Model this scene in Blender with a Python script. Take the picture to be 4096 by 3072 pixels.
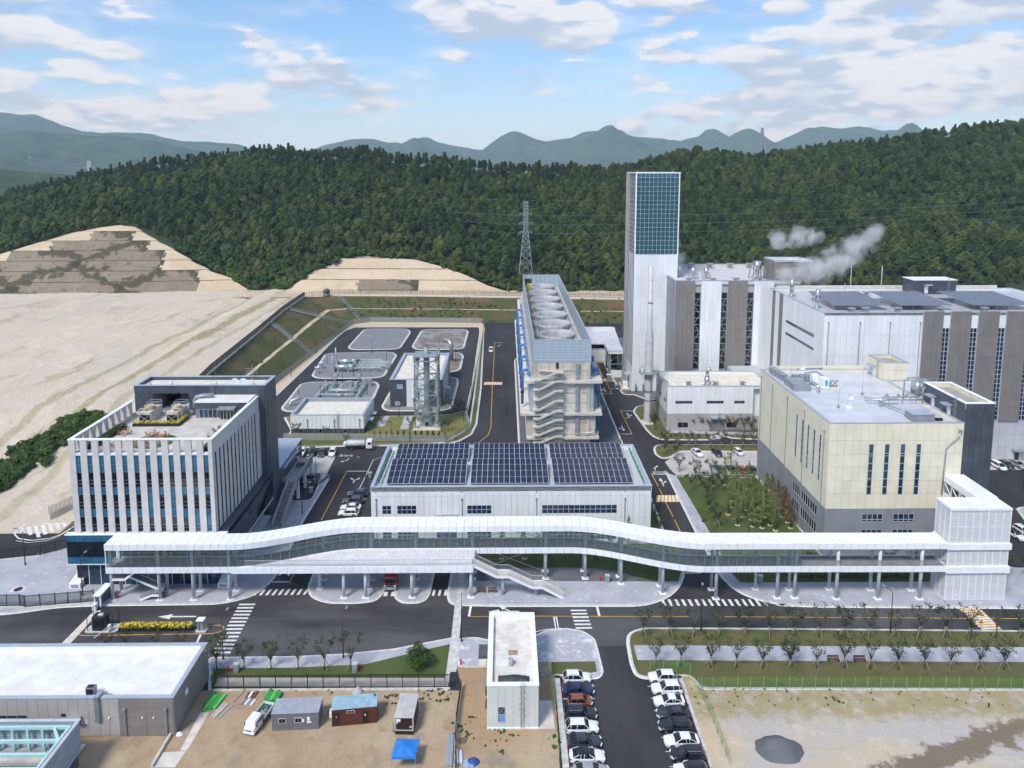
import bpy,math,random
import numpy as np
from mathutils import Vector,noise as mnoise
random.seed(7);np.random.seed(7)
for o in list(bpy.data.objects):bpy.data.objects.remove(o)
SC = bpy.context.scene
COL = SC.collection
R = math.radians

# ------------------------------------------------------------------ camera, sky, sun, exposure
cam_d = bpy.data.cameras.new('camera');cam = bpy.data.objects.new('camera',cam_d);COL.objects.link(cam)
cam.location = (0,0,80.5)
cam.rotation_euler = (R(90 - 6.8965),0,R(-0.565))
cam_d.sensor_width = 36;cam_d.lens = 2840 / 4096 * 36
cam_d.shift_y = -(1536 - 1015.5) / 4096
cam_d.clip_start = 1;cam_d.clip_end = 60000
SC.camera = cam
SC.view_settings.view_transform = 'Standard';SC.view_settings.look = 'None'
SC.view_settings.gamma = 1;SC.view_settings.exposure = 1.22
SC.cycles.max_bounces = 6;SC.cycles.transparent_max_bounces = 14;SC.cycles.volume_bounces = 5
SC.cycles.use_adaptive_sampling = True;SC.cycles.adaptive_threshold = .03;SC.cycles.adaptive_min_samples = 16;SC.cycles.use_denoising = True
SC.cycles.diffuse_bounces = 2;SC.cycles.glossy_bounces = 2

SUN_EL,SUN_AZ = R(52),R(215)          # azimuth clockwise from +Y: behind the camera, to the left
sun_d = bpy.data.lights.new('sun','SUN');sun = bpy.data.objects.new('sun',sun_d);COL.objects.link(sun)
sun_d.energy = 1.5;sun_d.angle = R(14);sun_d.color = (1,.96,.9)
sdir = Vector((math.sin(SUN_AZ) * math.cos(SUN_EL),math.cos(SUN_AZ) * math.cos(SUN_EL),math.sin(SUN_EL)))
sun.rotation_euler = sdir.to_track_quat('Z','Y').to_euler()

class NT:
    """small helper to wire node trees"""
    def __init__(s,tree):s.t = tree;tree.nodes.clear()
    def n(s,typ,ins=None,**kw):
        nd = s.t.nodes.new(typ)
        for k,v in kw.items():setattr(nd,k,v)
        for k,v in (ins or {}).items():
            sk = nd.inputs[k]
            if isinstance(v,bpy.types.NodeSocket):s.t.links.new(v,sk)
            elif isinstance(v,bpy.types.Node):s.t.links.new(v.outputs[0],sk)
            else:sk.default_value = v
        return nd
    def m(s,op,a,b=0.,c=0.,clamp=False):
        nd = s.n('ShaderNodeMath',{0:a,1:b,2:c},operation=op);nd.use_clamp = clamp;return nd.outputs[0]
    def v(s,op,a,b=(0,0,0),sc=1.):
        nd = s.n('ShaderNodeVectorMath',{0:a,1:b},operation=op)
        if op == 'SCALE':
            if isinstance(sc,bpy.types.NodeSocket):s.t.links.new(sc,nd.inputs[3])
            else:nd.inputs[3].default_value = sc
        return nd.outputs['Value'] if op in ('DOT_PRODUCT','LENGTH','DISTANCE') else nd.outputs[0]
    def mix(s,f,a,b,blend='MIX'):
        nd = s.n('ShaderNodeMix',None,data_type='RGBA',blend_type=blend)
        for i,x in ((0,f),(6,a),(7,b)):
            if isinstance(x,bpy.types.NodeSocket):s.t.links.new(x,nd.inputs[i])
            elif i == 0:nd.inputs[0].default_value = x
            else:nd.inputs[i].default_value = tuple(x)[:3] + (1,)
        return nd.outputs[2]
    def ss(s,x,lo,hi,a=0.,b=1.):
        nd = s.n('ShaderNodeMapRange',{0:x,1:lo,2:hi,3:a,4:b},interpolation_type='SMOOTHSTEP');return nd.outputs[0]
    def noise(s,vec,scale,detail=4.,rough=.55,dist=0.):
        nd = s.n('ShaderNodeTexNoise',{'Vector':vec,'Scale':scale,'Detail':detail,'Roughness':rough,'Distortion':dist});return nd.outputs[0]
    def xyz(s,vec):return s.n('ShaderNodeSeparateXYZ',{0:vec}).outputs
    def cxyz(s,x,y,z):return s.n('ShaderNodeCombineXYZ',{0:x,1:y,2:z}).outputs[0]

world = bpy.data.worlds.new('World');SC.world = world;world.use_nodes = True
world.cycles.sampling_method = 'MANUAL';world.cycles.sample_map_resolution = 256
T = NT(world.node_tree)
tc = T.n('ShaderNodeTexCoord').outputs['Generated']
sky = T.n('ShaderNodeTexSky',None,sky_type='NISHITA')
sky.sun_disc = False;sky.sun_elevation = SUN_EL;sky.sun_rotation = SUN_AZ;sky.air_density = 1.0;sky.dust_density = 0.6;sky.ozone_density = 1.6
dx,dy,dz = T.xyz(T.v('NORMALIZE',tc))
zc = T.m('MAXIMUM',dz,0.)
per = T.m('DIVIDE',1.,T.m('ADD',zc,.34))
def cloud_vec(off):return T.cxyz(T.m('MULTIPLY',dx,per),T.m('MULTIPLY',dy,per),T.m('MULTIPLY',T.m('ADD',zc,off),4.2))
def cloud_den(off,det):
    v = cloud_vec(off);big = T.noise(v,1.7,1.,.5);fine = T.noise(T.v('ADD',v,(3.1,7.7,1.3)),5.2,det,.52)
    vo = T.n('ShaderNodeTexVoronoi',{'Vector':T.v('ADD',v,T.v('SCALE',T.cxyz(fine,fine,fine),sc=.22)),'Scale':7.5}).outputs['Distance']
    return T.m('SUBTRACT',T.m('ADD',T.m('MULTIPLY',big,.80),T.m('MULTIPLY',fine,.50)),T.m('MULTIPLY',vo,.17))
d0 = cloud_den(0.,5.);d1 = cloud_den(.016,3.)
# where the bigger cloud fields stand (unit direction, spread, weight); the rest is left to the noise
fields = [((-.58,.80,.19),.20,.09),((-.28,.95,.135),.10,.13),((-.60,.79,.08),.15,.07),((.42,.88,.19),.20,.12),((.60,.78,.12),.18,.10),
          ((.24,.95,.215),.05,.10),((-.06,.97,.215),.05,.12),((-.17,.97,.21),.06,-.16),((.06,.99,.10),.035,.12),((-.10,.99,.05),.10,-.05),((.30,.95,.09),.12,.06),((-.03,.99,.145),.05,-.05),((.10,.98,.165),.04,.09)]
cov = None
for (d,wdt,wt) in fields:
    dist = T.v('DISTANCE',T.cxyz(dx,dy,dz),Vector(d).normalized())
    gss = T.m('MULTIPLY',T.m('POWER',2.718,T.m('MULTIPLY',T.m('MULTIPLY',dist,dist),-1 / wdt ** 2)),wt)
    cov = gss if cov is None else T.m('ADD',cov,gss)
den = T.m('ADD',d0,cov)
mask = T.ss(den,.618,.665)
alpha = T.m('MAXIMUM',mask,T.ss(den,.46,.72,0.,.5))
lit = T.ss(T.m('SUBTRACT',d0,d1),-.06,.06)
cloudc = T.mix(lit,(.54,.64,.81),(.95,.98,1.03))
cloudc = T.mix(T.ss(den,.76,.95,0.,.55),cloudc,(.66,.73,.85))
hz = T.ss(zc,.0,.14,.6,0.)
skyc = T.mix(1.,sky.outputs[0],(.72,.92,1.16),'MULTIPLY')
bg_sky = T.n('ShaderNodeBackground',{0:skyc,1:.070})
bg_cl = T.n('ShaderNodeBackground',{0:cloudc,1:.415})
bg_hz = T.n('ShaderNodeBackground',{0:(.64,.77,.95,1),1:.44})
m0 = T.n('ShaderNodeMixShader',{0:hz,1:bg_sky,2:bg_hz})
m1 = T.n('ShaderNodeMixShader',{0:T.m('MULTIPLY',alpha,.93),1:m0,2:bg_cl})
T.n('ShaderNodeOutputWorld',{0:m1})

# ------------------------------------------------------------------ materials
MATS = {}
def mat(name,col,rough=.6,metal=0.,var=.06,nscale=.6,bump=0.,bscale=8.,rnd=0.,spec=.5,col2=None,stretch=(1,1,1),alpha=1.,emit=None,coat=0.):
    """one procedural surface: base colour with soft world-space noise wear, optional grain relief and a small shift per object"""
    if name in MATS:return MATS[name]
    m = bpy.data.materials.new(name);m.use_nodes = True;t = NT(m.node_tree)
    pos = t.n('ShaderNodeNewGeometry').outputs['Position']
    pv = t.v('MULTIPLY',pos,stretch)
    nz = t.noise(pv,nscale,5.,.6)
    c2 = col2 or tuple(max(0,c * (1 - 2.2 * var)) for c in col)
    c = t.mix(t.ss(nz,.32,.68),tuple(min(1,x * (1 + var)) for x in col),c2)
    if rnd:
        oi = t.n('ShaderNodeObjectInfo').outputs['Random']
        k = t.m('ADD',t.m('MULTIPLY',oi,2 * rnd),1 - rnd)
        c = t.mix(1.,c,t.cxyz(k,k,k),'MULTIPLY')
    b = t.n('ShaderNodeBsdfPrincipled',{'Base Color':c,'Roughness':rough,'Metallic':metal,'Specular IOR Level':spec,'Alpha':alpha})
    if coat:b.inputs['Coat Weight'].default_value = coat;b.inputs['Coat Roughness'].default_value = .05
    if bump:
        bn = t.n('ShaderNodeBump',{'Strength':bump,'Distance':.05,'Height':t.noise(pv,bscale,4.,.6)})
        t.t.links.new(bn.outputs[0],b.inputs['Normal'])
    t.n('ShaderNodeOutputMaterial',{0:b})
    MATS[name] = m;return m
def glassmat(name,tint,opacity,rough=.03):
    """clear architectural glass: see-through film plus sky reflection"""
    m = bpy.data.materials.new(name);m.use_nodes = True;t = NT(m.node_tree)
    tr = t.n('ShaderNodeBsdfTransparent',{0:tint + (1,)})
    b = t.n('ShaderNodeBsdfPrincipled',{'Base Color':tuple(x * .5 for x in tint) + (1,),'Roughness':rough})
    fr = t.m('ADD',t.m('MULTIPLY',t.n('ShaderNodeFresnel',{0:1.5}).outputs[0],.8),opacity,clamp=True)
    t.n('ShaderNodeOutputMaterial',{0:t.n('ShaderNodeMixShader',{0:fr,1:tr,2:b})})
    MATS[name] = m;return m
def custom(name):
    m = bpy.data.materials.new(name);m.use_nodes = True;t = NT(m.node_tree);MATS[name] = m
    pos = t.n('ShaderNodeNewGeometry').outputs['Position']
    return m,t,pos
def finish(t,c,rough=.9,bump=None,strength=.4,dist=.08,spec=.3):
    b = t.n('ShaderNodeBsdfPrincipled',{'Base Color':c,'Roughness':rough,'Specular IOR Level':spec})
    if bump is not None:
        bn = t.n('ShaderNodeBump',{'Strength':strength,'Distance':dist,'Height':bump});t.t.links.new(bn.outputs[0],b.inputs['Normal'])
    t.n('ShaderNodeOutputMaterial',{0:b})

# ground surfaces
m,t,p = custom('asphalt')
n1 = t.noise(t.v('MULTIPLY',p,(1,.35,1)),.09,4.,.6);n2 = t.noise(p,.8,6.,.7);n3 = t.noise(p,14.,3.,.7)
c = t.mix(t.ss(n1,.35,.7),(.030,.030,.034),(.058,.057,.060));c = t.mix(t.m('MULTIPLY',t.ss(n2,.55,.8),.5),c,(.085,.082,.08))
c = t.mix(t.ss(t.noise(t.v('ADD',p,(9,3,0)),.35,3.,.5,1.5),.62,.66,0.,.5),c,(.022,.022,.025));c = t.mix(t.m('MULTIPLY',n3,.5),c,(.025,.025,.028));finish(t,c,.85,n3,.25,.03)
m,t,p = custom('asphalt_worn')
n1 = t.noise(t.v('MULTIPLY',p,(.3,1,1)),.12,4.,.6);n2 = t.noise(p,.5,6.,.7);n3 = t.noise(p,14.,3.,.7)
c = t.mix(t.ss(n1,.3,.7),(.034,.033,.036),(.095,.093,.094));c = t.mix(t.m('MULTIPLY',t.ss(n2,.55,.8),.5),c,(.13,.125,.12));finish(t,c,.88,n3,.25,.03)
m,t,p = custom('paving')
br = t.n('ShaderNodeTexBrick',{'Vector':p,'Scale':1.,'Mortar Size':.012,'Brick Width':.45,'Row Height':.3,'Color1':(.40,.41,.45,1),'Color2':(.33,.34,.38,1),'Mortar':(.2,.2,.22,1)})
n1 = t.noise(p,.22,5.,.6);n2 = t.noise(p,2.2,3.,.6)
c = t.mix(t.ss(n1,.3,.7),br.outputs[0],(.43,.44,.48));c = t.mix(t.ss(n2,.62,.72,0.,.35),c,(.22,.22,.25))
vo = t.n('ShaderNodeTexVoronoi',{'Vector':p,'Scale':.42});c = t.mix(t.ss(vo.outputs['Distance'],.14,.17,.55,0.),c,(.62,.6,.55));finish(t,c,.85,br.outputs[1],.15,.02)
m,t,p = custom('paving_wet')
n1 = t.noise(p,.35,7.,.65);br = t.n('ShaderNodeTexBrick',{'Vector':p,'Scale':1.,'Mortar Size':.012,'Brick Width':.45,'Row Height':.3,'Color1':(.43,.44,.48,1),'Color2':(.37,.38,.42,1),'Mortar':(.25,.25,.27,1)})
c = t.mix(t.ss(n1,.5,.62),br.outputs[0],(.66,.66,.68));finish(t,c,.85,br.outputs[1],.15,.02)
m,t,p = custom('paver_tile')
br = t.n('ShaderNodeTexBrick',{'Vector':p,'Scale':1.,'Mortar Size':.03,'Brick Width':.9,'Row Height':.9,'Color1':(.50,.48,.45,1),'Color2':(.42,.41,.39,1),'Mortar':(.27,.28,.24,1)});br.offset = 0
c = t.mix(t.ss(t.noise(p,.8,5.,.7),.5,.75,0.,.6),br.outputs[0],(.62,.6,.57));finish(t,c,.9,br.outputs[1],.2,.02)
m,t,p = custom('deck_tile')
br = t.n('ShaderNodeTexBrick',{'Vector':p,'Scale':1.,'Mortar Size':.03,'Brick Width':.8,'Row Height':.8,'Color1':(.66,.66,.66,1),'Color2':(.60,.60,.60,1),'Mortar':(.42,.43,.46,1)});br.offset = 0
c = t.mix(t.ss(t.noise(p,.35,5.,.7),.52,.66,0.,.85),br.outputs[0],(.74,.72,.70));finish(t,c,.8)
m,t,p = custom('soil')
n1 = t.noise(p,.055,5.,.6,.6);n2 = t.noise(p,.4,6.,.65,.4);n3 = t.noise(p,2.2,6.,.7);n4 = t.noise(t.v('ADD',p,(40,9,0)),.13,4.,.6)
c = t.mix(t.ss(n1,.35,.65),(.36,.25,.145),(.45,.36,.245));c = t.mix(t.ss(n2,.48,.72,0.,.8),c,(.30,.205,.12))
c = t.mix(t.ss(n4,.55,.68,0.,.75),c,(.25,.215,.17));c = t.mix(t.ss(n3,.62,.8,0.,.55),c,(.52,.45,.34));finish(t,c,.95,t.m('ADD',n3,t.m('MULTIPLY',n2,2.)),.7,.16)
m,t,p = custom('pale_soil')
n1 = t.noise(p,.05,5.,.6,.8);n2 = t.noise(p,.35,6.,.65,.4);n3 = t.noise(p,2.,6.,.7);px,py,pz = t.xyz(p)
c = t.mix(t.ss(n1,.40,.60),(.52,.42,.29),(.44,.41,.375));c = t.mix(t.ss(n2,.5,.66,0.,.7),c,(.56,.49,.38));c = t.mix(t.ss(n3,.6,.75,0.,.45),c,(.28,.25,.2))
bd = t.m('ADD',t.m('ADD',t.m('MULTIPLY',px,.34),t.m('MULTIPLY',py,-1.)),t.m('MULTIPLY',t.noise(p,.3,5.,.7),8.))
c = t.mix(t.m('MULTIPLY',t.ss(bd,-66.2,-65.2),t.ss(bd,-61.4,-62.6)),c,(.20,.155,.11))
gr = t.ss(t.m('ADD',py,t.m('MULTIPLY',t.noise(p,.5,5.,.7),7.)),97.0,100.5)
c = t.mix(t.m('MULTIPLY',gr,t.ss(n2,.3,.55)),c,(.34,.28,.15));finish(t,c,.95,t.m('ADD',n3,t.m('MULTIPLY',n2,2.)),.7,.16)
m,t,p = custom('lot_soil')
n1 = t.noise(t.v('MULTIPLY',p,(1,.5,1)),.02,5.,.6,1.2);n2 = t.noise(t.v('MULTIPLY',p,(1,.6,1)),.12,6.,.65,.8);n3 = t.noise(p,.8,6.,.7);n4 = t.noise(t.v('ADD',p,(70,0,0)),.035,5.,.65,1.)
px,py,pz = t.xyz(p)
c = t.mix(t.ss(n1,.35,.65),(.60,.505,.385),(.55,.48,.39));c = t.mix(t.ss(n2,.52,.7,0.,.75),c,(.66,.59,.49));c = t.mix(t.ss(n4,.56,.7,0.,.6),c,(.40,.32,.22))
tr = t.m('ADD',t.m('MULTIPLY',px,1.),t.m('MULTIPLY',py,-.04));tr = t.m('ADD',tr,t.m('MULTIPLY',t.noise(p,.03,4.,.6),26.))
wv = t.noise(t.cxyz(tr,t.m('MULTIPLY',py,.12),0.),.11,5.,.6)
c = t.mix(t.m('MULTIPLY',t.ss(wv,.56,.68),t.ss(n2,.4,.6,.2,.8)),c,(.33,.29,.15));bx = t.m('ADD',px,t.m('MULTIPLY',t.noise(p,.05,4.,.6),9.));pts_ = [(-122.5,3.2,.9),(-135.,2.2,.6),(-113.,2.,.45)]
for cx_,w_,k_ in pts_:c = t.mix(t.m('MULTIPLY',t.ss(t.m('ABSOLUTE',t.m('SUBTRACT',bx,cx_)),w_,w_ * .35),t.ss(n3,.35,.55,.25,k_)),c,(.27,.25,.10))
c = t.mix(t.ss(n3,.60,.76,0.,.6),c,(.36,.30,.20));finish(t,c,.95,t.m('ADD',n3,t.m('MULTIPLY',n2,3.)),.9,.4)
m,t,p = custom('grass')
n1 = t.noise(p,.18,5.,.6);n2 = t.noise(p,1.6,6.,.7);n3 = t.noise(p,9.,4.,.7)
c = t.mix(t.ss(n1,.35,.65),(.065,.105,.026),(.115,.135,.04));c = t.mix(t.ss(n2,.55,.75,0.,.8),c,(.17,.14,.065));c = t.mix(t.m('MULTIPLY',n3,.5),c,(.03,.05,.012));finish(t,c,.95,n3,.8,.12)
m,t,p = custom('grass_dry')
n1 = t.noise(p,.25,5.,.6);n2 = t.noise(p,1.2,6.,.7);n3 = t.noise(p,9.,4.,.7)
c = t.mix(t.ss(n1,.35,.65),(.155,.14,.055),(.105,.125,.038));c = t.mix(t.ss(n2,.5,.75,0.,.8),c,(.20,.155,.085));c = t.mix(t.m('MULTIPLY',n3,.45),c,(.05,.05,.02));finish(t,c,.95,n3,.8,.12)
m,t,p = custom('lawn')
n1 = t.noise(p,.2,5.,.6);n2 = t.noise(p,1.6,6.,.7);n3 = t.noise(p,9.,4.,.7)
c = t.mix(t.ss(n1,.35,.65),(.20,.185,.055),(.16,.165,.05));c = t.mix(t.ss(n2,.55,.75,0.,.6),c,(.10,.12,.03));finish(t,c,.95,n3,.6,.1)
m,t,p = custom('slope_grass')
px,py,pz = t.xyz(p)
n1 = t.noise(t.v('MULTIPLY',p,(1,1,2)),.07,5.,.65,.6);n2 = t.noise(t.v('MULTIPLY',p,(1,1,.5)),.7,6.,.7);n3 = t.noise(p,5.,4.,.7)
c = t.mix(t.ss(n1,.42,.66),(.075,.09,.028),(.16,.105,.055));c = t.mix(t.ss(n2,.5,.72,0.,.75),c,(.055,.062,.024));c = t.mix(t.ss(n3,.5,.8,0.,.5),c,(.22,.165,.10));finish(t,c,.95,t.m('ADD',n2,n3),1.,.3)
m,t,p = custom('gravel')
n1 = t.noise(p,.3,5.,.6);n3 = t.noise(p,7.,5.,.8)
c = t.mix(t.ss(n1,.35,.7),(.20,.21,.225),(.26,.265,.275));c = t.mix(t.ss(n3,.45,.65,0.,.6),c,(.11,.115,.125));finish(t,c,.95,n3,.8,.08)
m,t,p = custom('gravel_brown')
n1 = t.noise(p,.13,5.,.6,.8);n3 = t.noise(p,7.,5.,.8)
c = t.mix(t.ss(n1,.47,.55),(.27,.275,.28),(.20,.165,.125));c = t.mix(t.ss(n3,.45,.65,0.,.5),c,(.14,.135,.13));finish(t,c,.95,n3,.8,.08)
m,t,p = custom('gravel_dark')
n3 = t.noise(p,6.,5.,.8);n1 = t.noise(p,.2,4.,.6)
c = t.mix(t.ss(n3,.35,.65),(.075,.08,.09),(.15,.155,.17));c = t.mix(t.ss(n1,.4,.7,0.,.35),c,(.2,.2,.205));finish(t,c,.95,n3,.8,.08)
m,t,p = custom('forest_floor')
n1 = t.noise(p,.05,5.,.65);n2 = t.noise(p,.6,6.,.7)
c = t.mix(t.ss(n1,.35,.65),(.030,.045,.016),(.05,.062,.02));c = t.mix(t.ss(n2,.55,.75,0.,.7),c,(.02,.03,.012));finish(t,c,1.,n2,1.,.8)
m,t,p = custom('cut_earth')
n1 = t.noise(t.v('MULTIPLY',p,(1,1,3)),.05,5.,.65,.6);n2 = t.noise(t.v('MULTIPLY',p,(1.6,1,.15)),.5,5.,.7);n3 = t.noise(p,1.5,5.,.7)
c = t.mix(t.ss(n1,.35,.65),(.60,.49,.35),(.53,.42,.285));c = t.mix(t.ss(n2,.5,.75,0.,.55),c,(.40,.30,.19));c = t.mix(t.ss(n3,.6,.8,0.,.35),c,(.66,.58,.46));finish(t,c,.95,t.m('ADD',n3,n2),.8,.35)
m,t,p = custom('cut_rock')
px,py,pz = t.xyz(p)
n1 = t.noise(p,.06,5.,.65,.6);n2 = t.noise(t.v('MULTIPLY',p,(1,1,.4)),.35,6.,.7,.5);n3 = t.noise(p,1.4,5.,.75)
c = t.mix(t.ss(n1,.35,.65),(.25,.195,.14),(.30,.245,.18));c = t.mix(t.ss(n2,.54,.68,0.,.8),c,(.105,.085,.055));c = t.mix(t.ss(n3,.55,.75,0.,.6),c,(.20,.16,.115));c = t.mix(t.ss(n3,.3,.38,.7,0.),c,(.065,.07,.03));[c := t.mix(t.m('MULTIPLY',t.ss(t.m('SINE',t.m('ADD',t.m('ADD',t.m('MULTIPLY',px,.11),t.m('MULTIPLY',pz,k)),t.m('MULTIPLY',n1,7.))),.72,.95),t.ss(n3,.3,.5,.3,.85)),c,(.05,.052,.026)) for k in (.30,-.22)];finish(t,c,.95,t.m('ADD',n3,n2),1.,.5)
m,t,p = custom('far_wood')
px,py,pz = t.xyz(p)
n1 = t.noise(p,.0013,6.,.6,.5);n2 = t.noise(p,.012,7.,.7);n3 = t.noise(p,.004,5.,.6)
c = t.mix(t.ss(n2,.4,.65),(.030,.058,.026),(.075,.105,.045));c = t.mix(t.ss(n1,.4,.65,0.,.6),c,(.075,.095,.045));c = t.mix(t.ss(n3,.70,.76,0.,.9),c,(.42,.36,.28));finish(t,c,1.,n2,1.,30.)

# building finishes
WHITE = mat('white_panel',(.80,.81,.82),.45,0,.05,.5,rnd=.03,stretch=(1,1,.12),col2=(.76,.77,.78))
WHITE2 = mat('white_cladding',(.76,.775,.765),.5,0,.03,.5,rnd=.03,stretch=(1,1,.12))
JOINT = mat('joint_grey',(.47,.49,.52),.7)
IVORY = mat('ivory_panel',(.76,.70,.535),.5,0,.035,.3,rnd=.03)
IVJOINT = mat('ivory_joint',(.45,.42,.32),.7)
GREYP = mat('grey_panel',(.255,.265,.285),.5,0,.04,.3,rnd=.05)
TAUPE = mat('taupe_panel',(.225,.205,.19),.55,0,.04,.3,rnd=.04)
TAUPEL = mat('light_taupe_panel',(.43,.405,.39),.6,0,.04,.3,rnd=.03)
DARKP = mat('charcoal_panel',(.070,.080,.100),.38,0,.08,.4,rnd=.10)
DARKJ = mat('charcoal_joint',(.23,.245,.27),.5)
STONE = mat('pale_stone',(.60,.565,.54),.7,0,.03,.8,.08,20,rnd=.03)
CONC = mat('concrete',(.54,.49,.42),.85,0,.10,.5,.2,6,stretch=(1,1,.35))
CONCL = mat('light_concrete',(.64,.595,.52),.85,0,.07,.6,.15,6)
KERB = mat('kerb_concrete',(.56,.55,.53),.85,0,.10,1.2,.1,10)
MEMB = mat('roof_membrane',(.72,.715,.70),.6,0,.04,.35,col2=(.64,.62,.58))
MEMBG = mat('roof_coating_grey',(.58,.59,.625),.16,0,.05,.25,col2=(.50,.515,.55))
WHITEM = mat('white_metal',(.83,.84,.86),.35,0,.025,.4,rnd=.02)
COPING = mat('coping_metal',(.42,.47,.55),.4,.2,.04,.5)
STEEL = mat('galvanised_steel',(.48,.50,.52),.4,.6,.08,1.)
GREYM = mat('grey_metal',(.33,.36,.385),.45,.3,.06,.8)
SAGE = mat('sage_steel',(.265,.325,.32),.5,.1,.07,.8)
LOUV = mat('louvre_blue_grey',(.40,.47,.53),.45,.15,.05,.5)
BLACKM = mat('black_metal',(.018,.02,.022),.45,.2,.1,1.)
DKGREEN = mat('dark_green_metal',(.018,.035,.032),.45,.2)
BLUE = mat('blue_pipe',(.055,.21,.50),.35,0,.05,.6)
YEL = mat('yellow_paint',(.70,.42,.02),.5,0,.05,1.)
ORLINE = mat('orange_line_paint',(.66,.36,.06),.7,0,.08,1.5)
WLINE = mat('white_line_paint',(.74,.74,.72),.7,0,.10,2.)
RED = mat('red_paint',(.55,.015,.015),.3,0,.06,.6,coat=.4)
MINT = mat('mint_steel',(.42,.66,.66),.5,0,.05,.6)
GREENM = mat('green_mesh_metal',(.17,.40,.11),.5,0,.05,.8)
GREENNET = mat('green_netting',(.02,.30,.17),.7,0,.1,2.)
CHROME = mat('bright_steel',(.72,.72,.72),.18,.95,.04,1.)
BROWNW = mat('brown_timber',(.16,.065,.035),.6,0,.15,4.,stretch=(1,6,6))
BARK = mat('bark',(.16,.125,.095),.9,0,.2,4.,.4,20)
STAKE = mat('stake_timber',(.42,.32,.21),.85,0,.12,5.)
TYRE = mat('tyre_rubber',(.012,.012,.013),.8)
RIM = mat('wheel_alloy',(.30,.31,.32),.35,.8)
CARGL = mat('car_glass',(.010,.013,.020),.06,0,.1,1.,spec=.7)
LAMP = mat('lamp_lens',(.75,.76,.78),.1)
TAIL = mat('tail_lens',(.30,.01,.01),.2)
WIN = mat('blue_glass',(.010,.035,.085),.06,0,.25,.35,rnd=.35,spec=.8)
WIND = mat('dark_glass',(.006,.010,.018),.07,0,.3,.5,rnd=.4,spec=.7)
SPAN = mat('teal_spandrel_glass',(.026,.135,.225),.15,0,.08,.4,rnd=.12,spec=.7)
PVM = mat('solar_cell',(.007,.013,.042),.12,0,.2,1.2,rnd=.3,spec=.6)
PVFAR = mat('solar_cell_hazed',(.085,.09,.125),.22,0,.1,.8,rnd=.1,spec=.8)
PVFRAME = mat('panel_frame',(.62,.63,.66),.4,.3)
CLEAR = glassmat('clear_glass',(.80,.89,.87),.10)
TEALGL = glassmat('tower_glass',(.22,.52,.62),.34)
BLUETARP = mat('blue_tarp',(.02,.20,.62),.45,0,.1,1.)
CAB_GREY = mat('cabin_grey',(.17,.175,.195),.5,0,.05,1.)
CAB_ROOF = mat('cabin_roof',(.36,.38,.43),.5,0,.06,1.)
CAB_RED = mat('cabin_oxblood',(.11,.028,.018),.5,0,.08,1.)
CAB_BLUE = mat('cabin_pale_blue',(.30,.47,.54),.5,0,.08,1.)
TURF = mat('artificial_turf',(.03,.13,.03),.9,0,.1,2.)
FLOWER = mat('yellow_flower',(.62,.46,.03),.8,0,.3,3.,col2=(.42,.42,.04))
def leafmat(name,a,b,var=.35):
    m,t,p = custom(name)
    oi = t.n('ShaderNodeObjectInfo').outputs['Random'];n1 = t.noise(p,.9,3.,.6)
    c = t.mix(t.ss(n1,.3,.7),a,b);n2 = t.noise(p,.016,3.,.6);c = t.mix(t.ss(n2,.42,.62,0.,.55),c,tuple(x * y for x,y in zip(b,(1.45,1.25,1.1))));k = t.m('ADD',t.m('MULTIPLY',oi,2 * var),1 - var)
    c = t.mix(1.,c,t.cxyz(t.m('POWER',k,1.25),k,t.m('POWER',k,.8)),'MULTIPLY')
    bs = t.n('ShaderNodeBsdfPrincipled',{'Base Color':c,'Roughness':.7,'Specular IOR Level':.25})
    tl = t.n('ShaderNodeBsdfTranslucent',{0:c});t.n('ShaderNodeOutputMaterial',{0:t.n('ShaderNodeMixShader',{0:.22,1:bs,2:tl})});return m
LEAF_F = [leafmat('oak_leaf',(.042,.080,.020),(.075,.112,.032)),leafmat('pine_needle',(.026,.056,.022),(.046,.076,.030)),leafmat('acacia_leaf',(.066,.108,.028),(.10,.14,.04))]
LEAF_S = leafmat('street_leaf',(.030,.052,.020),(.06,.082,.030))
LEAF_P = leafmat('park_leaf',(.14,.20,.05),(.20,.24,.075),.25)
LEAF_B = leafmat('brown_leaf',(.13,.10,.045),(.17,.12,.06),.25)
LEAF_G = leafmat('shrub_leaf',(.035,.085,.016),(.07,.13,.025),.2)

# ------------------------------------------------------------------ modelling helpers
ORG = {}
def org(o):
    return ORG.get(o.name,Vector((0,0,0))) if o else Vector((0,0,0))
def link(o,parent=None):
    COL.objects.link(o)
    if parent:o.parent = parent;ORG[o.name] = org(parent) + Vector(o.location)
    else:ORG[o.name] = Vector(o.location)
    return o
def tag(o,label=None,cat=None,group=None,kind=None):
    if label:o['label'] = label
    if cat:o['category'] = cat
    if group:o['group'] = group
    if kind:o['kind'] = kind
    return o
def thing(name,label,cat,loc=(0,0,0),group=None,rz=0):
    o = bpy.data.objects.new(name,None);o.location = loc;o.rotation_euler[2] = rz;o.empty_display_size = .5
    link(o);return tag(o,label,cat,group)
def copy_tree(root,loc,rz=0.,label=None,group=None,sc=None):
    def rec(o,par):
        c = o.copy();COL.objects.link(c)
        if par:c.parent = par
        for ch in o.children:rec(ch,c)
        return c
    r = rec(root,None);r.location = loc;r.rotation_euler[2] = rz
    if sc:r.scale = sc if hasattr(sc,'__len__') else (sc,sc,sc)
    if label:r['label'] = label
    if group:r['group'] = group
    return r
def delete_tree(root):
    for ch in list(root.children):delete_tree(ch)
    bpy.data.objects.remove(root)

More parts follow.
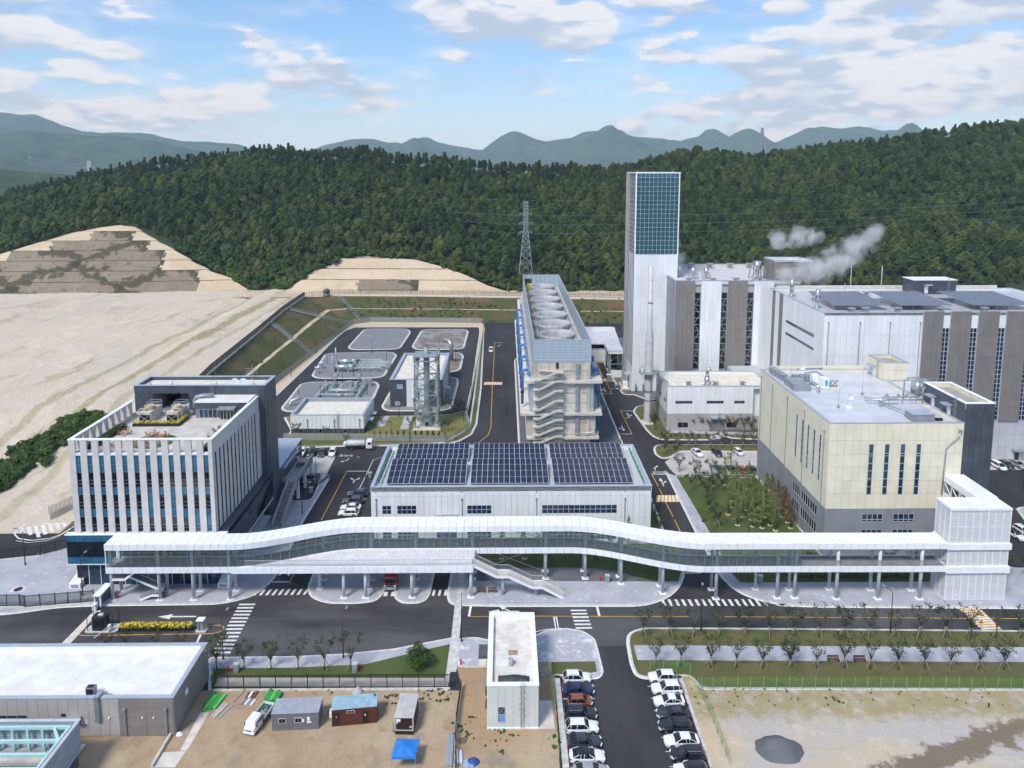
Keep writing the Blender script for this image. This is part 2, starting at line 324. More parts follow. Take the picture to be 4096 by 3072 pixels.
class MB:
    """collects faces in scene metres and links them as one mesh object"""
    def __init__(s):s.v = [];s.f = [];s.sm = []
    def add(s,vs,fs,smooth=False):
        b = len(s.v);s.v += [tuple(v) for v in vs];s.f += [tuple(i + b for i in f) for f in fs];s.sm += [smooth] * len(fs);return s
    def box(s,a,b):
        (x0,y0,z0),(x1,y1,z1) = a,b
        if x0 > x1:x0,x1 = x1,x0
        if y0 > y1:y0,y1 = y1,y0
        if z0 > z1:z0,z1 = z1,z0
        return s.add([(x0,y0,z0),(x1,y0,z0),(x1,y1,z0),(x0,y1,z0),(x0,y0,z1),(x1,y0,z1),(x1,y1,z1),(x0,y1,z1)],
                     [(0,3,2,1),(4,5,6,7),(0,1,5,4),(1,2,6,5),(2,3,7,6),(3,0,4,7)])
    def bar(s,p,q,w,h=None,up=(0,0,1)):
        """square bar from p to q"""
        h = h or w;p,q = Vector(p),Vector(q);d = (q - p)
        if d.length < 1e-5:return s
        d.normalize();u = Vector(up)
        if abs(d.dot(u)) > .97:u = Vector((0,1,0))
        a = d.cross(u).normalized() * w / 2;b = a.cross(d).normalized() * h / 2
        vs = [p - a - b,p + a - b,p + a + b,p - a + b,q - a - b,q + a - b,q + a + b,q - a + b]
        return s.add(vs,[(0,3,2,1),(4,5,6,7),(0,1,5,4),(1,2,6,5),(2,3,7,6),(3,0,4,7)])
    def tube(s,pts,r,n=8,caps=True):
        """round tube along a polyline; r is a number or one radius per point"""
        P = [Vector(p) for p in pts];k = len(P);rs = r if hasattr(r,'__len__') else [r] * k
        vs,fs = [],[];pa = None
        for i in range(k):
            d = (P[min(i + 1,k - 1)] - P[max(i - 1,0)])
            d = d.normalized() if d.length > 1e-9 else Vector((0,0,1))
            if pa is None:
                u = Vector((0,0,1)) if abs(d.z) < .9 else Vector((1,0,0));pa = d.cross(u).normalized()
            else:
                pa = (pa - d * pa.dot(d));pa = pa.normalized() if pa.length > 1e-6 else d.orthogonal().normalized()
            pb = d.cross(pa)
            for j in range(n):
                an = 2 * math.pi * j / n;vs.append(P[i] + (pa * math.cos(an) + pb * math.sin(an)) * rs[i])
        for i in range(k - 1):
            for j in range(n):
                a,b = i * n + j,i * n + (j + 1) % n;fs.append((a,b,b + n,a + n))
        s.add(vs,fs,True)
        if caps:
            b = len(s.v) - len(vs);s.f += [tuple(b + j for j in reversed(range(n))),tuple(b + (k - 1) * n + j for j in range(n))];s.sm += [False,False]
        return s
    def cyl(s,x,y,z0,z1,r0,r1=None,n=12):return s.tube([(x,y,z0),(x,y,z1)],[r0,r1 if r1 is not None else r0],n)
    def prism(s,poly,z0,z1):
        n = len(poly);ar = sum(poly[i][0] * poly[(i + 1) % n][1] - poly[(i + 1) % n][0] * poly[i][1] for i in range(n))
        if ar < 0:poly = poly[::-1]
        vs = [(x,y,z0) for x,y in poly] + [(x,y,z1) for x,y in poly]
        return s.add(vs,[tuple(range(n))[::-1],tuple(range(n,2 * n))] + [(i,(i + 1) % n,n + (i + 1) % n,n + i) for i in range(n)])
    def quad(s,a,b,c,d):return s.add([a,b,c,d],[(0,1,2,3)])
    def lathe(s,x,y,prof,n=24,closed=False):
        vs = [(x + r * math.cos(2 * math.pi * j / n),y + r * math.sin(2 * math.pi * j / n),z) for r,z in prof for j in range(n)]
        fs = [(i * n + j,i * n + (j + 1) % n,(i + 1) * n + (j + 1) % n,(i + 1) * n + j) for i in range(len(prof) - 1) for j in range(n)]
        return s.add(vs,fs,True)
    def strip(s,A,B):
        """ribbon between two point rows of the same length"""
        n = len(A);return s.add(list(A) + list(B),[(i,i + 1,n + i + 1,n + i) for i in range(n - 1)])
    def mesh(s,name,m,o=Vector((0,0,0))):
        me = bpy.data.meshes.new(name);me.from_pydata([(v[0] - o[0],v[1] - o[1],v[2] - o[2]) for v in s.v],[],s.f)
        me.polygons.foreach_set('use_smooth',s.sm);me.materials.append(m);me.update();return me
    def build(s,name,m,parent=None,kind=None):
        o = bpy.data.objects.new(name,s.mesh(name,m,org(parent)));link(o,parent)
        if kind:o['kind'] = kind
        return o
def struct(name,mb,m):return mb.build(name,m,None,'structure')

_boxmesh = {}
def cbox(name,parent,a,b,m):
    """axis-aligned piece whose mesh is shared by every piece of that size and finish"""
    a = [min(a[i],b[i]) for i in range(3)],[max(a[i],b[i]) for i in range(3)]
    sz = tuple(round(a[1][i] - a[0][i],3) for i in range(3));key = (name,sz,m.name)
    if key not in _boxmesh:_boxmesh[key] = MB().box((0,0,0),sz).mesh(name,m)
    o = bpy.data.objects.new(name,_boxmesh[key]);o.location = Vector(a[0]) - org(parent);link(o,parent);return o

def fpt(face,plane,u,d,z):
    """point on a facade: u along it, d metres out of it"""
    return {'S':(u,plane - d,z),'N':(u,plane + d,z),'W':(plane - d,u,z),'E':(plane + d,u,z)}[face]
def subtract(rect,holes):
    rs = [rect]
    for h in holes:
        nx = []
        for (a,b,c,d) in rs:
            if h[0] >= c - 1e-4 or h[2] <= a + 1e-4 or h[1] >= d - 1e-4 or h[3] <= b + 1e-4:nx.append((a,b,c,d));continue
            if h[1] > b:nx.append((a,b,c,h[1]))
            if h[3] < d:nx.append((a,h[3],c,d))
            lo,hi = max(b,h[1]),min(d,h[3])
            if h[0] > a:nx.append((a,lo,h[0],hi))
            if h[2] < c:nx.append((h[2],lo,c,hi))
        rs = nx
    return rs
def panels(parent,face,plane,us,zs,m,holes=(),gap=.05,t=.10,name='panel'):
    """cladding: one piece per cell of the joint grid, cut round the openings; m may be a function of (u, z)"""
    for i in range(len(us) - 1):
        for j in range(len(zs) - 1):
            r = (us[i] + gap / 2,zs[j] + gap / 2,us[i + 1] - gap / 2,zs[j + 1] - gap / 2)
            mm = m((us[i] + us[i + 1]) / 2,(zs[j] + zs[j + 1]) / 2) if callable(m) else m
            if mm is None:continue
            rs = subtract(r,holes)
            if len(rs) == 1 and rs[0] == r:cbox(name,parent,fpt(face,plane,r[0],t,r[1]),fpt(face,plane,r[2],.005,r[3]),mm)
            elif rs:
                comps = []
                for q in rs:
                    hit = [c for c in comps if any(min(q[2],k[2]) - max(q[0],k[0]) > -1e-4 and min(q[3],k[3]) - max(q[1],k[1]) > -1e-4 for k in c)]
                    comps = [c for c in comps if c not in hit] + [[q] + [k for c in hit for k in c]]
                for c in comps:
                    b = MB()
                    for q in c:b.box(fpt(face,plane,q[0],t,q[1]),fpt(face,plane,q[2],.005,q[3]))
                    b.build(name,mm,parent)
def window(parent,face,plane,r,nc=1,nr=1,gm=None,fm=None,fw=.07,t=.13,name='window',rows=None,mats=None):
    """frame and mullions as the part, every pane its sub-part"""
    u0,z0,u1,z1 = r;gm = gm or WIN;fm = fm or COPING
    us = [u0 + (u1 - u0) * i / nc for i in range(nc + 1)];zs = rows or [z0 + (z1 - z0) * i / nr for i in range(nr + 1)]
    b = MB()
    for u in us:b.box(fpt(face,plane,max(u0,u - fw / 2),t,z0),fpt(face,plane,min(u1,u + fw / 2),.0,z1))
    for i in range(nc):
        for z in zs:b.box(fpt(face,plane,us[i] + fw / 2,t - .01,max(z0,z - fw / 2)),fpt(face,plane,us[i + 1] - fw / 2,.0,min(z1,z + fw / 2)))
    w = b.build(name,fm,parent)
    for i in range(nc):
        for j in range(len(zs) - 1):
            cbox('pane',w,fpt(face,plane,us[i] + fw / 2,.05,zs[j] + fw / 2),fpt(face,plane,us[i + 1] - fw / 2,.01,zs[j + 1] - fw / 2),mats[j] if mats else gm)
    return w
def lin(a,b,n):return [a + (b - a) * i / n for i in range(n + 1)]
def steps(a,b,d):return lin(a,b,max(1,round((b - a) / d)))
def roof_parts(parent,x0,y0,x1,y1,z,ph,pw=.5,rm=None,pm=None,cm=None):
    """flat roof inside a parapet ring with a metal coping on top; z is the parapet top"""
    cbox('roof',parent,(x0 + pw,y0 + pw,z - ph - .15),(x1 - pw,y1 - pw,z - ph),rm or MEMB)
    b = MB();b.box((x0,y0,z - ph - .2),(x1,y0 + pw,z));b.box((x0,y1 - pw,z - ph - .2),(x1,y1,z));b.box((x0,y0 + pw,z - ph - .2),(x0 + pw,y1 - pw,z));b.box((x1 - pw,y0 + pw,z - ph - .2),(x1,y1 - pw,z))
    b.build('parapet',pm or WHITE2,parent)
    c = MB();e = .12;c.box((x0 - e,y0 - e,z),(x1 + e,y0 + pw + .05,z + .10));c.box((x0 - e,y1 - pw - .05,z),(x1 + e,y1 + e,z + .10));c.box((x0 - e,y0 + pw + .05,z),(x0 + pw + .05,y1 - pw - .05,z + .10));c.box((x1 - pw - .05,y0 + pw + .05,z),(x1 + e,y1 - pw - .05,z + .10))
    c.build('coping',cm or COPING,parent)
def downpipe(parent,face,plane,u,z0,z1,m=None):
    b = MB();b.bar(fpt(face,plane,u,.22,z0),fpt(face,plane,u,.22,z1),.13);a = fpt(face,plane,u - .16,.12,z1);c = fpt(face,plane,u + .16,.4,z1 + .35);b.box(a,c);b.build('downpipe',m or GREYM,parent)
def ladder(parent,x,y,z0,z1,d=(0,-1),w=.5,cage=True,m=None):
    """wall ladder with hoops; d points away from the wall"""
    b = MB();sx,sy = -d[1],d[0]
    for s in (-1,1):b.bar((x + sx * s * w / 2 + d[0] * .15,y + sy * s * w / 2 + d[1] * .15,z0),(x + sx * s * w / 2 + d[0] * .15,y + sy * s * w / 2 + d[1] * .15,z1 + 1.1),.06)
    z = z0 + .3
    while z < z1 + .3:b.bar((x - sx * w / 2 + d[0] * .15,y - sy * w / 2 + d[1] * .15,z),(x + sx * w / 2 + d[0] * .15,y + sy * w / 2 + d[1] * .15,z),.04);z += .35
    if cage:
        z = z0 + 2.2
        while z < z1 + 1.1:
            pts = [(x + sx * .4 * math.cos(a) + d[0] * (.15 + .7 * math.sin(a)),y + sy * .4 * math.cos(a) + d[1] * (.15 + .7 * math.sin(a)),z) for a in lin(0,math.pi,6)]
            b.tube(pts,.03,4);z += .9
    return b.build('ladder',m or STEEL,parent)

def smooth_poly(pts,rad=2.,seg=5):
    """polygon with rounded corners; a point may carry its own radius as third value"""
    out = [];n = len(pts)
    for i in range(n):
        p0,p1,p2 = Vector(pts[i - 1][:2]),Vector(pts[i][:2]),Vector(pts[(i + 1) % n][:2]);r = pts[i][2] if len(pts[i]) > 2 else rad
        a,b = p0 - p1,p2 - p1;k = min(r,a.length * .48,b.length * .48)
        if r <= 0:out.append(tuple(p1));continue
        A,B = p1 + a.normalized() * k,p1 + b.normalized() * k
        for j in range(seg + 1):
            t = j / seg;q = A * (1 - t) ** 2 + p1 * 2 * t * (1 - t) + B * t * t;out.append(tuple(q))
    return out
def offset(poly,d):
    """move every corner of a closed outline inwards by d"""
    n = len(poly);ar = sum(poly[i][0] * poly[(i + 1) % n][1] - poly[(i + 1) % n][0] * poly[i][1] for i in range(n));s = 1 if ar > 0 else -1
    out = []
    for i in range(n):
        p0,p1,p2 = Vector(poly[i - 1]),Vector(poly[i]),Vector(poly[(i + 1) % n]);e0,e1 = p1 - p0,p2 - p1
        if e0.length < 1e-6:e0 = e1
        if e1.length < 1e-6:e1 = e0
        n0 = Vector((-e0.y,e0.x)).normalized() * s;n1 = Vector((-e1.y,e1.x)).normalized() * s;nn = n0 + n1
        if nn.length < 1e-6:nn = n0
        nn.normalize();k = d / max(.35,nn.dot(n0));out.append((p1.x + nn.x * k,p1.y + nn.y * k))
    return out
def ring(b,A,B,z0,z1):
    n = len(A)
    for i in range(n):
        j = (i + 1) % n
        b.add([(A[i][0],A[i][1],z0),(A[j][0],A[j][1],z0),(A[j][0],A[j][1],z1),(A[i][0],A[i][1],z1),(B[i][0],B[i][1],z1),(B[j][0],B[j][1],z1)],[(0,1,2,3),(3,2,5,4)])
def flat(poly,z):
    n = len(poly);ar = sum(poly[i][0] * poly[(i + 1) % n][1] - poly[(i + 1) % n][0] * poly[i][1] for i in range(n))
    if ar < 0:poly = poly[::-1]
    me = MB();me.add([(x,y,z) for x,y in poly],[tuple(range(n))]);return me
def sheet(name,poly,z,m,rad=0.):
    return struct(name,flat(smooth_poly(poly,rad) if rad else [p[:2] for p in poly],z),MATS[m] if isinstance(m,str) else m)
def island(name,pts,m,rad=3.,h=.15,kw=.3,line=True):
    """raised kerbed island: surface sheet, kerb and the pale gutter strip round it"""
    P = smooth_poly(pts,rad,6);I = offset(P,kw)
    b = MB();ring(b,P,I,0.,h);struct('kerb',b,KERB)
    struct(name,flat(P,h - .006),MATS[m] if isinstance(m,str) else m)
    if line:
        O = offset(P,-.32);g = MB();n = len(P)
        for i in range(n):
            j = (i + 1) % n;g.add([(P[i][0],P[i][1],.016),(P[j][0],P[j][1],.016),(O[j][0],O[j][1],.016),(O[i][0],O[i][1],.016)],[(0,1,2,3)])
        struct('gutter_line',g,WLINE)
    return P
def paint(pts,m=None,z=.022):struct('road_marking',flat([p[:2] for p in pts],z),m or WLINE)
def line(p,q,w=.15,m=None,z=.020):
    p,q = Vector(p[:2]),Vector(q[:2]);d = (q - p).normalized();n = Vector((-d.y,d.x)) * w / 2;paint([p - n,q - n,q + n,p + n],m,z)
def pline(pts,w=.15,m=None,z=.020):
    for a,b in zip(pts,pts[1:]):line(a,b,w,m,z)
def zebra(p,q,n,w,depth,m=None,skew=(0,0),duty=.5):
    """n bars from p to q, each w deep along the given depth vector"""
    p,q = Vector(p),Vector(q);d = (q - p) / n;dv = Vector(depth);sv = Vector(skew)
    for i in range(n):
        a = p + d * (i + (1 - duty) / 2);b = a + d * duty;paint([a,b,b + dv + sv,a + dv + sv],m)
def arrow(c,ang,kind='s',k=1.):
    """painted lane arrow"""
    ca,sa = math.cos(ang),math.sin(ang)
    def put(poly):paint([(c[0] + k * (x * ca - y * sa),c[1] + k * (x * sa + y * ca)) for x,y in poly])
    if 's' in kind:put([(-.12,-2.2),(.12,-2.2),(.12,.8),(-.12,.8)]);put([(-.5,.8),(.5,.8),(0,2.4)])
    if 'r' in kind:put([(.12,-.6),(.12,-.9),(.75,-.1),(.65,.15)]) ;put([(.45,.25),(1.0,-.35),(1.15,.75)])
    if 'l' in kind:put([(-.12,-.6),(-.65,.15),(-.75,-.1),(-.12,-.9)]);put([(-.45,.25),(-1.15,.75),(-1.0,-.35)])
    if 's' not in kind:put([(-.12,-2.2),(.12,-2.2),(.12,-.5),(-.12,-.5)])

# ------------------------------------------------------------------ terrain
def interp(tab,x):
    if x <= tab[0][0]:return tab[0][1]
    for (a,b),(c,d) in zip(tab,tab[1:]):
        if x <= c:k = (x - a) / (c - a);return b + (d - b) * k
    return tab[-1][1]
def sstep(x,a,b):
    k = max(0.,min(1.,(x - a) / (b - a)));return k * k * (3 - 2 * k)
def nz(x,y,s,seed=0.):return mnoise.noise(Vector((x * s,y * s,seed)))
def fbm(x,y,s,o=4,seed=0.):return sum(nz(x,y,s * 2 ** i,seed + i * 7.3) / 2 ** i for i in range(o))

b = MB();b.add([(-30000,-2000,-.06),(30000,-2000,-.06),(30000,45000,-.06),(-30000,45000,-.06)],[(0,1,2,3)]);struct('ground',b,MATS['far_wood'])
def lotz(y):return 10 * sstep(y,153,222)
TOP = [(-99,150),(-100.5,185),(-102,240),(-106,301),(-109.5,345),(-110.5,387),(-95,389),(-48,387),(62,376),(230,374)]
TOE = [(-98.5,150),(-90,185),(-87.2,245),(-83.3,303),(-80.8,338),(-79.2,362),(-71,369),(-12,366),(62,362),(230,362)]
def densify(pl,d=5.):
    out = []
    for (a,c) in zip(pl,pl[1:]):
        n = 12
        for i in range(n):out.append((a[0] + (c[0] - a[0]) * i / n,a[1] + (c[1] - a[1]) * i / n))
    return out + [pl[-1]]
T2,B2 = densify(TOP),densify(TOE)
rows = []
prof = [(0,0),(.10,.12),(.22,.25),(.34,.38),(.46,.5),(.54,.505),(.66,.62),(.78,.75),(.9,.88),(1,1)]
for k,(d,hh) in enumerate(prof):
    r = []
    for (tp,bt) in zip(T2,B2):
        zt = lotz(tp[1]) if tp[1] < 380 and tp[0] < -90 else 10.
        x,y = bt[0] + (tp[0] - bt[0]) * d,bt[1] + (tp[1] - bt[1]) * d;w = .35 if 0 < k < len(prof) - 1 else 0
        r.append((x + w * fbm(x,y,.2),y + w * fbm(x,y,.2,seed=3.),zt * hh + w * .6 * fbm(x,y,.15,seed=9.)))
    rows.append(r)
b = MB();c = MB()
for i in range(len(rows) - 1):(c if i == 4 else b).strip(rows[i],rows[i + 1])
struct('embankment',b,MATS['slope_grass']);struct('berm_path',c,MATS['cut_earth'])
# bare lot above the bank
def top_x(y):return interp([(p[1],p[0]) for p in TOP[:6]],y)
ys = [150 + i * 2.5 for i in range(13)] + [185 + i * 4. for i in range(59)]
b = MB();nc = 70;vs = []
for y in ys:
    for i in range(nc + 1):
        k = i / nc;x = top_x(y) - (520) * (1 - k) ** 1.6
        z = lotz(y) + (.35 * fbm(x,y,.03) + .25 * fbm(x,y,.11,seed=4.)) * min(1,(top_x(y) - x) / 4 + .1) * sstep(y,156,175)
        z += 1.3 * math.exp(-((x - (top_x(y) - 23 - 6 * nz(y,0,.03))) / 3.2) ** 2) * sstep(y,180,200) * (.6 + .8 * abs(nz(x,y,.08,5.))) - .8 * math.exp(-((x - (top_x(y) - 31)) / 4.) ** 2)
        vs.append((x,y,z))
fs = [(j * (nc + 1) + i,j * (nc + 1) + i + 1,(j + 1) * (nc + 1) + i + 1,(j + 1) * (nc + 1) + i) for j in range(len(ys) - 1) for i in range(nc)]
b.add(vs,fs,True);struct('bare_lot',b,MATS['lot_soil'])
b = MB();b.add([(-110.5,385,10.02),(-95,388.9,10.02),(-48,386.9,10.02),(62,375.9,10.02),(230,373.9,10.02),(230,420,10.02),(-150,420,10.02),(-150,385,10.02)],[tuple(range(8))]);struct('bank_top_track',b,MATS['cut_earth'])
b = MB();b.strip([(-100,391,10.06),(-48,389.5,10.06),(62,378.5,10.06),(230,376,10.06)],[(-100,394,10.06),(-48,392.5,10.06),(62,381.5,10.06),(230,379,10.06)]);struct('bank_top_gutter',b,CONCL)

# cut slopes: bench by bench, netted rock in the middle and raw earth at the rims
def cut_slope(name,base_y,out,nb,rise,run,rock,x0,x1,label_seed,z0=10.):
    eb,rb,db = MB(),MB(),MB()
    n = int((x1 - x0) / 1.6)
    xs = lin(x0,x1,n)
    for kk in range(nb):
        for sub in range(5):
            ra,rz_ = kk * rise + rise * sub / 4.,kk * rise + rise * (sub + 1) / 4.
            ya,yb = kk * (run + 2.3) + run * sub / 4.,kk * (run + 2.3) + run * (sub + 1) / 4.
            if sub == 4:ra = rz_ = (kk + 1) * rise;ya,yb = kk * (run + 2.3) + run,(kk + 1) * (run + 2.3)
            def P(x,z,y):
                h = interp(out,x) - z0
                if z > h:
                    f = (z - h);z = h;y = y - f * run / rise
                dn = .45 * fbm(x,z * 2.2 + kk * 5,.16,4,label_seed)
                return (x,interp(base_y,x) + y + dn * (sub < 4),z0 + z + .12 * dn)
            for i in range(n):
                h = max(interp(out,xs[i]),interp(out,xs[i + 1])) - z0
                if ra >= h:continue
                xm = (xs[i] + xs[i + 1]) / 2 + 2.2 * nz(kk,ra,.7,2.)
                tgt = db if sub == 4 else rb if (kk < len(rock) and rock[kk][0] < xm < rock[kk][1]) else eb
                tgt.add([P(xs[i],ra,ya),P(xs[i + 1],ra,ya),P(xs[i + 1],rz_,yb),P(xs[i],rz_,yb)],[(0,1,2,3)],True)
    struct(name,eb,MATS['cut_earth']);struct(name + '_bench',db,MATS['slope_grass'])
    if rb.v:struct('netted_' + name,rb,MATS['cut_rock'])
OUT1 = [(-400,10),(-345,18),(-313,25.5),(-292,33),(-269,40.5),(-254,43.4),(-244,44.6),(-234,43.5),(-222,38.5),(-200,30),(-186,24),(-174,19.5),(-160,15.5),(-149,10)]
cut_slope('cut_slope',[(-345,396),(-215,401),(-149,409)],OUT1,7,5.2,5.6,[(-340,-178),(-335,-181),(-322,-204),(-297,-206),(-277,-218),(-257,-231)],-345,-149,1.)
OUT2 = [(-127,10),(-120,15),(-112,21),(-102,26),(-92,29),(-84,29),(-70,26.5),(-54,25.5),(-40,22.5),(-25,18.5),(-10,13),(1,10)]
cut_slope('cut_mound',[(-127,407),(-60,405),(2,402)],OUT2,4,5.4,5.8,[(-86,-50)],-127,1,5.)

# wooded hill
RIDGE = [(-560,30),(-437,47),(-396,59),(-356,68),(-328,73),(-295,81),(-268,83),(-236,87),(-196,90),(-164,87),(-116,89),(-88,83),(-36,80),(36,74),(113,76),(140,83),(172,92),(231,86),(285,93),(321,97),(367,101),(434,113),(508,119),(640,128),(760,120)]
FOOT = [(-560,402,10),(-400,400,10),(-345,412,17),(-313,428,24),(-269,447,39.5),(-245,452,43.5),(-234,451,43),(-200,437,30),(-174,424,19),(-149,411,10.5),(-138,409,10.3),(-127,409,10.5),(-112,421,20.5),(-90,431,28),(-54,428,25),(-25,418,18),(1,406,10.2),(70,404,10),(230,404,10),(760,404,10)]
FY = [(a,c) for a,c,d in FOOT];FZ = [(a,d) for a,c,d in FOOT]
def ridge_y(x):return 610 + 60 * sstep(x,60,240) + 25 * nz(x,0,.006)
def hill_z(x,y):
    y0,z0,yr = interp(FY,x),interp(FZ,x),ridge_y(x);k = (y - y0) / (yr - y0)
    if k <= 1:
        k = max(0,k);s = k ** .92 * (1 - .06 * math.sin(math.pi * k));z = z0 + (interp(RIDGE,x) - z0) * s
        return z + 15 * fbm(x,y,.0085,3) * math.sin(math.pi * k) + 1.2 * fbm(x,y,.05,2,5.) * math.sin(math.pi * k)
    return interp(RIDGE,x) - (y - yr) * .10
b = MB();nc = 220;xs = lin(-560,760,nc);ks = lin(0,1.35,48);vs = []
for k in ks:
    for x in xs:
        y = interp(FY,x) + k * (ridge_y(x) - interp(FY,x));vs.append((x,y,hill_z(x,y) - .15))
b.add(vs,[(j * (nc + 1) + i,j * (nc + 1) + i + 1,(j + 1) * (nc + 1) + i + 1,(j + 1) * (nc + 1) + i) for j in range(len(ks) - 1) for i in range(nc)],True)
struct('wooded_hill',b,MATS['forest_floor'])

# distant ranges: (azimuth-spread ridge profile in metres, distance)
def mountain(name,prof,y,depth,sp,seed):
    b = MB();n = 220;x0,x1 = prof[0][0],prof[-1][0];m = 40;vs = []
    for j in range(m + 1):
        k = j / m
        for i in range(n + 1):
            x = x0 + (x1 - x0) * i / n;yy = y - depth * (1 - k) if k < .999 else y
            s = k ** 1.15;sp_n = fbm(x,yy,sp,4,seed)
            z = interp(prof,x) * (s + .42 * sp_n * math.sin(math.pi * min(1,k * .93)) ** .8) + interp(prof,x) * .012 * fbm(x,yy,sp * 9,3,seed) * (k > .8)
            vs.append((x + .06 * depth * sp_n * (1 - k),yy,max(-1,z)))
    b.add(vs,[(j * (n + 1) + i,j * (n + 1) + i + 1,(j + 1) * (n + 1) + i + 1,(j + 1) * (n + 1) + i) for j in range(m) for i in range(n)],True)
    r = vs[m * (n + 1):];b.strip([(p[0],p[1] + depth * .6,-1) for p in reversed(r)],[p for p in reversed(r)]);struct(name,b,MATS['far_wood'])
def prof(pts,y):
    """ridge heights in metres from bearings and elevations read at distance y (tangents, level camera height 80 m)"""
    return [(y * a,80.5 + y * e) for a,e in pts]
mountain('mountain_range',prof([(-1.1,.08),(-.80,.09),(-.694,.0777),(-.647,.0715),(-.582,.0514),(-.551,.0508),(-.487,.0464),(-.443,.0369),(-.411,.035),(-.367,.0325),(-.345,.0242),(-.316,.0146),(-.265,.0115)],6000),6000,2600,.0011,1.)
mountain('mountain_spur',prof([(-1.,.04),(-.80,.036),(-.698,.0399),(-.659,.0463),(-.614,.052),(-.57,.0482),(-.519,.0419),(-.475,.0337),(-.425,.021),(-.381,.0019),(-.35,-.018)],4200),4200,1700,.0016,4.)
mountain('peaked_range',prof([(-.342,.0115),(-.29,.021),(-.258,.0287),(-.213,.0389),(-.18,.0402),(-.149,.0325),(-.132,.0306),(-.119,.0402),(-.107,.0421),(-.094,.0351),(-.065,.03),(-.033,.0243),(-.02,.0326),(.006,.0447),(.016,.0466),(.029,.0402),(.058,.0339),(.09,.039),(.109,.0492),(.135,.0568),(.154,.0505),(.18,.0454),(.213,.0416),(.245,.0365),(.271,.0435),(.28,.0531),(.293,.0544),(.309,.0455),(.329,.0372),(.355,.0353),(.381,.0353),(.394,.0417),(.426,.0563),(.442,.0595),(.471,.0532),(.504,.0545),(.527,.0513),(.582,.05),(.653,.0533),(.726,.0565),(.9,.05)],7000),7000,2500,.0014,8.)
mountain('low_wooded_rise',prof([(-1.1,-.01),(-.80,-.004),(-.72,-.0035),(-.65,-.006),(-.58,-.010),(-.50,-.013),(-.45,-.016),(-.40,-.013),(-.3,-.02),(-.2,-.03)],1500),1500,420,.004,12.)

# ------------------------------------------------------------------ site surfaces
sheet('site_road',[(-125,60),(190,60),(190,362),(-71,367),(-79,362),(-83,306),(-87,245),(-89.5,200),(-97,165),(-99,150),(-125,150)],0.,'asphalt')
sheet('front_road',[(-125,108),(8,106.5),(13.8,111.4),(20.5,111.4),(24,106.5),(125,106.5),(125,121),(40.8,123.3),(47.4,124.3),(29.1,124.4),(24.1,122.5),(-1.0,122.8),(-9.3,123.1),(-10.8,126.8),(-38.1,128.8),(-45.2,132.7),(-48.2,125.6),(-52.6,123.6),(-76.4,123.3),(-89.1,121.4),(-125,122)],.004,'asphalt_worn')
# office forecourt and plaza
island('plaza',[(-90.2,121.2),(-83.0,123.1),(-76.5,123.6),(-63.8,123.7),(-52.7,123.9),(-47.9,126.2),(-46.2,130.1),(-45.7,134.9),(-46.6,154.0),(-46.1,178.4),(-47.2,179.7),(-47.7,174.2),(-47,165),(-92,165),(-92.5,143.0),(-99.3,140.0),(-107.0,138.7),(-96.6,120.8)],'paving',2.5)
for x,y,w,h in ((-93.6,128.6,1.3,.9),(-97.7,141.2,.6,.4)):paint([(x - w,y - h),(x + w,y - h),(x + w,y + h),(x - w,y + h)],CONCL,.152);struct('manhole_cover',MB().add([(x + .6 * w * math.cos(a),y + .6 * w * math.sin(a),.158) for a in lin(0,2 * math.pi,20)[:-1]],[tuple(range(20))]),BLACKM)
# islands below the deck
island('deck_island',[(-38.0,128.6),(-36.6,125.8),(-33.4,124.0),(-27.8,123.8),(-24.4,124.5),(-23.5,126.9),(-23.5,134.7),(-24.5,141),(-37,141),(-38.3,134.1)],'paving',2.2)
island('deck_island',[(-21.1,126.9),(-20.5,125.1),(-19.1,123.8),(-16.4,123.8),(-15.1,124.7),(-14.6,126.8),(-14.4,134.4),(-15.5,141),(-20,141),(-21.1,134.4)],'paving',1.4)
C_P = island('bench_plaza',[(-10.9,126.3),(-10.4,124.0),(-9.3,123.1),(-1.0,122.7),(12.0,122.6),(24.1,122.5),(27.0,123.1),(30.3,124.9),(32.8,127.4),(34.6,130.4),(35.7,133.4),(35.2,149.0),(35.6,163.9),(37.3,197.7),(29,172),(-9.2,172),(-9.2,146),(-10.6,134.3)],'paving',1.5)
sheet('gravel_bed',[(-7.3,130.6),(28.8,130.0),(25.3,131.6),(22.5,133.4),(16.7,134.7),(7.6,134.9),(-7.5,134.7)],.154,'gravel_dark')
sheet('planted_bed',[(-7.5,134.8),(7.6,135.0),(16.7,134.8),(22.6,133.4),(25.3,131.7),(29.0,130.0),(33.8,130.0),(35.3,133.4),(37,140.5),(34.8,150.8),(35.1,164.6),(33.5,168),(31.5,168),(31.5,144.2),(-8.8,144.2)],.158,'grass')
D_P = island('east_plaza',[(42.8,133.3),(43.1,131.1),(43.9,127.8),(45.9,125.1),(48.7,123.5),(51.8,122.4),(50.8,122.4),(57.9,121.9),(95.5,121.1),(125,121),(125,134),(102,134),(102,178),(66.5,178),(66.0,176.7),(44.6,178.0),(43.1,179.2),(42.9,181.1),(42.5,148.9)],'paving',2.)
sheet('park_lawn',[(45.4,148.9),(44.9,177.7),(65.9,176.4),(65.8,177),(65.8,148),(65.8,137),(101,137.5),(101,135),(82.6,129.4),(45.9,129.5),(45.2,132.3)],.156,'grass')
